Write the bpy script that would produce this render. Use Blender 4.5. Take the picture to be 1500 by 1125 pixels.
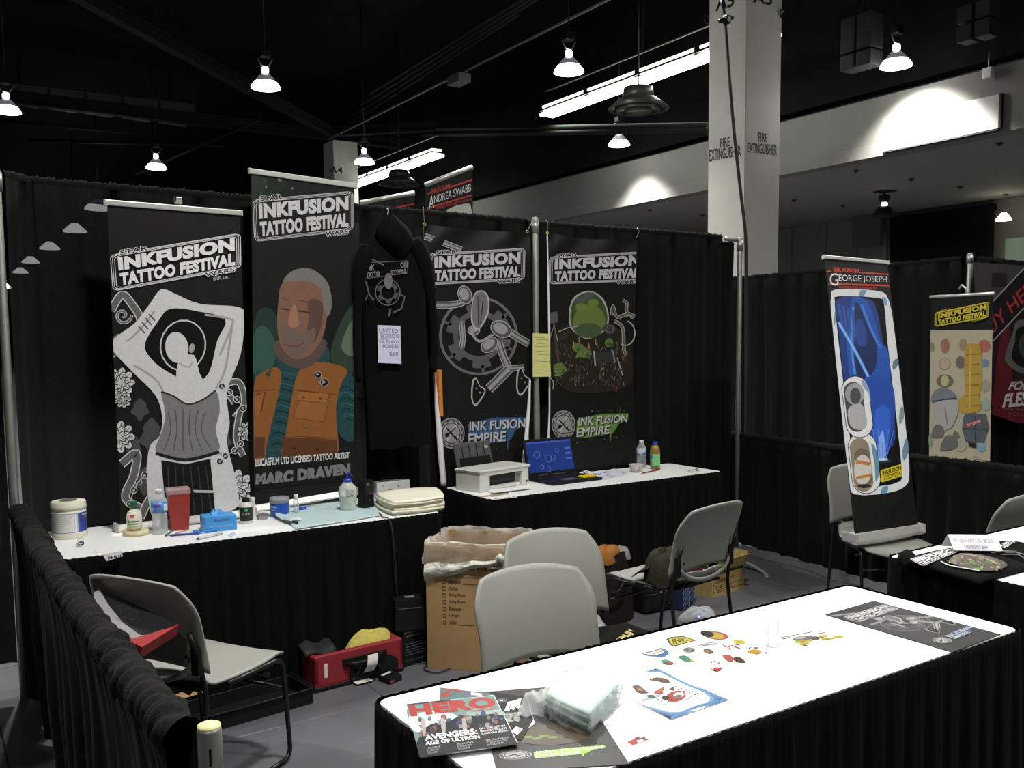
import bpy, bmesh, math, random
from mathutils import Vector, Matrix, geometry
for o in list(bpy.data.objects): bpy.data.objects.remove(o)
C = bpy.context.scene.collection
SC = bpy.context.scene
PI = math.pi
# ---------------------------------------------------------------- camera (measured from the vanishing points)
CX, CY, FPX, H = 750.0, 612.0, 1335.685, 1.65
RM = Matrix(((0.83720537, -0.05459149, 0.5441571), (-0.54679971, -0.06561597, 0.83468834), (-0.00986149, -0.9963505, -0.08478465)))
EYE = Vector((0, 0, H))
cam_data = bpy.data.cameras.new('camera'); cam = bpy.data.objects.new('camera', cam_data); C.objects.link(cam)
cam_data.sensor_width = 36.0; cam_data.lens = FPX / 1500 * 36.0
cam_data.shift_y = (CY - 562.5) / 1500.0; cam_data.clip_end = 300
m4 = Matrix.Identity(4)
for i in range(3):
    m4[i][0] = RM[i][0]; m4[i][1] = -RM[i][1]; m4[i][2] = -RM[i][2]; m4[i][3] = EYE[i]
cam.matrix_world = m4
SC.camera = cam
# ---------------------------------------------------------------- colour management, world
SC.view_settings.view_transform = 'Standard'; SC.view_settings.look = 'None'
SC.view_settings.gamma = 1.0; SC.view_settings.use_curve_mapping = False
SC.view_settings.exposure = 0.0
SC.cycles.use_denoising = True
SC.cycles.max_bounces = 8; SC.cycles.transparent_max_bounces = 16
SC.cycles.sample_clamp_indirect = 4.0
w = bpy.data.worlds.new('hall_air'); SC.world = w; w.use_nodes = True
w.node_tree.nodes['Background'].inputs[0].default_value = (0.75, 0.8, 0.85, 1)
w.node_tree.nodes['Background'].inputs[1].default_value = 0.016
# ---------------------------------------------------------------- hall lamps: area lights in the high-bay reflectors
LAMP_Z = 5.6
LAMPS = [(1.53, 18.0), (4.8, 22.0), (4.8, 14.3), (8.35, 11.17), (8.6, 19.1), (12.3, 14.75), (12.3, 8.44)]     # in view
LAMPS_OUT = [(1.4, 9.9), (4.8, 6.6), (1.5, 2.0), (4.9, -1.2), (8.4, 3.4), (-2.2, 6.0), (12.3, 1.0), (-2.0, -2.0)]          # same grid, above the frame
def area(loc, power, size, spread, col, sy=None):
    l = bpy.data.lights.new('hall_lamp_light', 'AREA'); l.energy = power; l.color = col
    l.shape = 'RECTANGLE' if sy else 'DISK'; l.size = size
    if sy: l.size_y = sy
    l.spread = math.radians(spread)
    o = bpy.data.objects.new('hall_lamp_light', l); o.location = loc; C.objects.link(o); return o
LAMP_POWER = 150; LAMP_COL = (1.0, 0.985, 0.93)
for x, y in LAMPS:
    lo = area((x, y, LAMP_Z - 0.03), LAMP_POWER * (2.0 if x > 12 else .5 if 8 < x < 8.5 else .7), 0.36, 100 if x > 12 else 130, LAMP_COL)
    if (x, y) == (12.3, 8.44): lo.rotation_euler = (0, -.42, 0)
for x, y in LAMPS_OUT: area((x, y, LAMP_Z - 0.03), LAMP_POWER * (1.35 if x < 8 and y > -1.5 else .35), 0.36, 150, LAMP_COL)
def glow_light(x, y, p):
    l = bpy.data.lights.new('reflector_glow_light', 'POINT'); l.energy = p; l.color = LAMP_COL; l.shadow_soft_size = .2
    o = bpy.data.objects.new('reflector_glow_light', l); o.location = (x, y, LAMP_Z - .3); C.objects.link(o)
for x, y in ((8.35, 11.17), (8.4, 3.4), (4.8, 6.6), (12.3, 8.44)): glow_light(x, y, 75 if (x, y) == (8.4, 3.4) else 50 if x < 9 else 18)
for x, y0, y1 in ((11.4, 10.0, 16.0), (11.4, 20.9, 26.1)): area((x, (y0 + y1) / 2, 6.3), 50, 0.3, 170, (0.95, 1.0, 0.93), y1 - y0)
area((16.2, 11.3, 3.98), 60, 0.3, 170, (1.0, 0.95, 0.95))

# ---------------------------------------------------------------- pixel <-> world measuring helpers
def ray(u, v): return RM @ Vector(((u - CX) / FPX, (v - CY) / FPX, 1.0))
def PZ(u, v, z): d = ray(u, v); return EYE + d * ((z - H) / d.z)
def PY(u, v, y): d = ray(u, v); return EYE + d * (y / d.y)
def PX(u, v, x): d = ray(u, v); return EYE + d * (x / d.x)
def depth(p): return (RM.transposed() @ (Vector(p) - EYE)).z
def wm(p, px): return px * depth(p) / FPX
def hz(base, u, v):
    d = ray(u, v); r = math.hypot(base[0], base[1]) / math.hypot(d.x, d.y); return H + d.z * r
def onplane(u, v, p0, n):
    d = ray(u, v); return EYE + d * ((Vector(p0) - EYE).dot(n) / d.dot(n))
# ---------------------------------------------------------------- materials
_M = {}
def mat(key, col=(.5, .5, .5), rough=.5, metal=0., var=.1, scale=30., bump=0., bscale=None, emit=0., film=0., sheen=0., glow=None, coat=0., spec=None):
    """procedural material: noise varies the colour a little, optional bump; film = clear plastic share"""
    if key in _M: return _M[key]
    m = bpy.data.materials.new(key); m.use_nodes = True; t = m.node_tree; N = t.nodes; L = t.links
    b = N['Principled BSDF']; out = N['Material Output']
    tc = N.new('ShaderNodeTexCoord'); nz = N.new('ShaderNodeTexNoise'); nz.inputs['Scale'].default_value = scale; nz.inputs['Detail'].default_value = 3
    L.new(tc.outputs['Object'], nz.inputs['Vector'])
    rp = N.new('ShaderNodeValToRGB'); L.new(nz.outputs['Fac'], rp.inputs['Fac'])
    rp.color_ramp.elements[0].position = .3; rp.color_ramp.elements[1].position = .7
    rp.color_ramp.elements[0].color = tuple(max(0, c * (1 - var)) for c in col[:3]) + (1,)
    rp.color_ramp.elements[1].color = tuple(min(1, c * (1 + var)) for c in col[:3]) + (1,)
    L.new(rp.outputs['Color'], b.inputs['Base Color'])
    b.inputs['Roughness'].default_value = rough; b.inputs['Metallic'].default_value = metal
    if sheen:
        b.inputs['Sheen Weight'].default_value = sheen; b.inputs['Sheen Roughness'].default_value = .45
    if spec is None and max(col[:3]) < .06 and not metal: spec = .2
    if spec is not None: b.inputs['Specular IOR Level'].default_value = spec
    if coat: b.inputs['Coat Weight'].default_value = coat
    if emit:
        b.inputs['Emission Color'].default_value = tuple((glow or col)[:3]) + (1,); b.inputs['Emission Strength'].default_value = emit
    if bump:
        n2 = N.new('ShaderNodeTexNoise'); n2.inputs['Scale'].default_value = bscale or scale * 3; n2.inputs['Detail'].default_value = 4
        L.new(tc.outputs['Object'], n2.inputs['Vector'])
        bp = N.new('ShaderNodeBump'); bp.inputs['Strength'].default_value = bump; bp.inputs['Distance'].default_value = .01
        L.new(n2.outputs['Fac'], bp.inputs['Height']); L.new(bp.outputs['Normal'], b.inputs['Normal'])
    if film:
        tr = N.new('ShaderNodeBsdfTransparent'); mx = N.new('ShaderNodeMixShader'); fr = N.new('ShaderNodeLayerWeight'); fr.inputs['Blend'].default_value = .35
        mr = N.new('ShaderNodeMapRange'); mr.inputs['To Min'].default_value = 1 - film; mr.inputs['To Max'].default_value = min(1, 1.6 - film)
        L.new(fr.outputs['Facing'], mr.inputs['Value']); L.new(mr.outputs['Result'], mx.inputs['Fac'])
        L.new(tr.outputs[0], mx.inputs[1]); L.new(b.outputs[0], mx.inputs[2]); L.new(mx.outputs[0], out.inputs['Surface'])
    _M[key] = m; return m
def ink(c, rough=.45):
    c = tuple(round(x, 3) for x in c)
    return mat('print_ink_%d_%d_%d_%d' % (c[0] * 255, c[1] * 255, c[2] * 255, rough * 100), c, rough, var=.05, scale=60)
def srgb(r, g, b):
    f = lambda x: (x / 255 / 12.92) if x <= 10 else ((x / 255 + .055) / 1.055) ** 2.4
    return (f(r), f(g), f(b))
def fabric_black(key, base=.011, sheen=.12, leak=0.):
    m = mat(key, (base, base, base * 1.02), .95, spec=.08, var=.35, scale=220, bump=.25, bscale=260, sheen=sheen)
    if leak and 'leak' not in m:
        m['leak'] = 1; t = m.node_tree; N = t.nodes; L = t.links
        tr = N.new('ShaderNodeBsdfTransparent'); mx = N.new('ShaderNodeMixShader'); mx.inputs['Fac'].default_value = leak
        L.new(N['Principled BSDF'].outputs[0], mx.inputs[1]); L.new(tr.outputs[0], mx.inputs[2]); L.new(mx.outputs[0], N['Material Output'].inputs['Surface'])
    return m
DRAPE = fabric_black('black_sheer_drape_cloth', .0075, .02, .028)
RAILD = fabric_black('black_side_drape_cloth', .0125, .03)
SKIRT = fabric_black('black_table_skirt_cloth', .0035, .012)
COTTON = fabric_black('black_cotton_jersey', .0045, .015)
ALU = mat('brushed_aluminium_tube', (.37, .38, .355), .42, .75, var=.08, scale=12, bump=.05)
ALUL = mat('bright_aluminium_rail', (.62, .62, .58), .35, .5, var=.05, scale=15)
GREYP = mat('grey_moulded_plastic', (.235, .24, .215), .5, var=.05, scale=350, bump=.12, bscale=500)
BLKM = mat('black_powder_coated_steel', (.012, .012, .013), .35, .3, var=.2, scale=80)
BLKP = mat('black_plastic', (.009, .009, .0095), .4, var=.15, scale=60, bump=.05)
WHITE = mat('white_vinyl_cover', (.86, .87, .87), .45, var=.02, scale=5, bump=.06, bscale=14)
PAPER = mat('white_paper', (.8, .8, .82), .7, var=.03, scale=20)
FILM = mat('clear_plastic_film', (.75, .78, .8), .12, var=.15, scale=18, bump=.5, bscale=28, film=.82)
PET = mat('clear_bottle_plastic', (.7, .74, .76), .08, var=.1, scale=25, bump=.3, bscale=40, film=.72)
VINYLB = mat('black_banner_vinyl', (.007, .007, .0065), .45, spec=.3, var=.2, scale=14, bump=.12, bscale=5)

# ---------------------------------------------------------------- mesh builder
class MB:
    def __init__(s): s.v = []; s.f = []; s.m = []; s.sm = []; s.mats = []
    def mi(s, m):
        if m not in s.mats: s.mats.append(m)
        return s.mats.index(m)
    def add(s, vs, fs, m, smooth=False, X=None):
        k = len(s.v); i = s.mi(m)
        s.v += [tuple(X @ Vector(v)) if X else tuple(v) for v in vs]
        for f in fs: s.f.append(tuple(k + a for a in f)); s.m.append(i); s.sm.append(smooth)
        return s
    def box(s, c, d, m, bev=0., X=None, seg=2):
        bm = bmesh.new(); bmesh.ops.create_cube(bm, size=1)
        for v in bm.verts: v.co = Vector((v.co.x * d[0], v.co.y * d[1], v.co.z * d[2])) + Vector(c)
        if bev: bmesh.ops.bevel(bm, geom=bm.edges[:], offset=min(bev, min(d) * .49), segments=seg, profile=.6, affect='EDGES')
        bm.verts.index_update()
        s.add([v.co.copy() for v in bm.verts], [[v.index for v in f.verts] for f in bm.faces], m, False, X); bm.free(); return s
    def tube(s, pts, r, m, seg=8, closed=False, X=None, flat=None, rs=None):
        pts = [Vector(p) for p in pts]; n = len(pts); vs = []; fs = []
        nrm = None
        for i, p in enumerate(pts):
            if closed: t = pts[(i + 1) % n] - pts[i - 1]
            else: t = pts[min(i + 1, n - 1)] - pts[max(i - 1, 0)]
            t.normalize()
            if nrm is None: nrm = t.orthogonal().normalized()
            nrm = (nrm - t * nrm.dot(t)).normalized(); b = t.cross(nrm)
            rr = rs[i] if rs else r
            for k in range(seg):
                a = 2 * PI * k / seg; vs.append(p + (nrm * math.cos(a) + b * math.sin(a) * (flat or 1)) * rr)
        for i in range(n if closed else n - 1):
            j = (i + 1) % n
            for k in range(seg): fs.append((i * seg + k, i * seg + (k + 1) % seg, j * seg + (k + 1) % seg, j * seg + k))
        if not closed: fs += [tuple(reversed(range(seg))), tuple((n - 1) * seg + k for k in range(seg))]
        return s.add(vs, fs, m, True, X)
    def lathe(s, prof, c, m, seg=24, X=None, sx=1., sy=1., smooth=True):
        vs = []; fs = []; n = len(prof)
        for r, z in prof:
            for k in range(seg):
                a = 2 * PI * k / seg; vs.append((c[0] + math.cos(a) * r * sx, c[1] + math.sin(a) * r * sy, c[2] + z))
        for i in range(n - 1):
            for k in range(seg): fs.append((i * seg + k, i * seg + (k + 1) % seg, (i + 1) * seg + (k + 1) % seg, (i + 1) * seg + k))
        if prof[0][0] > 1e-4: fs.append(tuple(reversed(range(seg))))
        if prof[-1][0] > 1e-4: fs.append(tuple((n - 1) * seg + k for k in range(seg)))
        return s.add(vs, fs, m, smooth, X)
    def grid(s, nu, nv, fn, m, X=None, smooth=True):
        vs = [fn(i / nu, j / nv) for j in range(nv + 1) for i in range(nu + 1)]
        fs = [(j * (nu + 1) + i, j * (nu + 1) + i + 1, (j + 1) * (nu + 1) + i + 1, (j + 1) * (nu + 1) + i) for j in range(nv) for i in range(nu)]
        return s.add(vs, fs, m, smooth, X)
    def shell(s, nu, nv, fn, th, m, X=None, m2=None):
        """closed sheet of thickness th around surface fn"""
        P = [[Vector(fn(i / nu, j / nv)) for i in range(nu + 1)] for j in range(nv + 1)]
        Nn = []
        for j in range(nv + 1):
            row = []
            for i in range(nu + 1):
                du = P[j][min(i + 1, nu)] - P[j][max(i - 1, 0)]; dv = P[min(j + 1, nv)][i] - P[max(j - 1, 0)][i]
                q = du.cross(dv); row.append(q.normalized() if q.length > 1e-9 else Vector((0, 0, 1)))
            Nn.append(row)
        a = [P[j][i] + Nn[j][i] * th / 2 for j in range(nv + 1) for i in range(nu + 1)]
        b = [P[j][i] - Nn[j][i] * th / 2 for j in range(nv + 1) for i in range(nu + 1)]
        W = nu + 1; K = W * (nv + 1); top = []; bot = []; rim = []
        for j in range(nv):
            for i in range(nu):
                q = (j * W + i, j * W + i + 1, (j + 1) * W + i + 1, (j + 1) * W + i); top.append(q); bot.append(tuple(K + x for x in reversed(q)))
        edge = [i for i in range(W)] + [j * W + nu for j in range(1, nv + 1)] + [nv * W + i for i in range(nu - 1, -1, -1)] + [j * W for j in range(nv - 1, 0, -1)]
        for k in range(len(edge)):
            e, f = edge[k], edge[(k + 1) % len(edge)]; rim.append((f, e, K + e, K + f))
        if m2 and m2 is not m:
            s.add(a, top, m, True, X); s.add(b, [tuple(x - K for x in q) for q in bot], m2, True, X); s.add(a + b, rim, m, True, X)
        else: s.add(a + b, top + bot + rim, m, True, X)
        return s
    def prism(s, poly, z0, z1, m, X=None, bev=0.):
        n = len(poly); vs = [(p[0], p[1], z0) for p in poly] + [(p[0], p[1], z1) for p in poly]
        fs = [tuple(reversed(range(n))), tuple(range(n, 2 * n))] + [(i, (i + 1) % n, n + (i + 1) % n, n + i) for i in range(n)]
        if bev:
            bm = bmesh.new(); V = [bm.verts.new(v) for v in vs]
            for f in fs: bm.faces.new([V[i] for i in f])
            bm.edges.index_update()
            bmesh.ops.bevel(bm, geom=bm.edges[:], offset=bev, segments=2, profile=.6, affect='EDGES'); bm.verts.index_update()
            s.add([v.co.copy() for v in bm.verts], [[v.index for v in f.verts] for f in bm.faces], m, False, X); bm.free(); return s
        return s.add(vs, fs, m, False, X)
    def quadslab(s, q, n, th, m):
        """four world corners, thickness th along -n"""
        q = [Vector(p) for p in q]; n = Vector(n); b = [p - n * th for p in q]
        return s.add(q + b, [(0, 1, 2, 3), (7, 6, 5, 4), (0, 4, 5, 1), (1, 5, 6, 2), (2, 6, 7, 3), (3, 7, 4, 0)], m)
    def build(s, name, root=None, world=True, label=None, mods=None):
        me = bpy.data.meshes.new(name)
        off = Vector((0, 0, 0)); q = root if world else None
        while q is not None: off += Vector(q.location); q = q.parent
        me.from_pydata([Vector(v) - off for v in s.v], [], s.f)
        for m in s.mats: me.materials.append(m)
        me.polygons.foreach_set('material_index', s.m); me.polygons.foreach_set('use_smooth', s.sm)
        me.update(); me.validate()
        o = bpy.data.objects.new(name, me); C.objects.link(o)
        if root is not None: o.parent = root
        if label: o['label'] = label
        return o
    def solo(s, name, label, cat, loc, group=None, kind=None):
        loc = Vector(loc)
        s.v = [tuple(Vector(v) - loc) for v in s.v]
        o = s.build(name); o.location = loc
        if kind: o['kind'] = kind
        if kind != 'structure':
            o['label'] = label; o['category'] = cat
        if group: o['group'] = group
        return o
    def localsolo(s, name, label, cat, loc, rotz=0, group=None):
        o = s.build(name); o.location = Vector(loc); o.rotation_euler = (0, 0, rotz); o['label'] = label; o['category'] = cat
        if group: o['group'] = group
        return o
def thing(name, label, cat, loc=(0, 0, 0), rotz=0, group=None, kind=None):
    o = bpy.data.objects.new(name, None); o.empty_display_size = .05; C.objects.link(o)
    o.location = Vector(loc); o.rotation_euler = (0, 0, rotz)
    if kind: o['kind'] = kind
    else: o['label'] = label; o['category'] = cat
    if group: o['group'] = group
    return o
def dup(src, loc, rotz=0, label=None, group=None, scale=None):
    def cp(o, par):
        c = o.copy(); C.objects.link(c); c.parent = par
        for ch in [x for x in o.children]: cp(ch, c)
        return c
    r = cp(src, None); r.location = Vector(loc); r.rotation_euler = (0, 0, rotz)
    if label: r['label'] = label
    if group: r['group'] = group
    if scale: r.scale = scale
    return r
def struct(mb, name, root=None):
    o = mb.build(name, root)
    if root is None: o['kind'] = 'structure'
    return o
def cr(pts, n=6, closed=True):
    """catmull-rom through 2-D or 3-D points"""
    P = [Vector(p) for p in pts]; K = len(P); out = []
    for i in range(K if closed else K - 1):
        a, b, c, d = (P[(i - 1) % K], P[i], P[(i + 1) % K], P[(i + 2) % K]) if closed else (P[max(i - 1, 0)], P[i], P[i + 1], P[min(i + 2, K - 1)])
        for k in range(n):
            t = k / n; out.append(.5 * ((2 * b) + (c - a) * t + (2 * a - 5 * b + 4 * c - d) * t * t + (3 * b - a - 3 * c + d) * t ** 3))
    if not closed: out.append(P[-1])
    return out
def fillet(pts, r, n=5):
    P = [Vector(p) for p in pts]; out = [P[0]]
    for i in range(1, len(P) - 1):
        a = (P[i - 1] - P[i]); b = (P[i + 1] - P[i]); ra = min(r, a.length * .45); rb = min(r, b.length * .45)
        p0 = P[i] + a.normalized() * ra; p1 = P[i] + b.normalized() * rb
        for k in range(n + 1):
            t = k / n; out.append((1 - t) ** 2 * p0 + 2 * t * (1 - t) * P[i] + t * t * p1)
    return out + [P[-1]]
# ---------------------------------------------------------------- text and flat print
_T = {}
def glyphs(s, bold=.0):
    if (s, bold) in _T: return _T[(s, bold)]
    cu = bpy.data.curves.new('t', 'FONT'); cu.body = s; cu.offset = bold; cu.space_character = 1 + max(0, bold - .03) * 2.2; cu.resolution_u = 3; cu.fill_mode = 'FRONT'
    o = bpy.data.objects.new('t', cu); me = bpy.data.meshes.new_from_object(o)
    vs = [(v.co.x, v.co.y) for v in me.vertices]; fs = [tuple(p.vertices) for p in me.polygons]
    bpy.data.objects.remove(o); bpy.data.curves.remove(cu); bpy.data.meshes.remove(me)
    x0 = min(v[0] for v in vs); x1 = max(v[0] for v in vs); y0 = min(v[1] for v in vs); y1 = max(v[1] for v in vs)
    r = ([((x - x0) / (x1 - x0), (y - y0) / (y1 - y0)) for x, y in vs], fs); _T[(s, bold)] = r; return r
def bil(q, u, v):
    """q = TL,TR,BR,BL ; u right, v down"""
    return Vector(q[0]) * (1 - u) * (1 - v) + Vector(q[1]) * u * (1 - v) + Vector(q[2]) * u * v + Vector(q[3]) * (1 - u) * v
class Art:
    """flat print lying on a real plane; shapes are given as measured picture points and land on that plane"""
    def __init__(s, p0, n, step=.00003, base=.0006, mapf=None):
        s.p0 = Vector(p0); s.n = Vector(n).normalized(); s.k = 0; s.step = step; s.base = base; s.mb = MB(); s.mapf = mapf; s.off = (0, 0); s.gain = 1.
    def ink(s, c, rough=.45): return ink(tuple(x * (s.gain if max(c) < .56 or max(c) - min(c) > .1 else 1) for x in c), rough)
    def P(s, p, k=None):
        h = s.base + (s.k if k is None else k) * s.step
        if s.mapf: return s.mapf(p[0], p[1]) + s.n * h
        return onplane(p[0] + s.off[0], p[1] + s.off[1], s.p0 + s.n * h, s.n)
    def nxt(s): s.k += 1; return s
    def poly(s, pts, c, smooth=0, rough=.45):
        if smooth: pts = cr(pts, smooth)
        pts = [Vector((p[0], p[1], 0)) for p in pts]
        tr = geometry.tessellate_polygon([pts]); vs = [s.P(p) for p in pts]
        s.mb.add(vs, s.fix(vs, tr), s.ink(c, rough)); s.k += 1; return s
    def fix(s, vs, fs):
        out = []
        for f in fs:
            a, b, c = vs[f[0]], vs[f[1]], vs[f[2]]
            out.append(tuple(f) if (b - a).cross(c - a).dot(s.n) >= 0 else tuple(reversed(f)))
        return out
    def ell(s, cx, cy, rx, ry, c, rot=0, n=20, rough=.45):
        a = math.radians(rot); return s.poly([(cx + rx * math.cos(t) * math.cos(a) - ry * math.sin(t) * math.sin(a), cy + rx * math.cos(t) * math.sin(a) + ry * math.sin(t) * math.cos(a)) for t in [2 * PI * i / n for i in range(n)]], c, rough=rough)
    def line(s, pts, wd, c, closed=False, smooth=0):
        if smooth: pts = cr(pts, smooth, closed)
        P = [Vector((p[0], p[1])) for p in pts]; n = len(P); L = []; Rr = []
        for i in range(n):
            t = (P[(i + 1) % n] - P[i - 1]) if closed else (P[min(i + 1, n - 1)] - P[max(i - 1, 0)])
            if t.length < 1e-6: t = Vector((1, 0))
            t.normalize(); q = Vector((-t.y, t.x)) * wd / 2; L.append(P[i] + q); Rr.append(P[i] - q)
        vs = [s.P(p) for p in L + Rr]
        fs = [(i, (i + 1) % n, n + (i + 1) % n, n + i) for i in range(n if closed else n - 1)]
        s.mb.add(vs, s.fix(vs, fs), s.ink(c)); s.k += 1; return s
    def ring(s, cx, cy, rx, ry, wd, c, a0=0, a1=360, rot=0, n=28):
        r = math.radians(rot); k = max(3, int(n * abs(a1 - a0) / 360)); full = abs(a1 - a0) >= 360
        pts = []
        for i in range(k if full else k + 1):
            t = math.radians(a0 + (a1 - a0) * i / k); pts.append((cx + rx * math.cos(t) * math.cos(r) - ry * math.sin(t) * math.sin(r), cy + rx * math.cos(t) * math.sin(r) + ry * math.sin(t) * math.cos(r)))
        return s.line(pts, wd, c, closed=full)
    def text(s, st, q, c, bold=.0, box=(0, 0, 1, 1), rough=.45):
        g, fs = glyphs(st, bold); vs = []
        for x, y in g: vs.append(s.P(bil(q, box[0] + x * (box[2] - box[0]), box[3] - y * (box[3] - box[1]))))
        s.mb.add(vs, s.fix(vs, fs) if fs else [], s.ink(c, rough)); s.k += 1; return s
    def rect(s, x0, y0, x1, y1, c): return s.poly([(x0, y0), (x1, y0), (x1, y1), (x0, y1)], c)
    def build(s, name, root, label=None, clip=None):
        o = s.mb.build(name, root, world=True, label=label)
        if clip:
            bm = bmesh.new(); bm.from_mesh(o.data); off = Vector(root.location)
            for pc, pn in clip:
                bmesh.ops.bisect_plane(bm, geom=bm.verts[:] + bm.edges[:] + bm.faces[:], plane_co=Vector(pc) - off, plane_no=Vector(pn), clear_outer=True)
            bm.to_mesh(o.data); bm.free()
        return o
def rrect(q, r, n=5):
    """rounded rectangle in the unit square mapped through quad q; r = (ru, rv)"""
    out = []
    for cx, cy, a0 in ((1 - r[0], r[1], -90), (1 - r[0], 1 - r[1], 0), (r[0], 1 - r[1], 90), (r[0], r[1], 180)):
        for k in range(n + 1):
            a = math.radians(a0 + 90 * k / n); out.append(bil(q, cx + r[0] * math.cos(a), cy + r[1] * math.sin(a)))
    return out
def inset(q, e, f=None):
    f = e if f is None else f; return [bil(q, e, f), bil(q, 1 - e, f), bil(q, 1 - e, 1 - f), bil(q, e, 1 - f)]
def festival_logo(a, q, c=(.62, .62, .6), dark=(.012, .012, .012), lw=1.0, small=True, fill=False):
    if fill: a.poly(rrect(q, (.07, .12)), dark)
    for e, wd in ((0, lw), (.014, lw * .8), (.03, lw * .8)):
        a.line(rrect(inset(q, e, e * 1.9), (.06, .1)), wd, c, closed=True); a.k -= 1
    a.k += 1
    a.text('INKFUSION', q, c, .062, (.055, .10, .955, .475))
    a.text('TATTOO FESTIVAL', q, c, .06, (.06, .54, .955, .90))
    if small:
        for st, b in (('STAR', (.075, -.085, .29, .045)), ('WARS', (.72, .955, .95, 1.085))):
            a.text(st, q, c, .11, (b[0] - .008, b[1] - .012, b[2] + .008, b[3] + .012)); a.text(st, q, dark, .02, b)
def emblem(a, cx, cy, r, ry, rot=0):
    a.ell(cx, cy, r, ry, (.33, .33, .33)); a.ell(cx, cy, r * .93, ry * .93, (.05, .05, .05)); a.ell(cx, cy, r * .86, ry * .86, (.3, .3, .31))
    for k in range(12):
        a.ring(cx, cy, r * .80, ry * .80, r * .09, (.04, .04, .04), k * 30 + 4, k * 30 + 20, n=24); a.k -= 1
    a.k += 1
    a.ell(cx, cy, r * .70, ry * .70, (.02, .02, .02)); a.ell(cx, cy, r * .64, ry * .64, (.27, .27, .28))
    for k in range(4):
        t = k * PI / 2 + .4; a.poly([(cx, cy), (cx + r * .62 * math.cos(t), cy + ry * .62 * math.sin(t)), (cx + r * .62 * math.cos(t + .5), cy + ry * .62 * math.sin(t + .5))], (.45, .45, .46)); a.k -= 1
    a.k += 1
    a.line([(cx - r * .42, cy + ry * .3), (cx + r * .35, cy - ry * .38)], r * .09, (.01, .01, .01))
    a.line([(cx - r * .38, cy - ry * .34), (cx + r * .45, cy + ry * .42)], r * .12, (.01, .01, .01))
    a.ell(cx - r * .3, cy + ry * .12, r * .16, ry * .14, (.01, .01, .01)); a.ell(cx + r * .3, cy + ry * .27, r * .09, ry * .1, (.01, .01, .01), 40)
def splat(a, q, c, seed=1):
    rnd = random.Random(seed)
    a.poly([bil(q, u, v) for u, v in ((-.03, .42), (-.02, .12), (.2, .0), (.5, -.08), (.75, -.05), (1.0, .0), (1.02, .3), (.85, .5), (.78, .8), (.7, 1.02), (.4, 1.05), (.1, 1.08), (-.03, .85))], c, smooth=3)
    for k in range(14):
        u, v = rnd.uniform(-.1, 1.05), rnd.choice([rnd.uniform(-.3, -.1), rnd.uniform(1.1, 1.35)]); p = bil(q, u, v); a.ell(p.x, p.y, rnd.uniform(.5, 1.4), rnd.uniform(.5, 1.4), c, n=7); a.k -= 1
    a.k += 1
    p = bil(q, .7, 1.0); p2 = bil(q, .7, 1.4); a.line([p, p2], 1.6, c)
# ================================================================ SETTING
CONC = mat('grey_sealed_concrete', (.095, .097, .108), .42, var=.16, scale=2.2, bump=.06, bscale=9)
def scuffed(m):
    t = m.node_tree; N = t.nodes; L = t.links; b = N['Principled BSDF']
    src = b.inputs['Base Color'].links[0].from_socket
    mp = N.new('ShaderNodeMapping'); tc = N.new('ShaderNodeTexCoord'); mp.inputs['Rotation'].default_value = (0, 0, .35); mp.inputs['Scale'].default_value = (1.2, 22, 1)
    nz = N.new('ShaderNodeTexNoise'); nz.inputs['Scale'].default_value = 2.2; nz.inputs['Detail'].default_value = 6
    rp = N.new('ShaderNodeValToRGB'); rp.color_ramp.elements[0].position = .66; rp.color_ramp.elements[1].position = .75
    mx = N.new('ShaderNodeMix'); mx.data_type = 'RGBA'; mx.inputs[7].default_value = (.26, .26, .28, 1)
    L.new(tc.outputs['Object'], mp.inputs[0]); L.new(mp.outputs[0], nz.inputs['Vector']); L.new(nz.outputs['Fac'], rp.inputs[0]); L.new(rp.outputs[0], mx.inputs[0]); L.new(src, mx.inputs[6]); L.new(mx.outputs[2], b.inputs['Base Color'])
scuffed(CONC)
DARKC = mat('black_painted_deck', (.007, .007, .0075), .9, spec=.1, var=.25, scale=2)
WALLP = mat('off_white_painted_drywall', (.16, .16, .142), .75, var=.03, scale=3)
SOFF = mat('grey_plaster_ceiling', (.24, .23, .215), .8, var=.04, scale=4)
PANELG = mat('grey_wall_panel', (.19, .19, .165), .7, var=.04, scale=3)
floor = thing('floor', '', '', (0, 0, 0), kind='structure')
sub = MB().box((2, 30, -.06), (44, 90, .1), CONC); sub.build('subfloor', floor)
slab0 = None
for i in range(6):
    for j in range(5):
        x = -1.3 + 1.52 * i + .76; y = .7 + 1.52 * j + .76
        if slab0 is None:
            slab0 = MB().box((0, 0, -.005), (1.517, 1.517, .01), CONC, .002, seg=1).build('slab'); s = slab0
        else: s = slab0.copy(); C.objects.link(s)
        s.parent = floor; s.location = (x, y, 0)
struct(MB().box((-.5, 30, 9.1), (27.4, 90, .2), DARKC), 'ceiling')
struct(MB().box((-14.1, 30, 4.5), (.2, 90, 9), DARKC), 'wall_left')
struct(MB().box((2, 75, 4.5), (40, .2, 9), DARKC), 'wall_back')
struct(MB().box((13.35, 30, 7.3), (.3, 90, 3.4), DARKC), 'wall_right_upper')
wf = MB().box((13.15, 30, 4.97), (.3, 90, .92), WALLP)
struct(wf, 'wall_right')
struct(MB().box((16.3, 30, 4.61), (6.6, 90, .2), SOFF), 'ceiling_lower')
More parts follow.
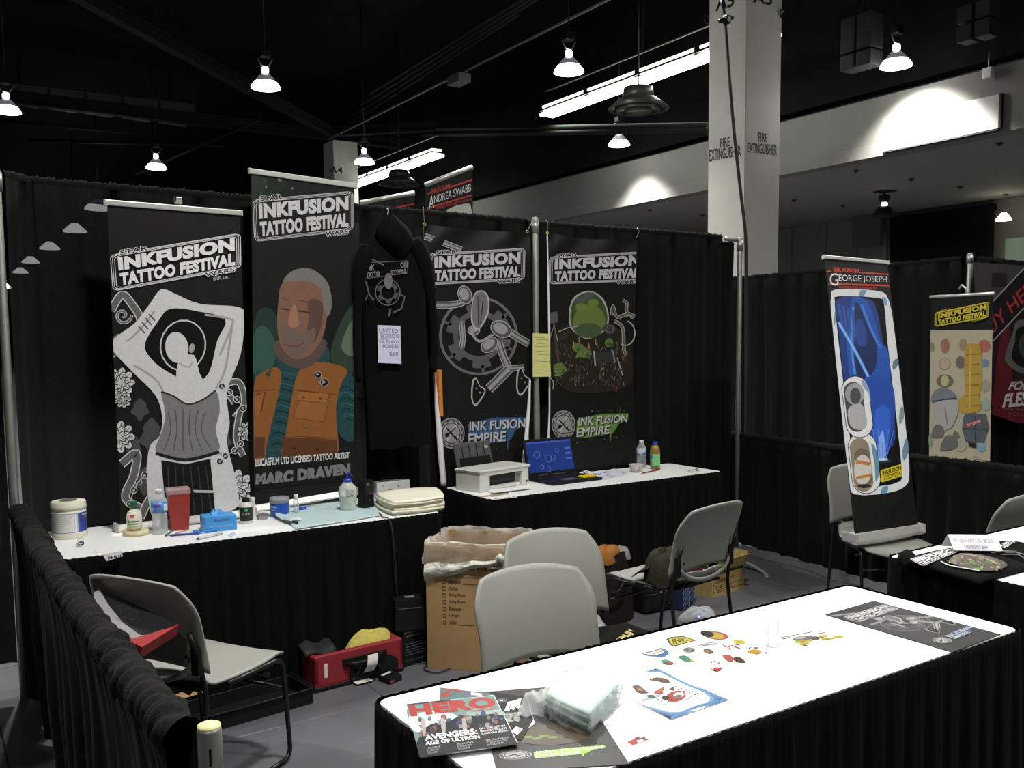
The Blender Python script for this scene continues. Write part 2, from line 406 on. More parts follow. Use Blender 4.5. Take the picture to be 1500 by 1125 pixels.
# far wall under the low ceiling, made of panels, with a black curtain and a lit green bay
fw = thing('wall_far_right', '', '', (19.4, 20, 0), kind='structure')
MB().box((19.45, 30, 2.25), (.3, 60, 4.5), PANELG).build('wall_panel', fw)
for v in (1158, 1208, 1252, 1297):
    p = PX(v, 340, 19.27); MB().box((19.27, p.y, 2.25), (.05, .10, 4.5), mat('dark_panel_joint', (.2, .2, .18), .7)).build('panel_joint', fw)
GREENW = mat('pale_green_wall_paint', (.30, .42, .33), .6, var=.05, scale=2)
pa = PX(1462, 330, 19.2); MB().box((19.2, pa.y - 4.2, 2.0), (.12, 8.0, 3.3), GREENW).build('green_wall_panel', fw)
area((18.3, 7.5, 4.3), 40, .6, 160, (.9, 1, .85))
# lit sign panel on the fascia and its frame
A = [PX(*p, 12.98) for p in ((1296, 176), (1464, 139), (1464, 192), (1296, 226))]
pn = MB(); y0 = min(a.y for a in A); y1 = max(a.y for a in A)
z0 = 4.56; z1 = (A[0].z + A[1].z) / 2
pn.box((12.975, (y0 + y1) / 2, (z0 + z1) / 2), (.04, y1 - y0, z1 - z0), mat('blank_white_sign_face', (.5, .5, .47), .6, var=.02, scale=4), .006)
r = thing('wall_sign_panel', 'blank white sign board lit by a spot pool on the high right wall', 'sign', (12.98, (y0 + y1) / 2, z0))
pn.build('board', r)
DK = mat('dark_sign_edge', (.02, .02, .02), .5)
MB().box((12.965, (y0 + y1) / 2, z0 - .015), (.06, y1 - y0, .025), DK).build('frame_edge', r)
MB().box((12.965, y0 - .02, (z0 + z1) / 2), (.06, .035, z1 - z0), DK).build('frame_edge', r)
p = PX(1448, 105, 12.9)
rr_ = thing('emergency_light', 'small white box fitting hanging on the high right wall above the sign board', 'light fitting', p)
MB().box(p + Vector((0, 0, -.02)), (.1, .13, .15), mat('white_enamel', (.6, .6, .56), .5), .015).build('housing', rr_)
MB().tube([p + Vector((0, 0, .05)), p + Vector((0, 0, .28))], .01, ALU).build('stem', rr_)
for k, (u, v) in enumerate(((1163, 293), (1235, 301), (1254, 250), (1335, 262), (1407, 274), (1464, 210), (1473, 285), (952, 307), (1029, 315))):
    p = PZ(u, v, 4.50)
    MB().lathe([(.055, 0), (.05, -.012), (.02, -.03), (.012, -.045)], p, mat('dark_bronze_sprinkler', (.05, .045, .04), .5), 10).solo('ceiling_sprinkler', 'small dark sprinkler head on the low grey ceiling, ' + ['left, just right of the cream column', 'left, low behind the far wall joint', 'middle, above the leaning banner', 'middle, left of the dome lamp', 'right of the dome lamp', 'right, under the blank sign board', 'far right of the dome lamp', 'left of the cream column, upper', 'left of the cream column, lower'][k], 'sprinkler', p, 'sprinkler heads on the low ceiling')
p = PX(1470, 323, 18.6)
MB().lathe([(.02, .16), (.06, .14), (.15, .02), (.15, 0), (.0, -.01)], p, mat('warm_lamp_glow', (1, .95, .75), .5, emit=9), 16).solo('wall_lamp', 'small bright lamp in the green lit bay at far right', 'lamp', p)
# black curtain on the far wall
def folds(seed, period):
    rnd = random.Random(seed); ph = [rnd.uniform(0, 6.28) for _ in range(5)]
    def f(s, z=0):
        a = s * 2 * PI / period
        return .5 * math.sin(a + 1.6 * math.sin(s * 1.7 + ph[0]) + .15 * z) + .3 * math.sin(a / 2.37 + ph[1] + .8 * math.sin(s * .9 + ph[2])) + .2 * math.sin(a * 1.9 + ph[3])
    return f
def drape_mb(path, z0, z1, m, amp=.03, period=.16, seed=1, pr=.024, ruf=.004, rper=.022, step=.012, zrows=16, sag=None, twist=0., hem=None, back=.08, flare=0.):
    """pleated cloth hung from a rod pocket; path = 2-D floor line, front is to the right-hand side of the path direction"""
    P = [Vector(p) for p in path]; seg = [(P[i + 1] - P[i]).length for i in range(len(P) - 1)]; Lt = sum(seg); n = int(Lt / step)
    f = folds(seed, period); g = folds(seed + 7, rper * 3.1)
    def at(s):
        i = 0
        while i < len(seg) - 1 and s > seg[i]: s -= seg[i]; i += 1
        d = (P[i + 1] - P[i]).normalized(); return P[i] + d * s, Vector((d.y, -d.x))
    rows = [('c', k / zrows) for k in range(zrows + 1)] + [('p', a) for a in (-40, -15, 10, 35, 60, 85, 110, 140, 170, 200)] + [('b', .5), ('b', 1)]
    mb = MB()
    def fn(i, j):
        s = i * Lt; c, nr = at(min(s, Lt - 1e-4)); kind, t = rows[int(round(j * (len(rows) - 1)))]
        zt = z1 + (sag(i) if sag else 0); zb = z0 + (hem(s) if hem else 0)
        rf = ruf * (math.sin(2 * PI * s / rper + 2 * math.sin(s * 9)) + g(s) * 1.3)
        if kind == 'c':
            z = zb + (zt - pr * 1.75 - zb) * t; grow = min(1, .22 + 1.25 * (1 - t)) * (1 + .12 * (1 - t))
            o = amp * f(s, z * 3) * grow + pr * .72 * t ** 6 + .004 + flare * (1 - t) ** 2 + rf * t ** 4
        elif kind == 'p':
            a = math.radians(t); rr = pr + rf * (1.2 if twist else 1) + (twist * (math.sin(2 * PI * (s / .11 + t / 200) + 2.2 * math.sin(s * 5.1)) + .8 * math.sin(2 * PI * (s / .047 - t / 320) + 3 * math.sin(s * 7.3))) * (.55 + .45 * math.sin(s * 8.7 + t / 60)) if twist else 0); o = math.cos(a) * rr; z = zt - pr + math.sin(a) * rr
        else: o = -pr - .008 + .3 * amp * f(s + .03, 0) * t; z = zt - pr - back * t
        q = c + nr * o; return (q.x, q.y, z)
    mb.grid(n, len(rows) - 1, fn, m); return mb
p0 = PX(1306, 350, 19.15); p1 = PX(1459, 350, 19.15)
drape_mb([(19.1, p0.y), (19.1, p1.y)], .0, 4.4, DRAPE, .06, .5, 5, pr=.05, step=.06).solo('window_curtain', 'tall black curtain on the far wall beneath the low ceiling', 'curtain', (19.1, p0.y, 0))
p = PX(1275, 325, 19.0); MB().box((18.9, p.y, p.z - .12), (.12, .75, .95), mat('grey_board', (.1, .1, .095), .6), .01).solo('hanging_sign_board', 'grey blank board hanging below the low ceiling beside the tall black curtain', 'sign', (18.9, p.y, p.z - .5))
# columns
def column(cx, cy, z1, txts, name_label):
    t = thing('column', name_label, 'column', (cx + .375, cy + .375, 0)); s = .75
    MB().box((cx + s / 2, cy + s / 2, z1 / 2), (s, s, z1), mat('cream_painted_column', (.74, .73, .66), .5, var=.03, scale=3), .012, seg=1).build('shaft', t)
    for st, face, q, c in txts:
        a = Art((cx, cy, 0), (0, -1, 0) if face == 'f' else (-1, 0, 0), base=.004); a.text(st, q, (.015, .015, .015), .015); a.build('lettering', t)
column(10.3, 9.5, 9.0, [
    ('FIRE', 'f', [(1111, 194), (1124, 196), (1124, 208), (1111, 208)], 0), ('EXTINGUISHER', 'f', [(1095, 209), (1138, 212), (1138, 228), (1095, 223)], 0),
    ('FIRE', 's', [(1055, 203), (1069, 200), (1069, 214), (1055, 217)], 0), ('EXTINGUISHER', 's', [(1039, 219), (1085, 213), (1085, 228), (1039, 237)], 0),
    ('A5', 'f', [(1104, -12), (1132, -9), (1131, 8), (1103, 4)], 0), ('A5', 's', [(1049, -6), (1076, -10), (1075, 9), (1048, 17)], 0)],
    'tall cream square column lettered fire extinguisher rising behind the drapes')
column(10.3, 25.0, 7.4, [('A4', 'f', [(483, 243), (502, 245), (502, 255), (482, 253)], 0), ('A4', 's', [(464, 245), (472, 242), (472, 252), (464, 254)], 0)],
    'distant short-looking grey square column marked A4 above the drapes')
for u, v in ((1035, 28), (1146, 20)):
    p = PX(u, v, 10.28) if u < 1100 else PY(u, v, 9.48)
    MB().tube([p + Vector((0, .0, 0)) + Vector((math.cos(a) * .05, 0, math.sin(a) * .06)) for a in [k * PI / 5 for k in range(10)]], .012, BLKM, 6, closed=True).solo('eye_ring', 'dark metal ring on the %s edge of the cream column' % ('left' if u < 1100 else 'right'), 'ring', p)
# power cable coming down in front of the column to the drape pole
pts = [PY(1046, -60, 5.3), PY(1057, 0, 5.25), PY(1062, 30, 5.22), PY(1069, 120, 5.15), PY(1076, 200, 5.1), PY(1086, 290, 5.06), PY(1092, 345, 5.03), PY(1093, 420, 5.03), PY(1093, 640, 5.03), PY(1092, 760, 5.03)]
top = pts[0] + (pts[0] - pts[1]).normalized() * 3; t = thing('power_cable', 'thick black power cable hanging down in front of the cream column', 'cable', pts[-1])
MB().tube(cr([top] + pts, 5, False), .0125, mat('black_rubber_cable', (.03, .03, .032), .45), 8).build('cable', t)
p = pts[2]; k = MB(); k.tube([p + Vector((-.09, -.03, -.03)), p + Vector((.05, -.03, .02))], .016, BLKM); k.box(p + Vector((0, -.02, 0)), (.05, .05, .06), BLKM, .008); k.build('clamp', t)
# steelwork
STEEL = mat('black_painted_steelwork', (.014, .014, .015), .7, spec=.2, var=.2, scale=5)
def beam(a, b, hgt, wid, label, name='ceiling_beam', cat='beam', group=None, m=STEEL):
    a = Vector(a); b = Vector(b); d = b - a; L_ = d.length; mid = (a + b) / 2
    X = Matrix.Translation(mid) @ Matrix.Rotation(math.atan2(d.y, d.x), 4, 'Z')
    mb = MB(); mb.box((0, 0, hgt / 2 - .02), (L_, wid, .04), m, X=X); mb.box((0, 0, -hgt / 2 + .02), (L_, wid, .04), m, X=X); mb.box((0, 0, 0), (L_, wid * .15, hgt - .08), m, X=X)
    return mb.solo(name, label, cat, mid, group)
beam((-14, 25.2, 7.55), (13, 25.2, 7.55), .3, .22, 'long black steel beam crossing the hall at the distant A4 column')
beam((2.2, 17.0, 7.6), (10.2, 25.0, 7.6), .26, .2, 'black diagonal ceiling beam running up left from the distant A4 column')
beam((13, 22.4, 7.6), (10.4, 24.8, 7.6), .26, .2, 'short black diagonal ceiling beam right of the distant A4 column')
beam((6.5, 9.3, 7.9), (13, 9.3, 7.9), .3, .22, 'black steel beam meeting the tall cream column high up')
p = PZ(1500, 28, 8.0); q = PZ(1400, -15, 8.0); beam(q, p + (p - q) * .6, .2, .3, 'grey beam high in the upper right corner')
MB().tube([(10.0, 2, 7.3), (10.0, 24.6, 7.3)], .03, mat('dark_conduit', (.12, .12, .12), .5), 6).solo('ceiling_conduit', 'thin grey conduit running along the dark ceiling to the distant column', 'pipe', (10, 14, 7.3))
p = PX(672, 100, 10.0); MB().box((10, p.y, 7.18), (.3, .5, .18), mat('grey_junction_box', (.16, .16, .16), .5), .01).solo('junction_box', 'grey junction box under the conduit on the dark ceiling', 'box', (10, p.y, 7.2))
for a_, b_, lab in (((620, 189), (1036, 184), 'upper'), ((620, 198), (1036, 190), 'lower')):
    a = PX(*a_, 12.6); b = PX(*b_, 11.0)
    MB().tube([a, b], .055, mat('dark_green_grey_pipe', (.016, .02, .016), .6), 8).solo('ceiling_pipe', '%s of two dark pipes crossing behind the fluorescent strip' % lab, 'pipe', (a + b) / 2)
for i, (ua, va, ub, vb) in enumerate(((0, 176, 200, 195), (40, 205, 330, 214), (200, 255, 380, 175))):
    a = PZ(ua, va, 7.2); b = PZ(ub, vb, 7.2); MB().tube([a, b], .05, STEEL, 6).solo('ceiling_pipe', ['dim pipe under the duct panels at upper left', 'lower dim pipe at upper left above the black drape', 'slanting dim pipe at upper left beside the rolled banners'][i], 'pipe', (a + b) / 2)
for i in range(1):
  pb = MB()
  for i in range(4):
    a = PZ(505 + i * 12, 185 - i * 16, 8.2); b = PZ(760 + i * 30, 20 - i * 25, 8.2)
    MB().tube([a, b], .05, STEEL, 6).solo('roof_pipe', ['lowest', 'second lowest', 'second highest', 'highest'][i] + ' of four faint black pipes running along the dark roof', 'pipe', (a + b) / 2, 'pipe bundle along the roof')
# duct with pale panels
t_duct = t = thing('air_duct', 'air duct with a row of pale grey panels under the roof at upper left', 'duct', PZ(150, 160, 7.9))
for k in range(5):
    u0 = 20 + k * 54; u1 = u0 + 50; f0 = lambda u: 141 + (u - 20) * .107; f1 = lambda u: 153 + (u - 20) * .125
    q = [PZ(u0, f0(u0), 7.75), PZ(u1, f0(u1), 7.75), PZ(u1 - 14, f1(u1), 7.75), PZ(u0 - 4, f1(u0), 7.75)]
    MB().quadslab(q, (0, 0, -1), .3, mat('pale_duct_panel', (.13, .13, .14), .6)).build('duct_panel', t)
for u_, v_ in ((30, 146), (250, 170)):
    p = PZ(u_, v_, 7.8); MB().tube([p, Vector((p.x, p.y, 9.02))], .02, STEEL, 5).build('hanger', t_duct)
# lamps
GLOW = mat('lit_reflector', (1, .98, 1), .4, emit=7, glow=(1, .97, 1)); GL2 = mat('dim_reflector_upper', (.25, .23, .27), .3, emit=.12, glow=(.8, .75, .9))
def high_bay(loc, label, ztop=9.0, grp='high-bay lamps under the black roof'):
    t = thing('high_bay_lamp', label, 'lamp', loc); x, y, z = loc
    MB().lathe([(.225, 0), (.215, .035), (.175, .09)], loc, GLOW, 28).build('reflector', t)
    m = MB(); m.lathe([(.175, .09), (.12, .16), (.06, .22)], loc, GL2, 24); m.build('reflector_neck', t)
    MB().lathe([(.0, .0), (.20, .0), (.215, .01)], loc, GLOW, 24).build('lens', t)
    MB().lathe([(.055, .24), (.055, .30), (.04, .32)], loc, GLOW, 14).build('socket', t)
    m = MB(); m.box((x, y, z + .52), (.16, .14, .12), BLKM, .02); m.tube([(x - .12, y, z + .44), (x - .05, y, z + .34), (x + .05, y, z + .33), (x + .12, y, z + .46)], .012, ALU, 6); m.build('ballast', t)
    MB().tube([(x, y, z + .58), (x, y, ztop)], .01, BLKM, 6).build('cable', t); return t
LAB = {0: 'high-bay lamp at the left edge above the black drape', 1: 'small high-bay lamp glowing above the first rolled banner', 2: 'bright high-bay lamp above the two rolled banners', 3: 'bright high-bay lamp beside the end of the fluorescent strip',
       4: 'small high-bay lamp right of the distant A4 column', 5: 'high-bay lamp before the grey wall left of the cream column', 6: 'high-bay lamp above the blank lit sign board'}
for i, (x, y) in enumerate(LAMPS): high_bay((x, y, LAMP_Z), LAB[i])
for (x, y), w_ in zip(LAMPS_OUT, ('over the aisle behind the left drape', 'over the aisle behind the middle drape', 'right above the left booth', 'behind the viewer', 'above the right booth', 'far left behind the side drape', 'far right near the lit wall', 'behind the viewer on the left')): high_bay((x, y, LAMP_Z), 'high-bay lamp ' + w_ + ', outside the picture')
for i, (u, v) in enumerate(((145, 307), (110, 340), (73, 365), (45, 385), (30, 400), (8, 422))):
    p = PZ(u, v, 5.6); MB().lathe([(0, 0), (.4, 0), (.38, .06), (.12, .3)], p, mat('far_lamp_glow', (1, .98, 1), .4, emit=8), 12).tube([p + Vector((0, 0, .3)), p + Vector((0, 0, 3.5))], .02, DARKC, 5).solo('far_hall_lamp', 'distant lamp glimmering through the left drape, ' + ['largest and rightmost', 'second from the right', 'third from the right', 'fourth from the right', 'fifth from the right', 'smallest, at the left edge'][i], 'lamp', p, 'row of lamps seen through the left drape')
t = thing('dome_lamp', 'dark bell lamp hanging on a stem from the low grey ceiling', 'lamp', (16.2, 11.3, 4.5)); c = (16.2, 11.3, 4.02)
m = MB(); m.lathe([(.21, 0), (.2, .03), (.13, .16), (.07, .2)], c, mat('dark_bell_shade', (.03, .028, .026), .5), 24); m.build('shade', t)
MB().lathe([(0, .01), (.19, .01), (.2, .02)], c, GLOW, 20).build('lens', t)
MB().lathe([(.06, .2), (.06, .26)], c, GLOW, 12).build('socket', t)
MB().lathe([(.04, .27), (.11, .30), (.11, .40), (.03, .43)], c, mat('dark_bell_shade'), 14).build('ballast', t)
m = MB(); m.tube([(16.2, 11.3, 4.44), (16.2, 11.3, 4.5)], .015, BLKM); m.box((16.2, 11.3, 4.5), (.3, .3, .012), mat('dark_bell_shade')); m.build('ceiling_plate', t)
# fluorescent strips
TUBE = mat('fluorescent_glow', (.95, 1, .93), .5, emit=9)
for i, (x, y0, y1, lab) in enumerate(((11.4, 9.95, 16.05, 'long fluorescent strip light running up to the cream column'), (11.4, 20.8, 26.2, 'distant fluorescent strip light above the black drape'))):
    t = thing('fluorescent_strip', lab, 'lamp', (x, (y0 + y1) / 2, 6.4))
    MB().box((x, (y0 + y1) / 2, 6.35), (.36, y1 - y0, .05), TUBE, .01).build('lamp_tray', t)
    for k in range(4):
        ya = y0 + (y1 - y0) * k / 4 + .06; yb = y0 + (y1 - y0) * (k + 1) / 4 - .06
        MB().box((x, (ya + yb) / 2, 6.50), (.29, yb - ya, .045), mat('upper_tube_glow', (.9, 1, .8), .5, emit=1.6)).build('upper_tube', t)
    m = MB(); m.box((x, (y0 + y1) / 2, 6.425), (.39, y1 - y0, .03), BLKM)
    for k in range(1, 4): m.box((x, y0 + (y1 - y0) * k / 4, 6.455), (.3, .12, .12), BLKM)
    m.build('spine', t)
    m = MB(); m.tube([(x, y0, 6.85), (x, y1, 6.85)], .018, ALU, 6)
    for k in range(5): yy = y0 + (y1 - y0) * k / 4; m.tube([(x, yy, 6.43), (x, yy, 6.85)], .006, BLKM, 5)
    m.tube([(x, (y0 + y1) / 2, 6.85), (x, (y0 + y1) / 2, 9)], .006, BLKM, 5); m.build('hanger', t)
for i, (x, y, lab) in enumerate(((10.26, 11.81, 'round ceiling air diffuser below the fluorescent strip'), (10.12, 20.45, 'distant round air diffuser above the small red-lettered banner'))):
    c = (x, y, 5.45); t = thing('air_diffuser', lab, 'vent', c); DM = mat('dark_green_grey_enamel', (.06, .065, .05), .4, .3, var=.1, scale=5)
    for k, (ra, za) in enumerate(((.5, 0), (.37, -.03), (.22, -.05))):
        MB().lathe([(ra, za), (ra * .92, za - .01), (ra * .6, za + .07), (ra * .55, za + .16), (ra * .62, za + .16), (ra, za + .01)], c, DM, 30).build('ring_vane', t)
    MB().lathe([(.27, .16), (.24, .34), (0, .36)], c, DM, 20).build('diffuser_neck', t)
    MB().tube([(x, y, 5.75), (x, y, 9.0)], .012, BLKM, 5).build('hanger', t)
c = PX(1262, 66, 12.2); t = thing('speaker_cluster', 'dim cluster of stacked boxes hanging in the dark beside the right-hand lamp', 'speakers', c)
for i in range(2):
    for j in range(3):
        MB().box(c + Vector((0, .14 - .28 * i, .26 - .25 * j)), (.3, .25, .22 if j else .3), mat('dim_grey_cabinet', (.03, .03, .03), .7), .015).build('speaker_cabinet', t)
MB().tube([c + Vector((0, 0, .4)), c + Vector((0, 0, 2.3))], .012, BLKM, 5).build('hanger', t)
c = PX(1432, 32, 12.2); t = thing('speaker_cluster', 'second dim box cluster hanging in the upper right corner', 'speakers', c)
for i in range(2):
    for j in range(2): MB().box(c + Vector((0, .12 - .25 * i, .12 - .25 * j)), (.25, .2, .22), mat('dim_grey_cabinet'), .015).build('speaker_cabinet', t)

# ================================================================ PIPE AND DRAPE
def upright(x, y, h, label, r=.021, z0=0.):
    t = thing('drape_pole', label, 'pole', (x, y, z0))
    MB().lathe([(r, 0), (r, h * .5), (r * .92, h * .5 + .01), (r * .92, h - .01), (r * .8, h)], (x, y, z0), ALU, 16).build('tube', t)
    MB().lathe([(r + .004, h - .1), (r + .004, h - .02)], (x, y, z0), ALU, 16).build('collar', t); return t
upright(.345, 4.735, 2.44, 'tall grey drape pole at the far left meeting the side rail')
upright(3.405, 4.925, 2.44, 'grey drape pole between the two hanging vinyl banners')
upright(5.36, 4.985, 2.42, 'grey drape pole at the right end of the back drape')
def rod(a, b, label, r=.017):
    a = Vector(a); b = Vector(b); MB().tube([a, b], r, ALU, 12).solo('drape_rod', label, 'rod', (a + b) / 2)
rod((5.215, 5.0, 2.405), (5.338, 4.99, 2.40), 'bright rod end showing beside the right drape pole')
drape_mb([(-2.7, 4.80), (.325, 4.80)], .15, 2.45, DRAPE, .035, .19, 3, hem=lambda s: .012 * math.sin(s * 5)).solo('black_drape', 'black pleated drape left of the tall pole, ending above the floor', 'drape', (-1.2, 4.8, 0))
drape_mb([(.37, 4.83), (.5, 4.955), (3.395, 5.05)], .02, 2.45, DRAPE, .035, .2, 11).solo('black_drape', 'long black pleated back drape behind the rolled banners and hoodie', 'drape', (1.9, 4.9, 0))
DRAPEO = fabric_black('black_opaque_drape_cloth', .0075, .02)
drape_mb([(3.415, 5.05), (5.20, 5.035)], .02, 2.44, DRAPEO, .035, .17, 21).solo('black_drape', 'black pleated back drape right of the middle pole, behind the laptop', 'drape', (4.3, 5, 0))
drape_mb([(5.16, 5.05), (5.335, 5.045)], .02, 2.392, DRAPEO, .01, .17, 25, ruf=.001).build('drape_end_slack').location = (0, 0, 0)
o = bpy.data.objects['drape_end_slack']; o['label'] = 'slack end panel of black drape under the bare rod end'; o['category'] = 'drape'; o.name = 'drape_end'
# side rail on the left with bunched sleeve
sg = lambda i: -.028 * math.sin(PI * i)
drape_mb([(.362, 4.68), (.372, 3.2), (.392, 1.80)], .03, .925, RAILD, .032, .19, 31, pr=.040, ruf=.004, rper=.05, step=.008, zrows=22, sag=sg, twist=.007, back=.5, flare=-.03).solo('side_drape', 'low black drape with a bunched sleeve running along the left side rail', 'drape', (.4, 3.2, 0))
t = thing('rail_post', 'short grey slotted post with pale yellow top at the near end of the side drape', 'post', (.437, 1.755, 0))
m = MB(); m.lathe([(.0235, 0), (.0235, .902), (.0215, .912)], (.437, 1.755, 0), ALU, 24); m.build('tube', t)
MB().lathe([(.0, .917), (.0215, .915), (.0225, .905)], (.437, 1.755, 0), mat('pale_yellow_cap', (.72, .72, .36), .5, var=.1, scale=120), 24).build('cap', t)
dv = Vector((-.437, -1.755, 0)).normalized(); c = Vector((.437, 1.755, .858)) + dv * .0228
m = MB(); X = Matrix.Translation(c) @ Matrix.Rotation(math.atan2(dv.y, dv.x), 4, 'Z'); m.box((0, 0, 0), (.003, .0045, .034), mat('slot_black', (.004, .004, .004), .8), X=X); m.build('slot', t)
m = MB().lathe([(.03, .85), (.03, .9), (.024, .905)], (.352, 4.735, 0), ALU, 14); m.solo('rail_collar', 'pale metal collar hooking the side rail to the tall left pole', 'bracket', (.352, 4.735, .87))
# right-hand side drape (low) and tall drape beyond
t = thing('side_drape', 'low black side drape crossing behind the leaning banner on the right', 'drape', (5.2, 3.5, 0))
drape_mb([(5.30, 5.075), (5.41, 5.06), (5.375, 4.9), (5.25, 3.4), (5.17, .9)], .03, .91, DRAPEO, .035, .2, 41, pr=.028, zrows=14).build('cloth', t)
lin = MB(); ff = folds(77, .8)
def hemf(i, j):
    s = i * 2.6; x = 5.35 - .085 * s + (.0 if s < 1.5 else 0.03 * (s - 1.5)); return (x - .02 - .07 * j * (1.2 + .8 * ff(s)), 4.9 - s, .035 * (1 - j) + .004)
lin.grid(120, 3, hemf, mat('grey_sheer_hem', (.075, .075, .075), .85, var=.2, scale=60), X=None); lin.build('hem', t)
drape_mb([(8.95, 8.9), (8.80, 5.24)], .02, 2.44, DRAPEO, .05, .28, 51, pr=.03, step=.02).solo('black_drape', 'tall black drape far behind the right booth, left of the corner pole', 'drape', (8.85, 7, 0))
drape_mb([(8.87, 5.17), (12.0, 5.45)], .02, 2.44, DRAPEO, .05, .28, 55, pr=.03, step=.02).solo('black_drape', 'tall black drape right of the corner pole at the right edge', 'drape', (10, 5.3, 0))
upright(8.73, 5.12, 2.46, 'pale corner pole behind the small banner at far right', .03)

# ================================================================ TABLES
def rect_path(x0, x1, y0, y1, r, n=6):
    out = []
    for cx, cy, a0 in ((x1 - r, y0 + r, -90), (x1 - r, y1 - r, 0), (x0 + r, y1 - r, 90), (x0 + r, y0 + r, 180)):
        for k in range(n + 1): a = math.radians(a0 + 90 * k / n); out.append((cx + r * math.cos(a), cy + r * math.sin(a)))
    return out
TT = .748
def skirted_table(x0, x1, y0, y1, lab_t, lab_c, lab_s, seed):
    cx, cy = (x0 + x1) / 2, (y0 + y1) / 2
    t = thing('trestle_table', lab_t, 'table', (cx, cy, 0))
    MB().prism(rect_path(x0 + .01, x1 - .01, y0 + .01, y1 - .01, .03), .70, .7395, mat('pale_laminate', (.5, .49, .46), .5)).build('tabletop', t)
    for sx in (x0 + .16, x1 - .16):
        for sy in (y0 + .08, y1 - .08):
            MB().tube([(sx, sy, 0), (sx, sy, .70)], .014, BLKM, 8).build('leg', t)
    MB().prism(rect_path(x0, x1, y0, y1, .035), .7405, TT, WHITE).solo('table_cover', lab_c, 'table cover', (cx, cy, .7405))
    P = rect_path(x0 - .005, x1 + .005, y0 - .005, y1 + .005, .04, 8); P = [Vector(p) for p in P]; n = len(P)
    seg = [(P[(i + 1) % n] - P[i]).length for i in range(n)]; Lt = sum(seg); N_ = int(Lt / .008); f = folds(seed, .085); pts = []
    acc = 0; i = 0; 
    for k in range(N_):
        s = Lt * k / N_
        while s > acc + seg[i] and i < n - 1: acc += seg[i]; i += 1
        d = (P[(i + 1) % n] - P[i]); u = (s - acc) / max(seg[i], 1e-6); d.normalize(); pts.append((P[i] + (P[(i + 1) % n] - P[i]) * min(u, 1), Vector((d.y, -d.x)), s))
    m = MB(); rows = [(TT + .003, .001, .1), (TT - .0, .005, .1), (.72, .006, .14), (.69, .007, .3), (.6, .010, .7), (.45, .014, .95), (.3, .018, 1.1), (.15, .022, 1.2), (.015, .026, 1.3)]
    vs = []
    for z, o, am in rows:
        for p, nr, s in pts:
            q = p + nr * (.004 + o + .013 * am * f(s, z * 2) + .0016 * math.sin(s * 2 * PI / .024) * (1 if z > .68 else .3)); vs.append((q.x, q.y, z + (.0014 * math.sin(s * 2 * PI / .030 + 1) if z > .74 else 0)))
    fs = [(r * N_ + k, (r + 1) * N_ + k, (r + 1) * N_ + (k + 1) % N_, r * N_ + (k + 1) % N_) for r in range(len(rows) - 1) for k in range(N_)]
    m.add(vs, [tuple(reversed(q)) for q in fs], SKIRT, True)
    m.solo('table_skirt', lab_s, 'table skirt', (cx, cy, .4))
    return t
skirted_table(.47, 2.275, 4.19, 4.87, 'trestle table hidden under white cover beneath the rolled banners', 'white vinyl cover on the back left table among tattoo supplies', 'black pleated skirt around the back left table', 3)
skirted_table(2.69, 4.545, 4.365, 4.89, 'trestle table hidden under white cover below the hanging banners', 'white vinyl cover on the back table with printer and laptop', 'black pleated skirt around the table with printer and laptop', 5)
skirted_table(.925, 2.80, 1.445, 2.06, 'trestle table hidden under white cover in the foreground', 'bright white vinyl cover on the foreground table spread with prints', 'black pleated skirt around the foreground table', 8)
skirted_table(3.305, 5.0, 1.62, 2.245, 'trestle table hidden under white cover at the right edge', 'white vinyl cover on the right edge table with black shirts', 'black pleated skirt around the right edge table', 9)

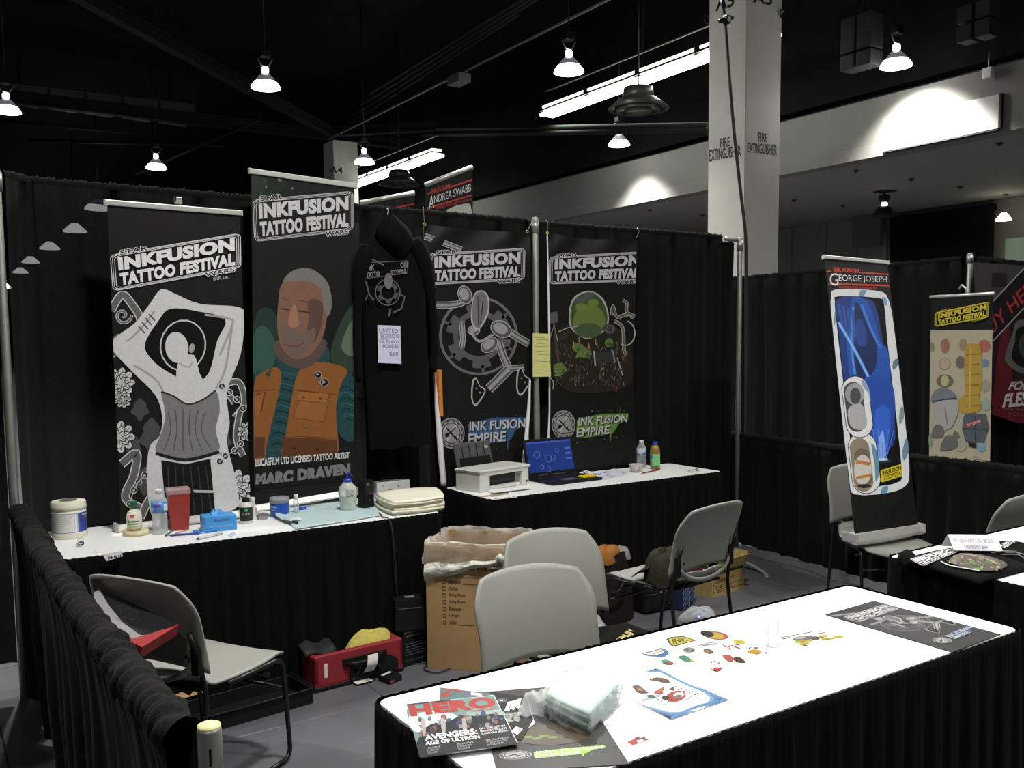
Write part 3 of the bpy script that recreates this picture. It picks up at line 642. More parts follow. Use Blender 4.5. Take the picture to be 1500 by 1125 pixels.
# ================================================================ CHAIRS
def make_chair(label, loc, rotz):
    t = thing('stacking_chair', label, 'chair', loc, rotz)
    def rnd_(a, b, k=.55): return a * math.sqrt(1 - k * b * b / 2), b * math.sqrt(1 - k * a * a / 2)
    def seat(i, j):
        a, b = i * 2 - 1, j * 2 - 1; x, y = rnd_(a, b, .5)
        X_ = x * (.235 - .012 * (y + 1)); Y_ = y * .265 - .005; z = .448 - .006 * (1 - x * x) - .008 * (1 - y * y)
        if y < -.72: z -= .05 * ((-.72 - y) / .28) ** 2
        if y > .55: z += (.085 * ((y - .55) / .4) ** 2) * (.55 + .45 * abs(x)); Y_ -= .02 * ((y - .55) / .4)
        return (X_, Y_, z)
    MB().shell(18, 18, seat, .009, GREYP, m2=GREYP).build('seat', t, world=False)
    def back(i, j):
        a, b = i * 2 - 1, j * 2 - 1; k = .75 if b > 0 else .15
        x, y = a * math.sqrt(1 - k * b * b / 2), b * math.sqrt(1 - (.5 if b > 0 else 0.0) * a * a / 2)
        h = (y + 1) / 2; wd = .24 - .012 * math.sin(PI * min(1, h * 1.4))
        z = .505 + .035 * (1 - a * a) * (1 - h) + h * .355
        Y_ = .205 + .035 * h + .07 * h * h + .045 * (1 - x * x)
        return (x * wd * 1.03, Y_, z)
    MB().shell(20, 16, back, .009, GREYP).build('backrest', t, world=False)
    MB().box((0, .0, .430), (.36, .40, .012), BLKP, .005).build('seat_pan', t, world=False)
    for sx in (-1, 1):
        x = sx * .222
        MB().tube(fillet([(x, .10, .428), (x, -.20, .425), (x, -.235, .012), (x, -.10, .011)], .05), .0095, BLKM, 8).build('leg', t, world=False)
        MB().tube(fillet([(x, -.10, .011), (x, .27, .011), (x * .99, .21, .43), (x * .97, .238, .56), (x * .93, .266, .66)], .05), .0095, BLKM, 8).build('leg', t, world=False)
        m = MB(); m.box((x * .93, .240, .555), (.035, .018, .10), BLKP, .006); m.build('back_bracket', t, world=False)
        MB().lathe([(.008, 0), (.006, .003)], (0, 0, 0), BLKM, 8, X=Matrix.Translation((x * .84, .262, .575)) @ Matrix.Rotation(-PI / 2, 4, 'X')).build('screw', t, world=False)
    m = MB(); m.tube([(-.222, -.12, .385), (.222, -.12, .385)], .007, BLKM, 6); m.tube([(-.222, -.19, .31), (.222, -.19, .31)], .007, BLKM, 6); m.build('crossbar', t, world=False)
    def lip(k):
        a = PI * k / 14; return (.195 * math.cos(a), .235 + .02 * math.sin(a), .560 - .09 * math.sin(a))
    MB().tube([lip(k) for k in range(15)], .009, GREYP, 8, flat=1.5).build('rear_lip', t, world=False)
    return t
D = math.radians
ch1 = make_chair('grey stacking chair seen side-on beside the left side drape', (.845, 3.475, 0), D(122.7))
ch2 = dup(ch1, (2.15, 2.74, 0), D(-2), 'grey stacking chair in front of the moving box, black shirt on its seat')
ch3 = dup(ch1, (1.78, 2.38, 0), D(-8), 'nearest grey stacking chair, its back rising behind the foreground table', scale=(1, 1, .965))
ch4 = dup(ch1, (3.18, 3.43, 0), D(187), 'grey stacking chair seen from behind with an olive jacket on it')
ch5 = dup(ch1, (4.77, 3.28, 0), D(-30), 'grey stacking chair holding the leaning rolled banner on the right')
ch6 = dup(ch1, (4.70, 2.72, 0), D(180), 'grey stacking chair cut by the right edge of the view')
# ================================================================ BANNERS AND PRINTS
def G(v): return srgb(v, v, v)
NY = Vector((0, -1, 0))
def roll_banner(label, q, rail, base, p0, n, fold_s, art, base_d=.09, ends=True, clipit=True):
    """q: TL,TR,BR,BL of the graphic; rail/base: thickness in metres; returns thing"""
    p0 = Vector(p0); n = Vector(n).normalized(); W = [onplane(u, v, p0, n) for u, v in q]
    mid = (W[2] + W[3]) / 2; ax = (W[1] - W[0]).normalized(); bx = (W[2] - W[3]).normalized(); up = ((W[0] + W[1]) / 2 - mid).normalized()
    t = thing('roll_up_banner', label, 'banner', (mid.x, mid.y, mid.z))
    MB().quadslab(W, n, .0012, VINYLB).build('graphic_panel', t)
    m = MB(); a = W[0] - ax * .012 + up * rail * .4; b = W[1] + ax * .012 + up * rail * .4
    X = Matrix(((ax.x, n.x, up.x, 0), (ax.y, n.y, up.y, 0), (ax.z, n.z, up.z, 0), (0, 0, 0, 1))); L_ = (b - a).length
    X1 = Matrix.Translation((a + b) / 2) @ X; m.box((0, 0, 0), (L_, .018, rail), ALUL, .004, X=X1)
    r = m.build('top_rail', t)
    for sx in (-1, 1): MB().box((sx * (L_ / 2 - .002), 0, 0), (.008, .024, rail * 1.12), mat('grey_end_cap', (.4, .4, .4), .4), .002, X=X1).build('rail_end_cap', r)
    if base:
        if 4 < mid.y < 5: base = max(.03, min(W[2].z, W[3].z) - TT - .001); base_d = .07
        up2 = Vector((0, 0, 1)); n2 = Vector((n.x, n.y, 0)).normalized()
        X2 = Matrix(((bx.x, n2.x, 0, 0), (bx.y, n2.y, 0, 0), (bx.z, n2.z, 1, 0), (0, 0, 0, 1))); c = (W[2] + W[3]) / 2 - up2 * base / 2 - n2 * 0.012; L2 = (W[2] - W[3]).length + .03
        prof = [(-.5, -.5), (.5, -.5), (.5, -.25), (.32, .5), (-.32, .5), (-.5, -.25)]
        m = MB(); vs = []; 
        for sx in (-1, 1):
            for py_, pz_ in prof: vs.append(Vector((sx * L2 / 2, py_ * base_d, pz_ * base)))
        k = len(prof); fs = [tuple(range(k)), tuple(reversed(range(k, 2 * k)))] + [((i + 1) % k, i, k + i, k + (i + 1) % k) for i in range(k)]
        m.add(vs, fs, ALUL, False, Matrix.Translation(c) @ X2); cas = m.build('cassette', t)
        for sx in (-1, 1): MB().box((sx * (L2 / 2 + .006), 0, .004), (.014, base_d * 1.05, base * 1.12), mat('grey_end_cap'), .006, X=Matrix.Translation(c) @ X2).build('cassette_end_cap', cas)
    pole = MB().tube([(W[2] + W[3]) / 2 - n * .02, (W[0] + W[1]) / 2 - n * .014], .007, ALU, 8); pole.build('rear_pole', t)
    a = Art(p0, n); art(a)
    cl = None
    if clipit:
        cl = [(W[0], (W[0] - W[3]).cross(n)), (W[1], -(W[1] - W[2]).cross(n)), (W[0], (W[0] - W[1]).cross(n)), (W[3], (W[2] - W[3]).cross(n))]
        cl = [(p, v if (v.dot((W[0] + W[2]) / 2 - p) < 0) else -v) for p, v in cl]
    a.build('printed_artwork', t, clip=cl); return t
def spiral(a, cx, cy, r, turns, wd, c, ph=0, sgn=1):
    a.line([(cx + sgn * r * (1 - k / 26) * math.cos(ph + turns * 2 * PI * k / 24), cy + r * (1 - k / 26) * math.sin(ph + turns * 2 * PI * k / 24)) for k in range(25)], wd, c)
def rosette(a, cx, cy, r, seed=0):
    rnd = random.Random(seed)
    for ring_, cnt in ((1.0, 9), (.7, 7), (.42, 5)):
        for k in range(cnt):
            t = 2 * PI * (k + ring_) / cnt; x = cx + r * ring_ * .62 * math.cos(t); y = cy + r * ring_ * .62 * math.sin(t)
            a.ell(x, y, r * .36 * ring_ + 1.6, r * .24 * ring_ + 1.4, (.012, .012, .012), math.degrees(t), 12)
            a.ell(x, y, r * .34 * ring_ + .8, r * .2 * ring_ + .6, G(200), math.degrees(t), 12)
            a.line([(x - 2 * math.cos(t), y - 2 * math.sin(t)), (x + r * .25 * math.cos(t), y + r * .25 * math.sin(t))], .8, G(30))
            a.k -= 2
        a.k += 2
    a.ell(cx, cy, r * .16, r * .16, G(190))
def chain(a, pts, r=4.2):
    for k, p in enumerate(pts):
        a.ell(p[0], p[1], r * 1.25, r * 1.25, G(200), n=14); a.ell(p[0], p[1], r, r, G(25), n=14); a.ell(p[0], p[1], r * .5, r * .5, G(150), n=8)
        if k: a.k -= 3
    a.k += 3
    a.line(pts, 1.2, G(190))
def art1(a):
    g1, g2, ol = G(95), G(70), G(205)
    # grey background blots and scrollwork
    for cx, cy, rx, ry in ((222, 640, 16, 24), (205, 600, 12, 14), (326, 645, 12, 16), (196, 655, 10, 16), (212, 705, 14, 18)): a.poly([(cx + rx * math.cos(t) * (1 + .25 * math.sin(5 * t)), cy + ry * math.sin(t) * (1 + .2 * math.cos(4 * t))) for t in [k * PI / 12 for k in range(24)]], g2)
    for pts, wd in (([(163, 455), (178, 432), (192, 444), (206, 470), (196, 500), (178, 505), (168, 492)], 9), ([(160, 520), (182, 512), (206, 520)], 9), ([(344, 590), (330, 566), (350, 560), (358, 590), (344, 612)], 7), ([(178, 680), (200, 664), (196, 696), (184, 730), (214, 748)], 10), ([(206, 758), (220, 730), (240, 716), (236, 760)], 9), ([(352, 600), (346, 640), (356, 668)], 7)):
        a.line(pts, wd + 3, ol, smooth=5); a.line(pts, wd, g1, smooth=5)
    spiral(a, 180, 462, 13, 1.3, 4.5, ol); spiral(a, 180, 462, 13, 1.3, 2.6, g1)
    for x, y, r, sd in ((176, 560, 22, 1), (174, 640, 24, 2), (345, 715, 28, 3), (362, 632, 14, 4), (180, 585, 12, 5)): rosette(a, x, y, r, sd)
    # plain pale flowing form in place of the printed figure: arch of two bands, a dark oval, an hourglass column
    sk, sh, dk = G(206), G(160), G(22)
    arch = [(166, 500), (200, 474), (222, 446), (238, 425), (256, 430), (290, 446), (348, 451), (355, 470), (350, 520), (330, 575), (334, 620), (330, 650), (342, 700), (346, 742), (318, 752), (290, 757), (262, 759), (252, 759), (226, 760), (217, 700), (222, 655), (236, 640), (240, 612), (230, 580), (196, 545), (168, 515)]
    a.poly([(p[0] + (-2.5 if p[0] < 270 else 2.5), p[1] - 1) for p in arch], ol, 4); a.poly(arch, sk, 4)
    a.poly([(212, 504), (232, 470), (250, 452), (290, 456), (330, 468), (318, 500), (306, 546), (282, 560), (246, 545), (222, 526)], G(16), 4)
    a.ell(268, 506, 34, 38, ol, 10); a.ell(268, 506, 32, 36, G(14), 10); a.ell(259, 509, 17, 23, sk, -8); a.ell(281, 510, 4, 7, sh, 10); a.poly([(264, 526), (284, 520), (292, 546), (300, 568), (266, 572), (258, 552)], sk, 3); a.line([(262, 532), (276, 538), (282, 530)], 2, sh, smooth=3)
    for pts in ([(186, 500), (206, 482), (226, 456)], [(300, 461), (336, 467), (340, 476), (322, 520)], [(196, 535), (232, 560), (246, 600)], [(340, 478), (330, 540), (316, 570)], [(232, 662), (262, 640), (300, 646), (326, 668)], [(240, 600), (280, 622), (322, 604)]): a.line(pts, 3.2, sh, smooth=4)
    for k in range(4): a.line([(203 + k * 5, 478 - k * 6), (212 + k * 5, 488 - k * 6)], 2, G(70)); a.k -= 1
    a.k += 1
    a.poly([(236, 574), (254, 580), (274, 592), (296, 586), (316, 572), (322, 600), (316, 630), (320, 662), (272, 672), (228, 664), (238, 630), (242, 604)], G(120), 3)
    a.line([(236, 574), (254, 580), (274, 592), (296, 586), (316, 572)], 2.4, G(40), smooth=4)
    for k in range(6): a.line([(246 + k * 11, 598 + abs(k - 2.5) * 2), (250 + k * 9, 630), (240 + k * 14, 660)], 1.6, G(80), smooth=4); a.k -= 1
    a.k += 1; a.line([(228, 664), (272, 674), (321, 662)], 5, G(28), smooth=4)
    a.poly([(236, 674), (272, 680), (308, 672), (316, 757), (244, 760)], G(22)); 
    for k in range(6): a.line([(246 + k * 11, 682), (248 + k * 12.5, 756)], 1.4, G(60)); a.k -= 1
    a.k += 1
    chain(a, [(325, 566), (336, 575), (347, 585), (356, 598)]); chain(a, [(352, 650), (344, 660), (330, 668), (322, 676)]); chain(a, [(212, 696), (203, 706), (196, 718), (190, 738)])
    festival_logo(a, [(161.5, 373.6), (352, 341.6), (352.8, 392), (165.6, 426.4)], G(226))
    a.text('© LFL Ltd.', [(312, 406), (334, 403), (334.5, 407.5), (312.5, 411)], G(200), .01)
t = roll_banner('left rolled banner with white festival lettering over a black and pale grey print', [(157, 300), (351, 315), (367, 745), (177, 768)], .026, .045, (0, 4.66, 0), NY, 1, art1)
def binder(px, lab, y=4.66):
    p = onplane(px[0], px[1], (0, y, 0), NY); m = MB(); m.box(p, (.035, .02, .035), mat('pale_clip_metal', (.5, .52, .45), .35, .6), .004); m.box(p + Vector((-.014, 0, .012)), (.006, .026, .03), BLKM)
    m.solo('banner_clip', lab, 'clip', p)
binder((261, 294), 'small metal clip on the top rail of the left rolled banner')
def art2(a):
    # backdrop of green haze patches
    a.poly([(366, 250), (420, 262), (400, 300), (366, 330)], (.014, .022, .014), 3); a.poly([(368, 256), (392, 262), (380, 290), (367, 300)], (.02, .034, .02), 3)
    a.ell(410, 263, 3.2, 3.2, (.12, .11, .12)); a.ell(408, 262, 1.2, 1.2, (.4, .38, .4)); a.ell(428, 276, 1.5, 1.5, (.2, .2, .18)); a.ell(390, 274, 1, 1, (.3, .3, .25)); a.ell(387, 264, .7, .7, (.3, .3, .25))
    a.poly([(372, 470), (392, 450), (412, 480), (410, 540), (372, 560)], (.018, .04, .032), 4); a.poly([(372, 490), (388, 478), (402, 500), (400, 535), (372, 548)], (.03, .085, .065), 4)
    a.poly([(484, 520), (500, 470), (520, 450), (519, 540), (500, 550)], (.03, .05, .035), 4); a.poly([(500, 510), (510, 478), (519, 470), (519, 520)], (.10, .15, .10), 4)
    # plain man-like bust standing in for the printed portrait
    OR, OD, TE, TD = (.25, .088, .018), (.10, .032, .009), (.009, .052, .06), (.004, .020, .024)
    a.poly([(480, 540), (505, 545), (520, 560), (520, 640), (500, 640), (484, 600)], TE, 4); a.poly([(372, 560), (382, 545), (376, 640), (372, 640)], TE, 3)
    for k in range(7): a.line([(494 + k * 2, 572 + k * 8), (506, 566 + k * 8), (518, 574 + k * 7)], 1.3, (.03, .14, .16) if k % 2 else TD, smooth=3)
    a.poly([(406, 520), (446, 528), (470, 508), (482, 512), (478, 540), (440, 552), (428, 600), (414, 672), (388, 672), (398, 600), (410, 545)], TE, 3)
    for k in range(15): a.line([(400 + 12 - k * 1.1, 548 + k * 8), (412 - k * .4, 545 + k * 8), (432 - k * 1.1, 550 + k * 8)], 1.5, TD if k % 2 else (.02, .11, .12), smooth=2)
    a.poly([(372, 566), (384, 546), (406, 538), (412, 556), (402, 604), (390, 655), (388, 672), (372, 672)], OR, 3); a.poly([(373, 640), (388, 640), (387, 673), (372, 674)], OD)
    a.poly([(434, 552), (446, 536), (470, 530), (508, 540), (500, 562), (492, 600), (496, 650), (494, 662), (470, 668), (414, 668), (418, 640), (426, 590)], OR, 3)
    a.poly([(414, 640), (494, 644), (493, 666), (468, 670), (412, 671)], OD)
    a.line([(428, 571), (492, 578)], 1.4, OD); a.line([(414, 638), (492, 642)], 1.2, (.08, .025, .01)); a.line([(372, 573), (404, 571)], 1.2, OD)
    a.poly([(440, 577), (483, 580), (474, 618), (430, 612)], (.28, .105, .024)); a.line([(440, 577), (483, 580), (474, 618), (430, 612)], 1.1, OD, closed=True); a.poly([(438, 573), (482, 576), (478, 591), (434, 586)], (.31, .115, .028)); a.line([(438, 573), (482, 576), (478, 591), (434, 586)], 1, OD, closed=True)
    for x, y in ((445, 582), (469, 584)): a.ell(x, y, 2, 2, (.06, .05, .03)); a.k -= 1
    a.k += 1
    a.poly([(372, 582), (388, 574), (384, 600), (374, 612)], (.31, .11, .028)); a.line([(376, 578), (388, 574), (382, 604)], 2.2, OD)
    a.ring(449, 622, 6, 5, 1.6, (.12, .09, .04), 0, 180); a.line([(420, 644), (478, 648), (474, 662), (424, 658)], .9, OD, closed=True)
    for x, y in ((431, 657), (465, 658)): a.ell(x, y, 2, 2, (.03, .02, .015)); a.k -= 1
    a.k += 1
    for x, y, r in ((466, 549, 5.2), (475, 560, 6.4)): a.ell(x, y, r, r, G(150)); a.ell(x, y, r * .82, r * .82, G(16)); a.ell(x - 1, y - .5, r * .36, r * .36, G(150))
    a.poly([(388, 549), (398, 538), (396, 552)], (.05, .05, .04))
    SK, SD = (.20, .098, .065), (.095, .048, .034)
    a.poly([(402, 500), (474, 496), (472, 520), (446, 540), (412, 530)], (.09, .06, .05), 3)
    a.poly([(408, 440), (412, 418), (430, 402), (456, 402), (474, 416), (480, 446), (474, 490), (456, 518), (432, 526), (412, 508), (406, 476)], SK, 4)
    a.poly([(414, 412), (430, 396), (456, 394), (480, 414), (486, 446), (480, 464), (474, 450), (470, 424), (452, 412), (430, 412)], (.17, .16, .145), 4)
    a.poly([(452, 440), (472, 444), (470, 480), (456, 506), (446, 500), (452, 470)], SD, 4); a.poly([(413, 470), (440, 488), (462, 480), (456, 508), (434, 522), (416, 508)], (.15, .10, .085), 4)
    a.poly([(428, 450), (433, 448), (438, 474), (430, 480), (422, 474)], (.34, .16, .10), 3); a.line([(412, 452), (424, 454)], 2.2, (.05, .03, .02)); a.line([(436, 455), (454, 458)], 2.4, (.05, .03, .02)); a.line([(412, 436), (424, 440)], 1.8, SD); a.line([(438, 440), (458, 444)], 1.8, SD)
    a.line([(416, 504), (432, 508), (446, 502)], 2.2, (.16, .04, .035), smooth=3)
    festival_logo(a, [(370.3, 293), (517, 280.3), (517, 337), (373, 353.7)], G(196), dark=(.02, .02, .018), lw=.9)
    a.text('LUCASFILM LTD LICENSED TATTOO ARTIST', [(374, 672), (512, 662), (512, 671), (374.5, 683.5)], G(215), .03)
    q = [(375, 694), (513, 678), (513, 697), (374, 713)]
    a.text('MARC DRAVEN', q, G(120), .085)
    a.poly([(373, 710), (400, 708), (516, 694), (516, 702), (373, 718)], G(24))
roll_banner('taller rolled banner with a portrait in an orange vest and green haze', [(368, 254), (519, 275), (517.5, 716), (372.5, 740)], .028, .04, (0, 4.80, 0), NY, 1, art2)

# ---- hanging vinyl banners
def vinyl(label, top, right, bottom, left, plane_y, art, wavy=.008, clip=None):
    """grid cloth between measured outlines; top and bottom are point lists, slight creases near the top"""
    def interp(L, t):
        f_ = t * (len(L) - 1); i = min(int(f_), len(L) - 2); f_ -= i; return Vector(L[i]) * (1 - f_) + Vector(L[i + 1]) * f_
    P0 = Vector((0, plane_y, 0)); mb = MB()
    def fn(i, j):
        T = interp(top, i); B = interp(bottom, i); Lf = interp(left, j); Rt = interp(right, j)
        p = T * (1 - j) + B * j + Lf * (1 - i) + Rt * i - (Vector(top[0]) * (1 - i) * (1 - j) + Vector(top[-1]) * i * (1 - j) + Vector(bottom[0]) * (1 - i) * j + Vector(bottom[-1]) * i * j)
        w = onplane(p.x, p.y, P0, NY); e = max(0, 1 - j / .13)
        w.y += -wavy * 2.2 * e * math.sin(6 * i + 1.2) + wavy * 1.4 * e * math.sin(14 * i + 30 * j) - .003 * math.sin(i * 9 + 2) * 0 + .012 * e
        return w
    c = onplane(*top[0], P0, NY); t = thing('hanging_banner', label, 'banner', (c.x, plane_y, onplane(*bottom[0], P0, NY).z))
    mb.shell(40, 60, fn, .0012, PAPER, m2=VINYLB); mb.build('vinyl_sheet', t)
    a = Art(P0 + Vector((0, -.003, 0)), NY); art(a)
    cl = None
    if clip: cl = [(onplane(*clip[0], P0, NY), (onplane(*clip[1], P0, NY) - onplane(*clip[0], P0, NY)).cross(NY))]
    if cl: pc, pn = cl[0]; pn = pn if pn.dot(onplane(700 if clip[0][0] > 700 and clip[0][0] < 800 else 860, 500, P0, NY) - pc) < 0 else -pn; cl = [(pc, pn)]
    a.build('printed_artwork', t, clip=cl); return t
YELM = mat('brass_eyelet', (.55, .6, .12), .35, .6)
def eyelet(t, u, v, y, col=YELM):
    p = onplane(u, v, (0, y - .006, 0), NY); MB().tube([p + Vector((math.cos(a) * .008, 0, math.sin(a) * .008)) for a in [k * PI / 6 for k in range(12)]], .0028, col, 6, closed=True).build('eyelet', t)
def hook(t, pts, y):
    MB().tube(cr([onplane(u, v, (0, y - dy, 0), NY) for u, v, dy in pts], 4, False), .0022, ALU, 6).build('hook_wire', t)
def disc_ring(a, cx, cy, r, ry, c1=G(105), c2=G(85)):
    a.ring(cx, cy, r, ry, r * .07, c1); a.k -= 1
    for k in range(6):
        a.ring(cx, cy, r * .74, ry * .74, r * .22, c2, k * 60 + 6, k * 60 + 42, n=40); a.k -= 1; a.ring(cx, cy, r * .87, ry * .87, r * .2, c2, k * 60 + 20, k * 60 + 25, n=80); a.k -= 1
    a.k += 1; a.ring(cx, cy, r * .6, ry * .6, r * .14, c2)
def bones(a, S=G(150), Sh=G(80), O=G(175)):
    a.step = .00002
    # pale jointed rods and ovals standing in for the printed machine figure
    for pts, wd in (([(622, 346), (645, 354), (676, 366)], 7), ([(636, 447), (668, 446), (682, 440)], 8), ([(742, 484), (775, 504)], 9), ([(730, 500), (738, 524), (746, 540)], 9), ([(746, 540), (716, 570)], 12), ([(746, 540), (768, 538)], 7), ([(676, 470), (678, 495), (676, 510)], 6)):
        a.line(pts, wd + 2, O, smooth=3); a.line(pts, wd, Sh, smooth=3); a.line(pts, wd * .45, S, smooth=3)
    for x, y, rx, ry, rt in ((681, 432, 9, 13, -20), (734, 482, 15, 11, 25), (694, 484, 8, 6, 0), (717, 505, 13, 9, -40)): a.ell(x, y, rx + 1.2, ry + 1.2, O, rt); a.ell(x, y, rx, ry, Sh, rt); a.ell(x - 1, y - 1, rx * .75, ry * .7, S, rt)
    a.poly([(692, 440), (697, 428), (708, 426), (716, 436), (716, 458), (706, 478), (698, 484), (690, 470)], O, 4); a.poly([(693, 442), (698, 430), (708, 428), (714, 438), (714, 456), (705, 476), (699, 481), (692, 468)], G(112), 4)
    a.line([(700, 434), (701, 478)], 1.5, G(60)); a.line([(708, 434), (704, 474)], 1.5, G(60)); a.line([(690, 486), (702, 500), (722, 490)], 4, S, smooth=4)
    for x, y in ((698, 575), (764, 560)): 
        a.poly([(x - 6, y - 18), (x, y - 22), (x + 5, y - 10), (x + 14, y - 4), (x + 6, y + 12), (x - 2, y + 20), (x - 8, y + 8)], O, 2); a.poly([(x - 4, y - 16), (x, y - 19), (x + 4, y - 9), (x + 12, y - 3), (x + 5, y + 10), (x - 2, y + 17), (x - 6, y + 7)], G(24), 2)
        a.ell(x, y - 6, 1.5, 1.5, (.05, .2, .3)); a.ell(x + 5, y, 1.4, 1.4, (.35, .32, .05))
def arth1(a):
    disc_ring(a, 701, 492, 56, 56); bones(a)
    festival_logo(a, [(628.6, 371.6), (769, 363.8), (768, 409.6), (628.6, 417)], G(190))
    a.text('© LFL 2015', [(725, 411), (735, 410), (735, 413), (725, 414)], G(120))
    q = [(688, 617), (770, 612), (768, 644), (688, 650)]; splat(a, q, (.03, .09, .2), 2); emblem(a, 661, 634.5, 19.5, 22.5)
    for st, b in (('INK FUSION', (.0, .02, 1.0, .45)), ('EMPIRE', (-.02, .56, .66, 1.0))): a.text(st, q, (.015, .02, .03), .06, (b[0] + .01, b[1] + .03, b[2] + .02, b[3] + .04)); a.text(st, q, G(185), .02, b)
h1 = vinyl('hanging black vinyl banner with grey ring print and blue paint splash', [(620, 328), (650, 332), (700, 336), (745, 339), (777, 337)], [(777, 337), (777, 470), (776, 590), (768, 702)], [(651, 714), (700, 711), (768, 702)], [(620, 328), (628, 440), (638, 560), (651, 714)], 4.945, arth1, clip=((777, 337), (775.5, 600)))
eyelet(h1, 622, 328.5, 4.945); eyelet(h1, 772.5, 339.5, 4.945)
hook(h1, [(622, 328, .006), (621, 318, .012), (620, 306, .02), (619.5, 303, .0)], 4.945); hook(h1, [(773, 338, .006), (777, 330, .015), (779, 325, .02)], 4.945)
PLY = (0, 4.945, 0)
m = MB(); L_ = [(635, 553), (642, 620), (648, 690), (651, 714)]; R_ = [(636, 553), (646, 620), (651, 690), (653, 714)]
def strip(Lp, Rp, y, name, label, par, bulge=.012):
    mb = MB(); P0 = Vector((0, y, 0))
    def fn(i, j):
        f_ = j * (len(Lp) - 1); k = min(int(f_), len(Lp) - 2); f_ -= k
        p = (Vector(Lp[k]) * (1 - f_) + Vector(Lp[k + 1]) * f_) * (1 - i) + (Vector(Rp[k]) * (1 - f_) + Vector(Rp[k + 1]) * f_) * i
        w = onplane(p.x, p.y, P0, NY); w.y -= bulge * math.sin(PI * i); return w
    mb.shell(6, 20, fn, .001, PAPER); return mb.build(name, par, label=label)
strip([(635, 540), (637, 600), (641, 660), (646, 714)], [(636, 540), (644, 600), (650, 660), (655, 713)], 4.935, 'curled_edge', 'white back of the curled left edge', h1)
strip([(775, 556), (772, 600), (767, 650), (764, 680)], [(777, 556), (777, 600), (773, 650), (770, 680)], 4.935, 'curled_edge', 'white back of the curled right edge', h1)
def arth2(a):
    GR, GD, BR, LN = (.12, .18, .035), (.045, .075, .018), (.06, .042, .025), G(170)
    # plain green and brown heap of rounded shapes in place of the printed creature
    rnd = random.Random(4)
    a.poly([(810, 492), (838, 468), (870, 430), (892, 470), (920, 500), (925, 560), (880, 575), (830, 572), (806, 540)], (.022, .018, .013), 4)
    for k in range(150):
        x = rnd.uniform(812, 916); y = rnd.uniform(500, 562); a.line([(x, y), (x + rnd.uniform(-3, 3), y + 5)], 1.0, (.09, .06, .045) if k % 3 else (.2, .16, .12)); a.k -= 1
    a.k += 1
    a.poly([(836, 480), (834, 454), (842, 434), (864, 426), (884, 438), (892, 466), (884, 486), (858, 496)], LN, 4); a.poly([(838, 480), (836, 455), (844, 436), (864, 428), (882, 440), (890, 466), (882, 485), (858, 494)], GD, 4)
    a.poly([(840, 470), (848, 452), (866, 446), (882, 456), (886, 476), (862, 490), (844, 486)], GR, 4); a.ell(862, 484, 20, 11, (.05, .09, .03)); a.ell(851, 450, 8, 6, (.14, .2, .04)); a.ell(869, 444, 8, 6, (.14, .2, .04))
    a.poly([(842, 440), (856, 432), (870, 428), (866, 438), (846, 444)], G(80), 2)
    for x, y in ((848, 510), (857, 517), (820, 540), (892, 502)): a.ell(x, y, 10 if y > 505 else 6, 7, (.10, .16, .04), 20); a.ell(x + 2, y + 3, 6, 3, GD, 20)
    for x in (848, 853, 858): a.ell(x - 2, 520, 1.6, 5, (.14, .2, .05), 20); a.k -= 1
    a.k += 1
    for k in range(4): a.ell(818, 534 + k * 5, 7, 2, (.12, .19, .05), -8); a.k -= 1
    a.k += 1
    a.poly([(870, 516), (898, 514), (900, 530), (872, 534)], G(52)); a.line([(870, 514), (872, 536)], 2, LN); a.line([(897, 512), (901, 531)], 2, G(130))
    a.poly([(806, 458), (816, 456), (818, 472), (806, 474)], G(85)); a.line([(811, 474), (818, 530)], 3, (.07, .04, .02)); a.line([(804, 500), (812, 476), (817, 500)], 1, LN)
    for pts in ([(896, 462), (898, 448), (902, 462), (910, 466)], [(912, 440), (918, 444), (918, 456), (928, 466)], [(900, 470), (912, 480), (914, 512), (918, 520)], [(908, 464), (922, 460), (930, 464)]): a.line(pts, 5, LN, smooth=4); a.line(pts, 3.2, (.13, .095, .07), smooth=4)
    a.ring(916, 488, 14, 18, 1.6, LN, -80, 120); a.line([(904, 524), (908, 536), (912, 550)], 1.2, LN); a.line([(806, 552), (811, 560), (810, 570)], 1, LN)
    a.ell(893, 482, 9, 8, G(60)); a.ring(893, 482, 6, 5, 1, G(120)); a.poly([(820, 490), (832, 484), (832, 494), (822, 500)], G(48)); a.line([(818, 486), (832, 480), (846, 478)], 1.2, LN)
    for x, y in ((848, 494), (840, 500), (872, 496), (862, 502)): a.line([(x, y), (x + 1, y + 9)], 1.8, (.3, .2, .06)); a.k -= 1
    a.k += 1
    festival_logo(a, [(805, 376.5), (946, 368.5), (941, 411), (804.5, 416)], G(190))
    q = [(848, 611), (920, 606), (916, 633), (846, 640)]; splat(a, q, (.11, .22, .04), 6); emblem(a, 825.5, 622, 17.5, 21)
    for st, b in (('INK FUSION', (.0, .02, 1.0, .45)), ('EMPIRE', (-.02, .56, .66, 1.0))): a.text(st, q, (.02, .03, .015), .06, (b[0] + .01, b[1] + .03, b[2] + .02, b[3] + .04)); a.text(st, q, G(185), .02, b)
    a.poly([(902, 566), (905, 566), (904, 574), (901, 574)], (.09, .03, .025))
h2 = vinyl('hanging black vinyl banner with green and brown print and green paint splash', [(802, 340), (830, 346), (880, 350), (934, 350)], [(934, 350), (930, 480), (929, 570), (934, 700)], [(803, 684), (860, 692), (934, 690)], [(802, 340), (805, 440), (805, 580), (803, 684)], 4.955, arth2, clip=((931.5, 350), (929.5, 560)))
eyelet(h2, 801.8, 341.5, 4.955)
hook(h2, [(802, 340, .006), (802.5, 332, .015), (802, 324, .02), (799, 322.5, .0)], 4.955); hook(h2, [(932, 348, .006), (936, 340, .015), (935, 336, .02), (933, 334, .0)], 4.955)
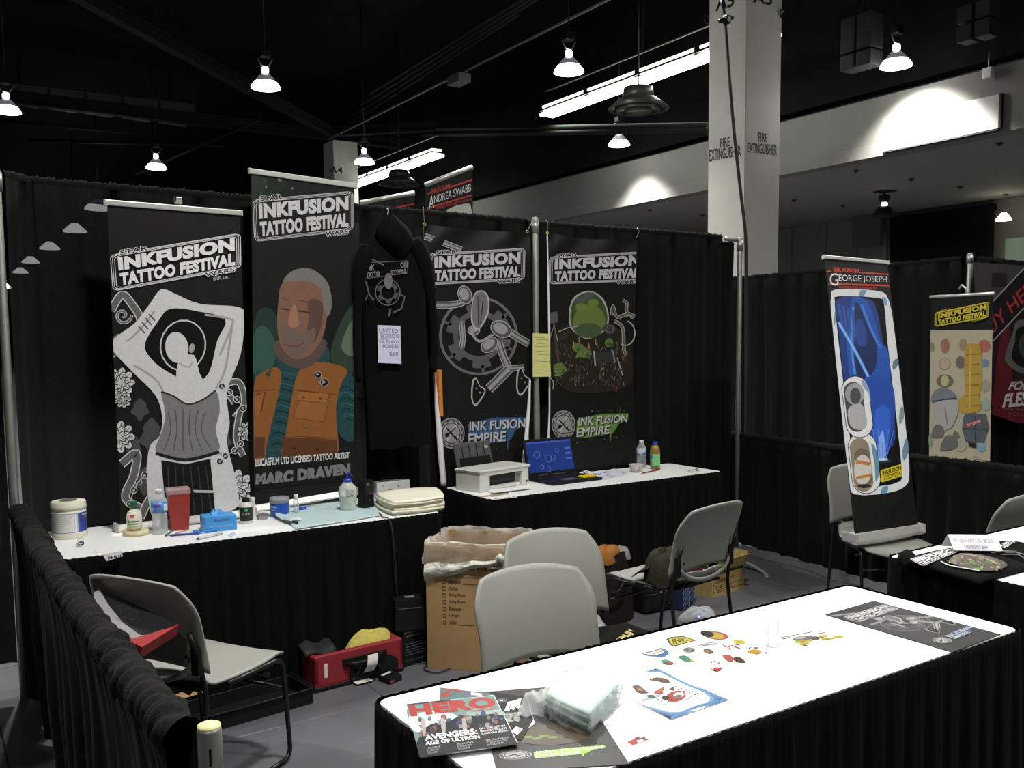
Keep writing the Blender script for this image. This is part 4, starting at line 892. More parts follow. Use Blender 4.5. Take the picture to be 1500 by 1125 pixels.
strip([(801, 342), (803, 480), (804, 600), (801, 660)], [(802.3, 342), (806, 480), (806, 600), (804.5, 660)], 4.952, 'curled_edge', 'thin white curled left edge', h2, .004)

# ---- leaning banner on the right chair
def artg(a):
    a.line([(1211, 397), (1218, 397.5)], 2, (.5, .06, .03)); a.line([(1258, 399), (1302, 402)], 2, (.5, .06, .03)); a.line([(1213.5, 415.5), (1304, 418.5)], 2.4, (.5, .06, .03))
    a.text('INK FUSION', [(1220.5, 391), (1258, 394), (1258, 400), (1221, 398.5)], (.55, .05, .03), .05)
    a.text('G', [(1215, 400), (1228, 400.5), (1228.5, 418), (1216, 419)], (.8, .8, .8), .0)
    a.text('EORGE JOSEPH', [(1228.5, 402), (1299, 405), (1299.5, 415.5), (1229, 414.5)], (.8, .8, .8), .0)
    a.text('LUCASFILM LTD LICENSED ARTIST', [(1229, 418.5), (1285.5, 420.5), (1285.5, 424), (1229.5, 422.5)], (.45, .06, .04), .03)
    fr = [(1224, 424), (1284, 426), (1302, 440), (1312, 500), (1326, 620), (1332, 690), (1326, 712), (1300, 722), (1252, 724), (1244, 700), (1232, 600), (1218, 460), (1218, 436)]
    a.poly(fr, (.72, .74, .76), 3)
    for pts, c in (([(1261, 425), (1270, 426), (1264, 434), (1258, 434)], (.2, .32, .5)), ([(1293, 434), (1300, 440), (1298, 448), (1292, 442)], (.22, .35, .55)), ([(1308, 530), (1315, 525), (1316, 534), (1308, 542)], (.12, .2, .25)), ([(1318, 600), (1323, 596), (1324, 612), (1317, 622)], (.2, .3, .32)), ([(1322, 660), (1328, 640), (1331, 660), (1324, 676)], (.15, .25, .35)), ([(1293, 714), (1301, 712), (1299, 722), (1290, 723)], (.15, .3, .45)), ([(1222, 460), (1224, 456), (1224, 470), (1222, 476)], (.15, .3, .28))): a.poly(pts, c, 2)
    inn = [(1228, 434), (1283, 436), (1295, 446), (1300, 500), (1313, 610), (1321, 690), (1316, 706), (1290, 712), (1262, 714), (1252, 690), (1240, 600), (1225, 470), (1223, 442)]
    a.poly(inn, (.006, .006, .01), 3)
    a.poly([(1226, 438), (1270, 437), (1286, 460), (1302, 560), (1312, 640), (1296, 662), (1276, 674), (1258, 660), (1242, 600), (1228, 480)], (.012, .04, .22), 3)
    a.poly([(1248, 438), (1262, 436), (1276, 452), (1290, 500), (1302, 520), (1306, 620), (1290, 640), (1262, 620), (1246, 560), (1240, 500), (1245, 460)], (.015, .085, .42), 4)
    a.poly([(1252, 448), (1258, 446), (1272, 480), (1284, 506), (1282, 540), (1262, 560), (1252, 530), (1252, 480)], (.006, .02, .10), 3)
    a.poly([(1254, 470), (1264, 470), (1270, 492), (1268, 506), (1258, 506), (1253, 492)], (.02, .06, .26), 4)
    a.line([(1250, 450), (1247, 500), (1252, 548)], 3.5, (.08, .25, .65), smooth=4); a.line([(1262, 446), (1276, 482), (1290, 510)], 3.5, (.06, .2, .6), smooth=4)
    for k in range(4): a.line([(1228 + k * 7, 445 + k * 3), (1234 + k * 6, 476 + k * 6)], 4, (.03, .09, .35)); a.k -= 1
    a.k += 1
    a.line([(1228, 472), (1256, 520), (1290, 590), (1296, 604)], 4.5, (.10, .3, .8), smooth=3); a.line([(1228, 472), (1256, 520), (1290, 590), (1296, 604)], 1.6, (.3, .55, .95), smooth=3)
    a.poly([(1256, 560), (1304, 556), (1310, 620), (1286, 660), (1270, 620)], (.015, .07, .38), 3)
    a.poly([(1282, 600), (1304, 600), (1300, 664), (1290, 672), (1280, 668)], (.03, .12, .6), 2); a.poly([(1288, 640), (1294, 632), (1298, 668), (1292, 672), (1286, 668)], (.25, .4, .9), 2)
    for k in range(5): a.line([(1286 + k * 3, 672), (1278 + k * 8, 628)], 1.0, (.1, .25, .75)); a.k -= 1
    a.k += 1
    a.ell(1292, 675, 15, 3.4, (.03, .03, .04)); a.ell(1290, 673, 11, 2.4, (.45, .6, .85))
    # two plain ovals
    cap = lambda cx, cy, rx, h, sl: [(cx + rx * math.cos(t) + sl * (h if math.sin(t) > 0 else -h), cy + (h if math.sin(t) > 0 else -h) + rx * 1.05 * math.sin(t)) for t in [2 * PI * (k + .5) / 28 for k in range(28)]]
    a.poly(cap(1266, 678, 21.5, 23, .13), (.008, .008, .008)); a.poly(cap(1266, 678, 20.5, 23, .13), (.74, .75, .76)); a.poly([(1276, 650), (1284, 660), (1288, 690), (1283, 706), (1281, 680)], (.12, .28, .38), 3)
    a.poly(cap(1262, 681, 14.5, 24, .13), (.27, .22, .15)); a.poly(cap(1265, 684, 12, 15, .13), (.15, .12, .09))
    a.ell(1264, 688, 13, 22, (.60, .57, .52)); a.line([(1254, 676), (1275, 680)], 5, (.5, .2, .05)); a.line([(1254, 700), (1276, 696)], 4, (.5, .2, .05)); a.ell(1266, 712, 10, 3, (.02, .02, .02))
    a.poly(cap(1256, 596, 20.5, 24, .13), (.008, .008, .008)); a.poly(cap(1256, 596, 19.5, 24, .13), (.76, .76, .77)); a.poly([(1262, 556), (1272, 566), (1276, 590), (1272, 576), (1264, 566)], (.25, .35, .6), 3)
    a.poly(cap(1252.5, 596, 14, 22, .13), (.06, .06, .065)); a.ell(1252, 577, 14, 16, (.33, .33, .34)); a.poly([(1242, 600), (1256, 590), (1266, 598), (1270, 622), (1262, 630), (1246, 624)], (.42, .42, .43), 3); a.ell(1253, 580, 8, 12, (.07, .07, .075))
    q = [(1289.6, 689), (1321.6, 679), (1322, 697), (1291, 707)]; a.poly(rrect(q, (.08, .12)), (.6, .5, .02)); 
    a.text('INKFUSION', q, (.02, .02, .01), .035, (.08, .12, .94, .48)); a.text('TATTOO FESTIVAL', q, (.02, .02, .01), .02, (.08, .54, .94, .88))
BL = PZ(1252, 782, .530); BR_ = PZ(1344, 768, .525); TLg = PY(1207, 376, 3.83)
ng = (BR_ - BL).cross(TLg - BL); ng = ng.normalized() if ng.dot(EYE - BL) > 0 else -ng.normalized()
tg = roll_banner('rolled banner leaning on the right chair, blue print in a white rounded frame', [(1208, 379), (1300, 387), (1344, 768), (1252, 782)], .026, .052, BL, ng, 1, artg, base_d=.10)

# ---- small banner with pale print on the far right drape
XN = Vector((-1, 0, 0))
def artd(a):
    a.poly([(1363, 484), (1454, 483), (1450, 679), (1361, 668.5)], (.40, .36, .26))
    for x, y, rx, ry, c in ((1384.5, 507, 7, 11, (.30, .13, .09)), (1411, 505, 6, 9, (.27, .22, .12)), (1442, 507, 9, 9.5, (.36, .12, .08)), (1384, 533, 8.5, 8.8, (.16, .14, .12)), (1384, 533, 7.6, 7.9, (.40, .33, .22)), (1407, 531, 7, 9, (.13, .12, .11)), (1442, 532, 7, 6, (.12, .22, .28)), (1384, 558, 12.5, 9.5, (.14, .12, .08)), (1384, 558, 6, 8, (.42, .38, .22)), (1444, 592, 7, 10, (.28, .33, .28)), (1443, 565, 7, 9, (.30, .28, .20)), (1437, 655, 7, 7, (.18, .32, .40)), (1365, 508, 3, 7, (.2, .2, .15)), (1363, 645, 3, 10, (.2, .28, .18)), (1407, 651, 9, 10, (.35, .33, .24))):
        a.ell(x, y, rx, ry, c); 
    GO, GD = (.40, .26, .04), (.20, .11, .02)
    a.poly([(1416, 506), (1430, 504), (1437, 512), (1438, 560), (1434, 580), (1437, 596), (1430, 604), (1407, 604), (1404, 586), (1414, 576), (1412, 540)], GO, 3)
    for k in range(6): a.line([(1415, 520 + k * 15), (1436, 518 + k * 15)], 1.4, GD); a.k -= 1
    a.k += 1; a.line([(1422, 510), (1420, 596)], 2.2, (.5, .36, .1))
    SL, SW = (.16, .175, .20), (.34, .34, .33)
    a.poly([(1365, 590), (1368, 574), (1382, 568), (1396, 574), (1400, 586)], SL, 3); a.line([(1366, 588), (1401, 583)], 2, (.03, .03, .09))
    a.poly([(1368, 590), (1400, 586), (1404, 600), (1394, 626), (1376, 630), (1370, 610)], SW, 2); a.line([(1384, 596), (1388, 622)], 2, G(120))
    for pts in ([(1364, 640), (1370, 622), (1382, 626), (1380, 640)], [(1377, 660), (1384, 640), (1396, 638), (1404, 654)], [(1398, 630), (1406, 640), (1396, 644)]): a.poly(pts, (.13, .125, .115), 2)
    a.poly([(1411, 612), (1414, 606), (1444, 606), (1448, 626), (1441, 648), (1414, 646), (1409, 628)], (.075, .095, .11), 1); a.line([(1410, 628), (1447, 629)], 1.5, (.02, .03, .03)); a.line([(1429, 608), (1429, 646)], 2, (.03, .04, .045)); a.poly([(1418, 648), (1430, 649), (1430, 656), (1419, 654)], (.02, .02, .02))
    q = [(1414, 621), (1438, 613), (1439, 618.5), (1415.5, 626.5)]; a.poly(q, (.35, .03, .03)); a.text('TATTOO INK', q, (.6, .58, .55), .02, (.1, .18, .92, .82))
    a.text('Mark', [(1426, 668), (1432, 668.6), (1432, 670.6), (1426, 670)], G(50)); a.text('Pakskowmostaken', [(1426, 671.5), (1446, 673.5), (1446, 675.5), (1426, 673.2)], G(50))
    festival_logo(a, [(1370, 458), (1449, 442), (1447, 465), (1369, 478.5)], (.55, .45, .03), lw=.8, small=False)
    a.line([(1378, 455), (1391, 452)], 1.5, (.2, .18, .03)); a.line([(1424, 471), (1441, 467)], 1.5, (.2, .18, .03))
xb = 8.62
def xban():
    p0 = Vector((xb, 0, 0)); q = [(1364, 435), (1455, 430), (1450.5, 679), (1361, 669)]; W = [onplane(u, v, p0, XN) for u, v in q]
    t = thing('roll_up_banner', 'small banner with yellow logo and pale print hanging by the far corner pole', 'banner', W[3])
    MB().quadslab(W, XN, .002, VINYLB).build('graphic_panel', t)
    m = MB(); m.tube([W[0] + Vector((0, .01, .0)), W[1] + Vector((0, -.01, 0))], .016, ALUL, 8); m.build('top_rail', t)
    c = (W[0] * .45 + W[1] * .55); m = MB(); m.tube([c + Vector((0, -.02, 0)), c + Vector((0, -.02, .06)), c + Vector((0, .03, .10)), c + Vector((0.0, .06, .06))], .01, ALUL, 6); m.build('hanger_hook', t)
    a = Art(p0, XN, step=.0004, base=.003); artd(a); a.build('printed_artwork', t)
xban()
# ---- dark red poster at the right edge
def poster():
    y = 5.02; p0 = Vector((0, y, 0)); q = [(1426, 384), (1530, 391), (1530, 617), (1450, 607)]
    W = [onplane(u, v, p0, NY) for u, v in q]; W[3] = onplane(1440, 606, p0, NY)
    t = thing('poster', 'dark red and black poster with a slanting red-lettered band at the right edge', 'poster', W[3])
    MB().quadslab(W, NY, .004, mat('grey_poster_sheet', (.055, .05, .055), .4, var=.1, scale=3)).build('poster_sheet', t)
    a = Art(p0, NY, step=.0004, base=.002)
    a.poly([(1452, 380 + 6), (1495, 388), (1530, 389), (1530, 380), (1455, 442)], (.055, .05, .055)); a.k = 0; a.mb = MB()
    a.poly([(1452, 420), (1475, 420), (1475, 400), (1454, 400)], (.02, .018, .02))
    a.poly([(1455, 470), (1480, 440), (1530, 420), (1530, 617), (1450, 607)], (.02, .012, .014)); a.poly([(1464, 500), (1478, 474), (1484, 560), (1530, 540), (1530, 617), (1456, 608), (1458, 560)], (.11, .008, .014), 2)
    a.poly([(1455, 441), (1512, 380), (1530, 376), (1530, 430), (1500, 452), (1455, 498)], (.012, .011, .013)); a.line([(1455, 441), (1500, 393), (1530, 362)], 1.6, G(170)); a.line([(1454, 500), (1500, 451), (1530, 420)], 1.6, G(170))
    a.text('UY HERN', [(1443, 474), (1521, 396), (1530, 412), (1452, 492)], (.38, .035, .03), .01)
    a.poly([(1484, 486), (1488, 472), (1500, 468), (1530, 470), (1530, 545), (1500, 548), (1478, 536), (1472, 522)], G(92), 3); a.poly([(1487, 500), (1492, 480), (1530, 478), (1530, 538), (1498, 538), (1482, 524)], G(24), 3); a.ell(1506, 506, 14, 20, G(60)); a.ell(1508, 508, 9, 14, G(30))
    a.text('FORGE THE', [(1482, 559), (1560, 553), (1560, 572), (1476, 572)], G(170), .04); a.text('FLESH', [(1473, 577), (1518, 571), (1518, 594), (1468, 597)], G(190), .04)
    a.text('STAR WARS TATTOOS', [(1469, 598), (1540, 599), (1540, 602), (1469, 601)], G(120)); a.text('VOLUME 1', [(1476, 603), (1520, 604), (1520, 610), (1476, 609)], (.22, .04, .03), .02)
    cl = [(W[3], (0, 0, -1)), (W[2], (1, 0, 0))]
    a.build('printed_artwork', t, clip=[(onplane(1530, 500, p0, NY), (1, 0, 0))])
poster()
# ---- banners in the booth behind (tops above the drape)
def back_banner(q, y, name, label):
    p0 = Vector((0, y, 0)); n = Vector((-.25, -1, 0)).normalized(); W = [onplane(u, v, p0, n) for u, v in q]
    t = thing('roll_up_banner', label, 'banner', (W[3].x, W[3].y, 0))
    dn = W[3].z - .02; Wb = W[:2] + [Vector((W[1].x, W[1].y, .1)), Vector((W[0].x, W[0].y, .1))]
    MB().quadslab(Wb, n, .002, VINYLB).build('graphic_panel', t)
    MB().tube([W[0] + Vector((0, 0, .012)), W[1] + Vector((0, 0, .012))], .02, ALUL, 8).build('top_rail', t)
    c = (Wb[2] + Wb[3]) / 2; MB().box((c.x, c.y, .05), (abs(W[1].x - W[0].x), .2, .1), ALUL, .02).build('cassette', t)
    a = Art(p0, n, step=.0003, base=.002)
    if name:
        R_ = (.5, .05, .03)
        a.line([(625.5, 284), (632, 282)], 2, R_); a.line([(660, 274), (692, 263)], 2.4, R_); a.line([(626, 305), (691, 286)], 2.4, R_)
        a.text('INK FUSION', [(632, 277.5), (659, 269), (659.5, 276), (632.5, 284)], R_, .04)
        a.text('A', [(628, 287), (636, 285), (636, 304), (628, 307)], (.8, .8, .8)); a.text('NDREA SWABB', [(636, 286.5), (690, 269), (690, 280), (636, 298)], (.8, .8, .8))
        a.text('LUCASFILM LTD LICENSED TATTOO ARTIST', [(638, 303), (691, 290), (691, 293.5), (638, 306.5)], R_, .02); a.poly([(655, 307), (684, 298), (690, 304), (690, 330), (655, 330)], (.55, .56, .5), 2)
    else:
        a.line([(580, 304), (607, 298.5)], 2.4, (.5, .05, .03))
    a.build('printed_artwork', t); return t
back_banner([(623, 274), (692, 247), (692, 310), (623, 320)], 6.9, True, 'small banner top with red lines and white name above the back drape')
back_banner([(528, 300), (607, 285), (607, 312), (528, 316)], 7.3, False, 'top of a black banner with red line peeking over the back drape')
# ================================================================ HOODIE, SIGNS, YELLOW SHEET
def hoodie():
    y0 = 4.80
    P = lambda u, v, dy=0: PY(u, v, y0 + dy)
    base = P(585, 620); t = thing('hooded_sweatshirt', 'black hooded sweatshirt with pale chest print hanging on the back drape', 'clothing', base)
    outl = [(332, 562, 576, .03), (345, 545, 596, .05), (360, 533, 612, .06), (385, 528, 620, .065), (430, 530, 622, .07), (480, 532, 624, .07), (540, 534, 628, .065), (600, 538, 630, .055), (640, 540, 632, .045), (655, 541, 632, .03)]
    mb = MB(); N = 26; rings = []
    for k, (v, ul, ur, d) in enumerate(outl):
        a = P(ul, v); b = P(ur, v); c = (a + b) / 2; rx = (b - a).length / 2
        rings.append([(c.x + rx * math.cos(2 * PI * i / N), y0 + d * .75 * math.sin(2 * PI * i / N) * (1 + .12 * math.sin(i * 2.3 + k)), c.z + .006 * math.sin(i * 1.7 + k * 2)) for i in range(N)])
    vs = [p for r in rings for p in r]; fs = [(k * N + i, k * N + (i + 1) % N, (k + 1) * N + (i + 1) % N, (k + 1) * N + i) for k in range(len(rings) - 1) for i in range(N)]
    mb.add(vs, [tuple(reversed(f)) for f in fs] + [tuple(range(N))], COTTON, True); mb.build('body', t)
    for side, pts in (('l', [(540, 362), (530, 395), (524, 450), (523, 510), (527, 560)]), ('r', [(604, 352), (620, 385), (632, 440), (637, 495), (634, 545)])):
        MB().tube([P(u, v, -.015) for u, v in cr(pts, 4, False)], .05, COTTON, 12, rs=[.03 + .028 * math.sin(PI * min(1, (k + 2) / 10)) - .0006 * k for k in range(17)]).build('sleeve', t)
    mb = MB(); c = P(566, 344); 
    def hood(i, j):
        a = 2 * PI * i; r = math.sin(PI * (.08 + .9 * j)); return (c.x + .115 * r * math.cos(a) + .06 * j, y0 - .05 + .06 * r * math.sin(a) * (1 + .2 * math.sin(3 * a)), c.z + .105 - .24 * j + .015 * math.sin(4 * a) * r)
    mb.grid(22, 10, lambda i, j: hood(1 - i, j), COTTON); mb.build('hood', t)
    MB().tube([P(567, 306, .0), P(569, 304, .03), P(568, 318, -.01), P(566, 323, -.03)], .003, mat('white_hanger_wire', (.6, .6, .6), .4), 6).build('hanger_hook', t)
    a = Art((0, y0 - .062, 0), NY, step=.00003, base=.001)
    q = [(533, 385), (598, 382), (597, 400), (535, 408)]; c1 = G(120)
    a.line(rrect(q, (.06, .12)), 1, G(90), closed=True)
    a.text('INK', [(535, 388), (549, 387), (549, 396), (536, 397)], c1, .04); a.text('ON', [(586, 384), (597, 383), (597, 392), (587, 393)], c1, .04); a.text('TATTO', [(536, 399), (556, 397), (556, 405), (537, 407)], c1, .04); a.text('STIVAL', [(572, 396), (596, 393), (596, 401), (573, 402)], c1, .04)
    disc_ring(a, 568, 428, 18, 19, G(95), G(75)); a.ell(569, 412, 6, 12, G(105)); a.line([(534, 376), (545, 380), (562, 388)], 2, G(90)); a.line([(536, 412), (541, 432), (548, 440)], 2.4, G(80)); a.line([(582, 430), (593, 434), (588, 452), (576, 458)], 2.6, G(85)); a.line([(572, 452), (570, 464)], 3, G(85)); a.line([(538, 432), (536, 440)], 2, G(80))
    a.build('chest_print', t)
hoodie()
def flat_sheet(name, label, cat, q, p0, n, th, m, art=None, group=None, step=.00003):
    n = Vector(n).normalized(); W = [onplane(u, v, p0, n) for u, v in q]; c = sum(W, Vector()) / 4
    t = thing(name, label, cat, c, group=group); MB().quadslab(W, n, th, m).build('sheet', t)
    if art: a = Art(p0, n, step=step, base=.0004); art(a); a.build('printed_artwork', t)
    return t
INKB = (.05, .05, .16)
def price(a):
    for st, q in (('LIMITED', [(555, 481), (583, 482), (583, 488), (556, 488)]), ('EDITION', [(558, 489), (584, 489), (584, 495), (558, 496)]), ('Ink Fusion', [(555.5, 497), (584, 497), (584, 503), (556, 503)]), ('HOODIES', [(561, 504), (584, 505), (584, 510), (561, 510)]), ('$60', [(571, 515), (583, 515), (583, 523), (571, 522)])): a.text(st, q, INKB, -.004)
flat_sheet('price_sign', 'white handwritten price sign pinned on the black hooded sweatshirt', 'sign', [(553, 476), (586.5, 477.5), (588, 533), (554, 531.5)], (0, 4.725, 0), NY, .0012, mat('pale_lilac_paper', (.62, .62, .80), .7, var=.03), price)
def ylines(a):
    for k, v in enumerate((494, 497, 503, 507, 514, 519, 524, 529, 543, 546)): a.line([(784 + (k % 3), v), (798 + (k * 5) % 9, v + 1)], .6, (.2, .22, .12)); a.k -= 1
flat_sheet('paper_sheet', 'yellow ruled paper sheet taped to the middle drape pole', 'paper', [(780.5, 488), (804.5, 489), (807, 551.5), (780.5, 552)], (0, 4.895, 0), NY, .001, mat('yellow_legal_paper', (.66, .64, .24), .7, var=.03), ylines)
OC = mat('orange_card', (.62, .22, .02), .6, var=.06)
p = flat_sheet('ticket_strip', 'orange paper strip hanging over the left edge of the blue-splash banner', 'paper', [(642, 541), (647, 542), (649.5, 610), (644, 610)], (0, 4.922, 0), NY, .002, OC)
flat_sheet('ticket_strip', 'darker red-orange strip tucked left of the orange strip', 'paper', [(636, 547), (641.5, 540), (645, 610), (641, 600)], (0, 4.926, 0), NY, .002, mat('deep_orange_card', (.45, .10, .02), .6))
MB().tube([(.1, 0, 0), (0, 0, 0)], .01, BLKM).build('zz'); bpy.data.objects.remove(bpy.data.objects['zz'])

# ================================================================ BACK LEFT TABLE
Z0 = TT + .0005
def T(u, v, z=None): return PZ(u, v, Z0 if z is None else z)
def place(label): return label
def bottle(name, label, base, prof, m, extra=(), seg=22, group=None, sx=1., sy=1.):
    t = thing(name, label, 'bottle', base, group=group); MB().lathe(prof, base, m, seg, sx=sx, sy=sy).build('bottle_body', t)
    for nm, pr, mm in extra: MB().lathe(pr, base, mm, seg, sx=sx, sy=sy).build(nm, t)
    return t
def label_art(t, base, r, z0, z1, items, sx=1., sy=1.):
    """flat-print wrapped on a cylinder facing the camera: items use u in -1..1 (quarter turn each side) and v 0..1"""
    d = Vector((-base[0], -base[1])).normalized(); a0 = math.atan2(d.y, d.x)
    for k, (kind, arg, c) in enumerate(items):
        rr = r + .0004 + k * .00012; mp = lambda u, v: (base[0] + math.cos(a0 + u * PI / 2) * rr * sx, base[1] + math.sin(a0 + u * PI / 2) * rr * sy, base[2] + z1 - (z1 - z0) * v)
        mb = MB()
        if kind == 'r':
            u0, v0, u1, v1 = arg; mb.grid(max(2, int((u1 - u0) * 10)), 1, lambda i, j: mp(u0 + (u1 - u0) * i, v1 + (v0 - v1) * j), ink(c))
        else:
            st, (u0, v0, u1, v1), bold = arg; g, fs = glyphs(st, bold); mb.add([mp(u0 + (u1 - u0) * x, v1 - (v1 - v0) * y) for x, y in g], fs, ink(c))
        mb.build('label_print', t)
CREAM = mat('cream_hdpe_plastic', (.66, .65, .52), .45, var=.03, scale=10)
b = T(102.5, 786); r = wm(b, 24); h = hz(b, 102, 733) - Z0
t = thing('wipes_tub', 'cream wipes tub with blue label at the left end of the table', 'tub', b)
MB().lathe([(r * .96, 0), (r, .006), (r, h * .14), (r * .97, h * .16), (r * .97, h * .78), (r * .9, h * .8)], b, CREAM, 32).build('tub_body', t)
MB().lathe([(r * 1.0, h * .78), (r * 1.0, h * .88), (r * .985, h * .89), (r * .985, h * .97), (r * .92, h), (r * .5, h * 1.01), (0, h * 1.01)], b, CREAM, 32).build('lid', t)
label_art(t, b, r * .97, h * .17, h * .70, [('r', (-1.0, 0, .9, 1), (.08, .10, .32)), ('r', (-1.0, .03, .32, .97), (.72, .72, .70)), ('r', (.4, .02, .9, .98), (.02, .05, .26)), ('t', ('Dispatch', (.52, .08, .98, .2), .03), (.7, .7, .7)), ('t', ('WIPES', (.6, .26, .85, .33), .02), (.6, .4, .1))] + [('r', (-.9, .12 + k * .1, .22 - (k % 3) * .12, .13 + k * .1), (.35, .36, .42)) for k in range(8)])
p_ = MB(); p_.lathe([(r * .5, h * 1.012), (r * .5, h * 1.022), (0, h * 1.022)], b, mat('dark_emblem_ring', (.1, .1, .09), .5), 20); p_.build('lid_emblem', t)
a = T(118, 800); t = thing('plastic_pouch', 'crumpled clear pouch with a black ring in front of the wipes tub', 'pouch', a)
MB().tube([a + Vector((-.004, -.012, .014)), a + Vector((.004, .03, .016)), a + Vector((.01, .07, .014))], .018, FILM, 10, flat=.7).build('pouch', t)
MB().tube([a + Vector((math.cos(k) * .011, -.02, .016 + math.sin(k) * .007)) for k in [i * PI / 6 for i in range(12)]], .0025, BLKP, 6, closed=True).build('ring', t)
flat_sheet('paper_slip', 'thin white paper slip lying between pouch and hanging barcode tag', 'paper', [(139, 806), (163, 799), (166, 804), (142, 811)], (0, 0, Z0 + .001), (0, 0, 1), .0008, PAPER)
def bar(a):
    for k in range(9): a.rect(158 + k * 2.2, 815.5 - k * .35, 159 + k * 2.2 + (k % 3) * .4, 819.5 - k * .35, G(30)); a.k -= 1
p = T(165, 815, .735); flat_sheet('barcode_tag', 'white barcode tag hanging over the front edge of the left table', 'tag', [(150, 812), (178, 807), (180, 815), (156, 822)], (0, 4.146, 0), NY, .0008, PAPER, bar)
b = T(199, 783); t = thing('tape_roll', 'roll of cream masking tape lying under the lotion bottle', 'tape', b); r = wm(b, 18)
MB().lathe([(r * .62, 0), (r, 0), (r, .022), (r * .62, .022), (r * .62, 0)], b, mat('cream_masking_tape', (.62, .55, .33), .6), 28).build('roll', t)
b2 = Vector((b.x - .004, b.y, Z0 + .0225)); hh = hz(b2, 197, 734) - b2.z; r = wm(b2, 10.5)
t = bottle('lotion_bottle', 'cream lotion bottle with dark green cap and red badge standing on masking tape', b2, [(r * .86, 0), (r, .01), (r * 1.05, hh * .45), (r * .9, hh * .62), (r * .45, hh * .72), (r * .42, hh * .74)], CREAM, [('cap', [(r * .44, hh * .73), (r * .44, hh * .97), (r * .38, hh)], mat('dark_green_cap', (.01, .10, .05), .35))], sy=.7)
label_art(t, b2, r * 1.03, hh * .05, hh * .6, [('r', (-.3, .10, .05, .3), (.5, .04, .03)), ('t', ('Bactine', (-.55, .42, .4, .56), .02), (.02, .02, .02)), ('r', (-.5, .62, .3, .70), (.05, .3, .12)), ('r', (-.3, .8, .2, .86), (.5, .4, .1))], sy=.7)
def water(label, u, v, vt, wpx, lbl, u0=None, capc=(.75, .75, .78)):
    b = T(u, v); r = wm(b, wpx / 2); h = hz(b, u, vt) - Z0
    prof = [(r * .8, 0), (r * .95, .006)] + [(r * (.95 if k % 2 else .87), h * (.06 + .042 * k)) for k in range(11)] + [(r, h * .55), (r, h * .70), (r * .97, h * .74), (r * .62, h * .86), (r * .36, h * .90), (r * .34, h * .93)]
    t = bottle('water_bottle', label, b, prof, PET, [('cap', [(r * .4, h * .92), (r * .42, h * .985), (r * .38, h)], mat('pale_bottle_cap', capc, .4))])
    m = MB().lathe([(r * 1.01, h * .50), (r * 1.01, h * .72)], b, mat(*lbl), 24); m.build('label_band', t)
    return t, b, r, h
t, b, r, h = water('clear water bottle with blue label beside the red sharps container', 235, 781, 716.5, 23, ('blue_bottle_label', (.05, .22, .55), .4))
label_art(t, b, r * 1.012, h * .50, h * .72, [('r', (.35, .2, .8, .85), (.7, .7, .75)), ('r', (-.5, .2, .1, .45), (.15, .05, .3)), ('r', (-.9, .5, -.4, .9), (.2, .45, .75))])
MB().lathe([(r * .72, 0), (r * .8, h * .0)], b, PET, 6).build('zz'); bpy.data.objects.remove(bpy.data.objects['zz'])
b = T(263, 775); w_ = wm(b, 30); h = hz(b, 263, 722) - Z0
t = thing('sharps_container', 'tall dark red sharps container with milky lid on the left table', 'container', b)
m = MB(); X = Matrix.Translation(b) @ Matrix.Rotation(-.1, 4, 'Z'); k = w_ / 2; kk = k * .78
m.add([(-kk, -kk, 0), (kk, -kk, 0), (kk, kk, 0), (-kk, kk, 0), (-k, -k, h), (k, -k, h), (k, k, h), (-k, k, h)], [(3, 2, 1, 0), (4, 5, 6, 7), (0, 1, 5, 4), (1, 2, 6, 5), (2, 3, 7, 6), (3, 0, 4, 7)], mat('deep_red_plastic', (.30, .03, .02), .4, var=.05), X=X); m.build('bin_body', t)
LIDM = mat('milky_pink_lid', (.45, .30, .32), .3, var=.05, film=.25); m = MB(); m.box((0, 0, h + .012), (k * 2.1, k * 2.1, .026), LIDM, .006, X=X); m.build('lid', t)
m = MB(); m.box((k * 2.05, -.0, h + .008), (k * 1.9, k * 1.2, .004), mat('clear_flap', (.6, .6, .62), .2, film=.6), X=X @ Matrix.Rotation(.10, 4, 'Y')); m.build('open_flap', t)
def stick(name, label, cat, a, b_, r, m, tip=None, tipm=None, cap=None, capm=None, rise=0.):
    a = T(*a, Z0 + r + .001); b_ = T(*b_, Z0 + r + .001 + rise); t = thing(name, label, cat, (a + b_) / 2)
    MB().tube([a, b_], r, m, 8).build('barrel', t)
    d = (b_ - a).normalized()
    if tipm: MB().tube([a, a - d * .012], r, tipm, 8, rs=[r * .9, r * .2]).build('tip', t)
    if capm: MB().tube([b_ - d * .03, b_ + d * .002], r * 1.12, capm, 8).build('cap', t)
stick('pen', 'blue ballpoint pen lying in front of the red sharps container', 'pen', (251, 784), (291, 781), .0045, mat('blue_pen_plastic', (.02, .05, .32), .35), tipm=BLKP)
stick('pen', 'green and clear pen lying slanted beside the water bottle', 'pen', (243, 784), (253, 777), .005, mat('green_pen_plastic', (.10, .22, .14), .4), tipm=BLKP)
stick('pen', 'pink pen lying behind the blue ballpoint pen', 'pen', (257, 781), (276, 776), .004, mat('pink_pen', (.5, .32, .30), .4))
flat_sheet('paper_slip', 'folded white slip lying behind the blue ballpoint pen', 'paper', [(262, 778), (282, 773), (284, 778), (264, 782)], (0, 0, Z0 + .001), (0, 0, 1), .001, PAPER)
stick('marker_pen', 'white marker pen with black end lying in front of the blue razor', 'pen', (290, 789), (324, 781), .0065, mat('white_marker_barrel', (.6, .6, .6), .35), capm=mat('grey_marker_cap', (.5, .5, .5), .4), tipm=BLKP)
t = thing('disposable_razor', 'bright blue disposable razor lying beside the blue glove box', 'razor', T(296, 778)); BL_ = mat('bright_blue_plastic', (.02, .22, .62), .35)
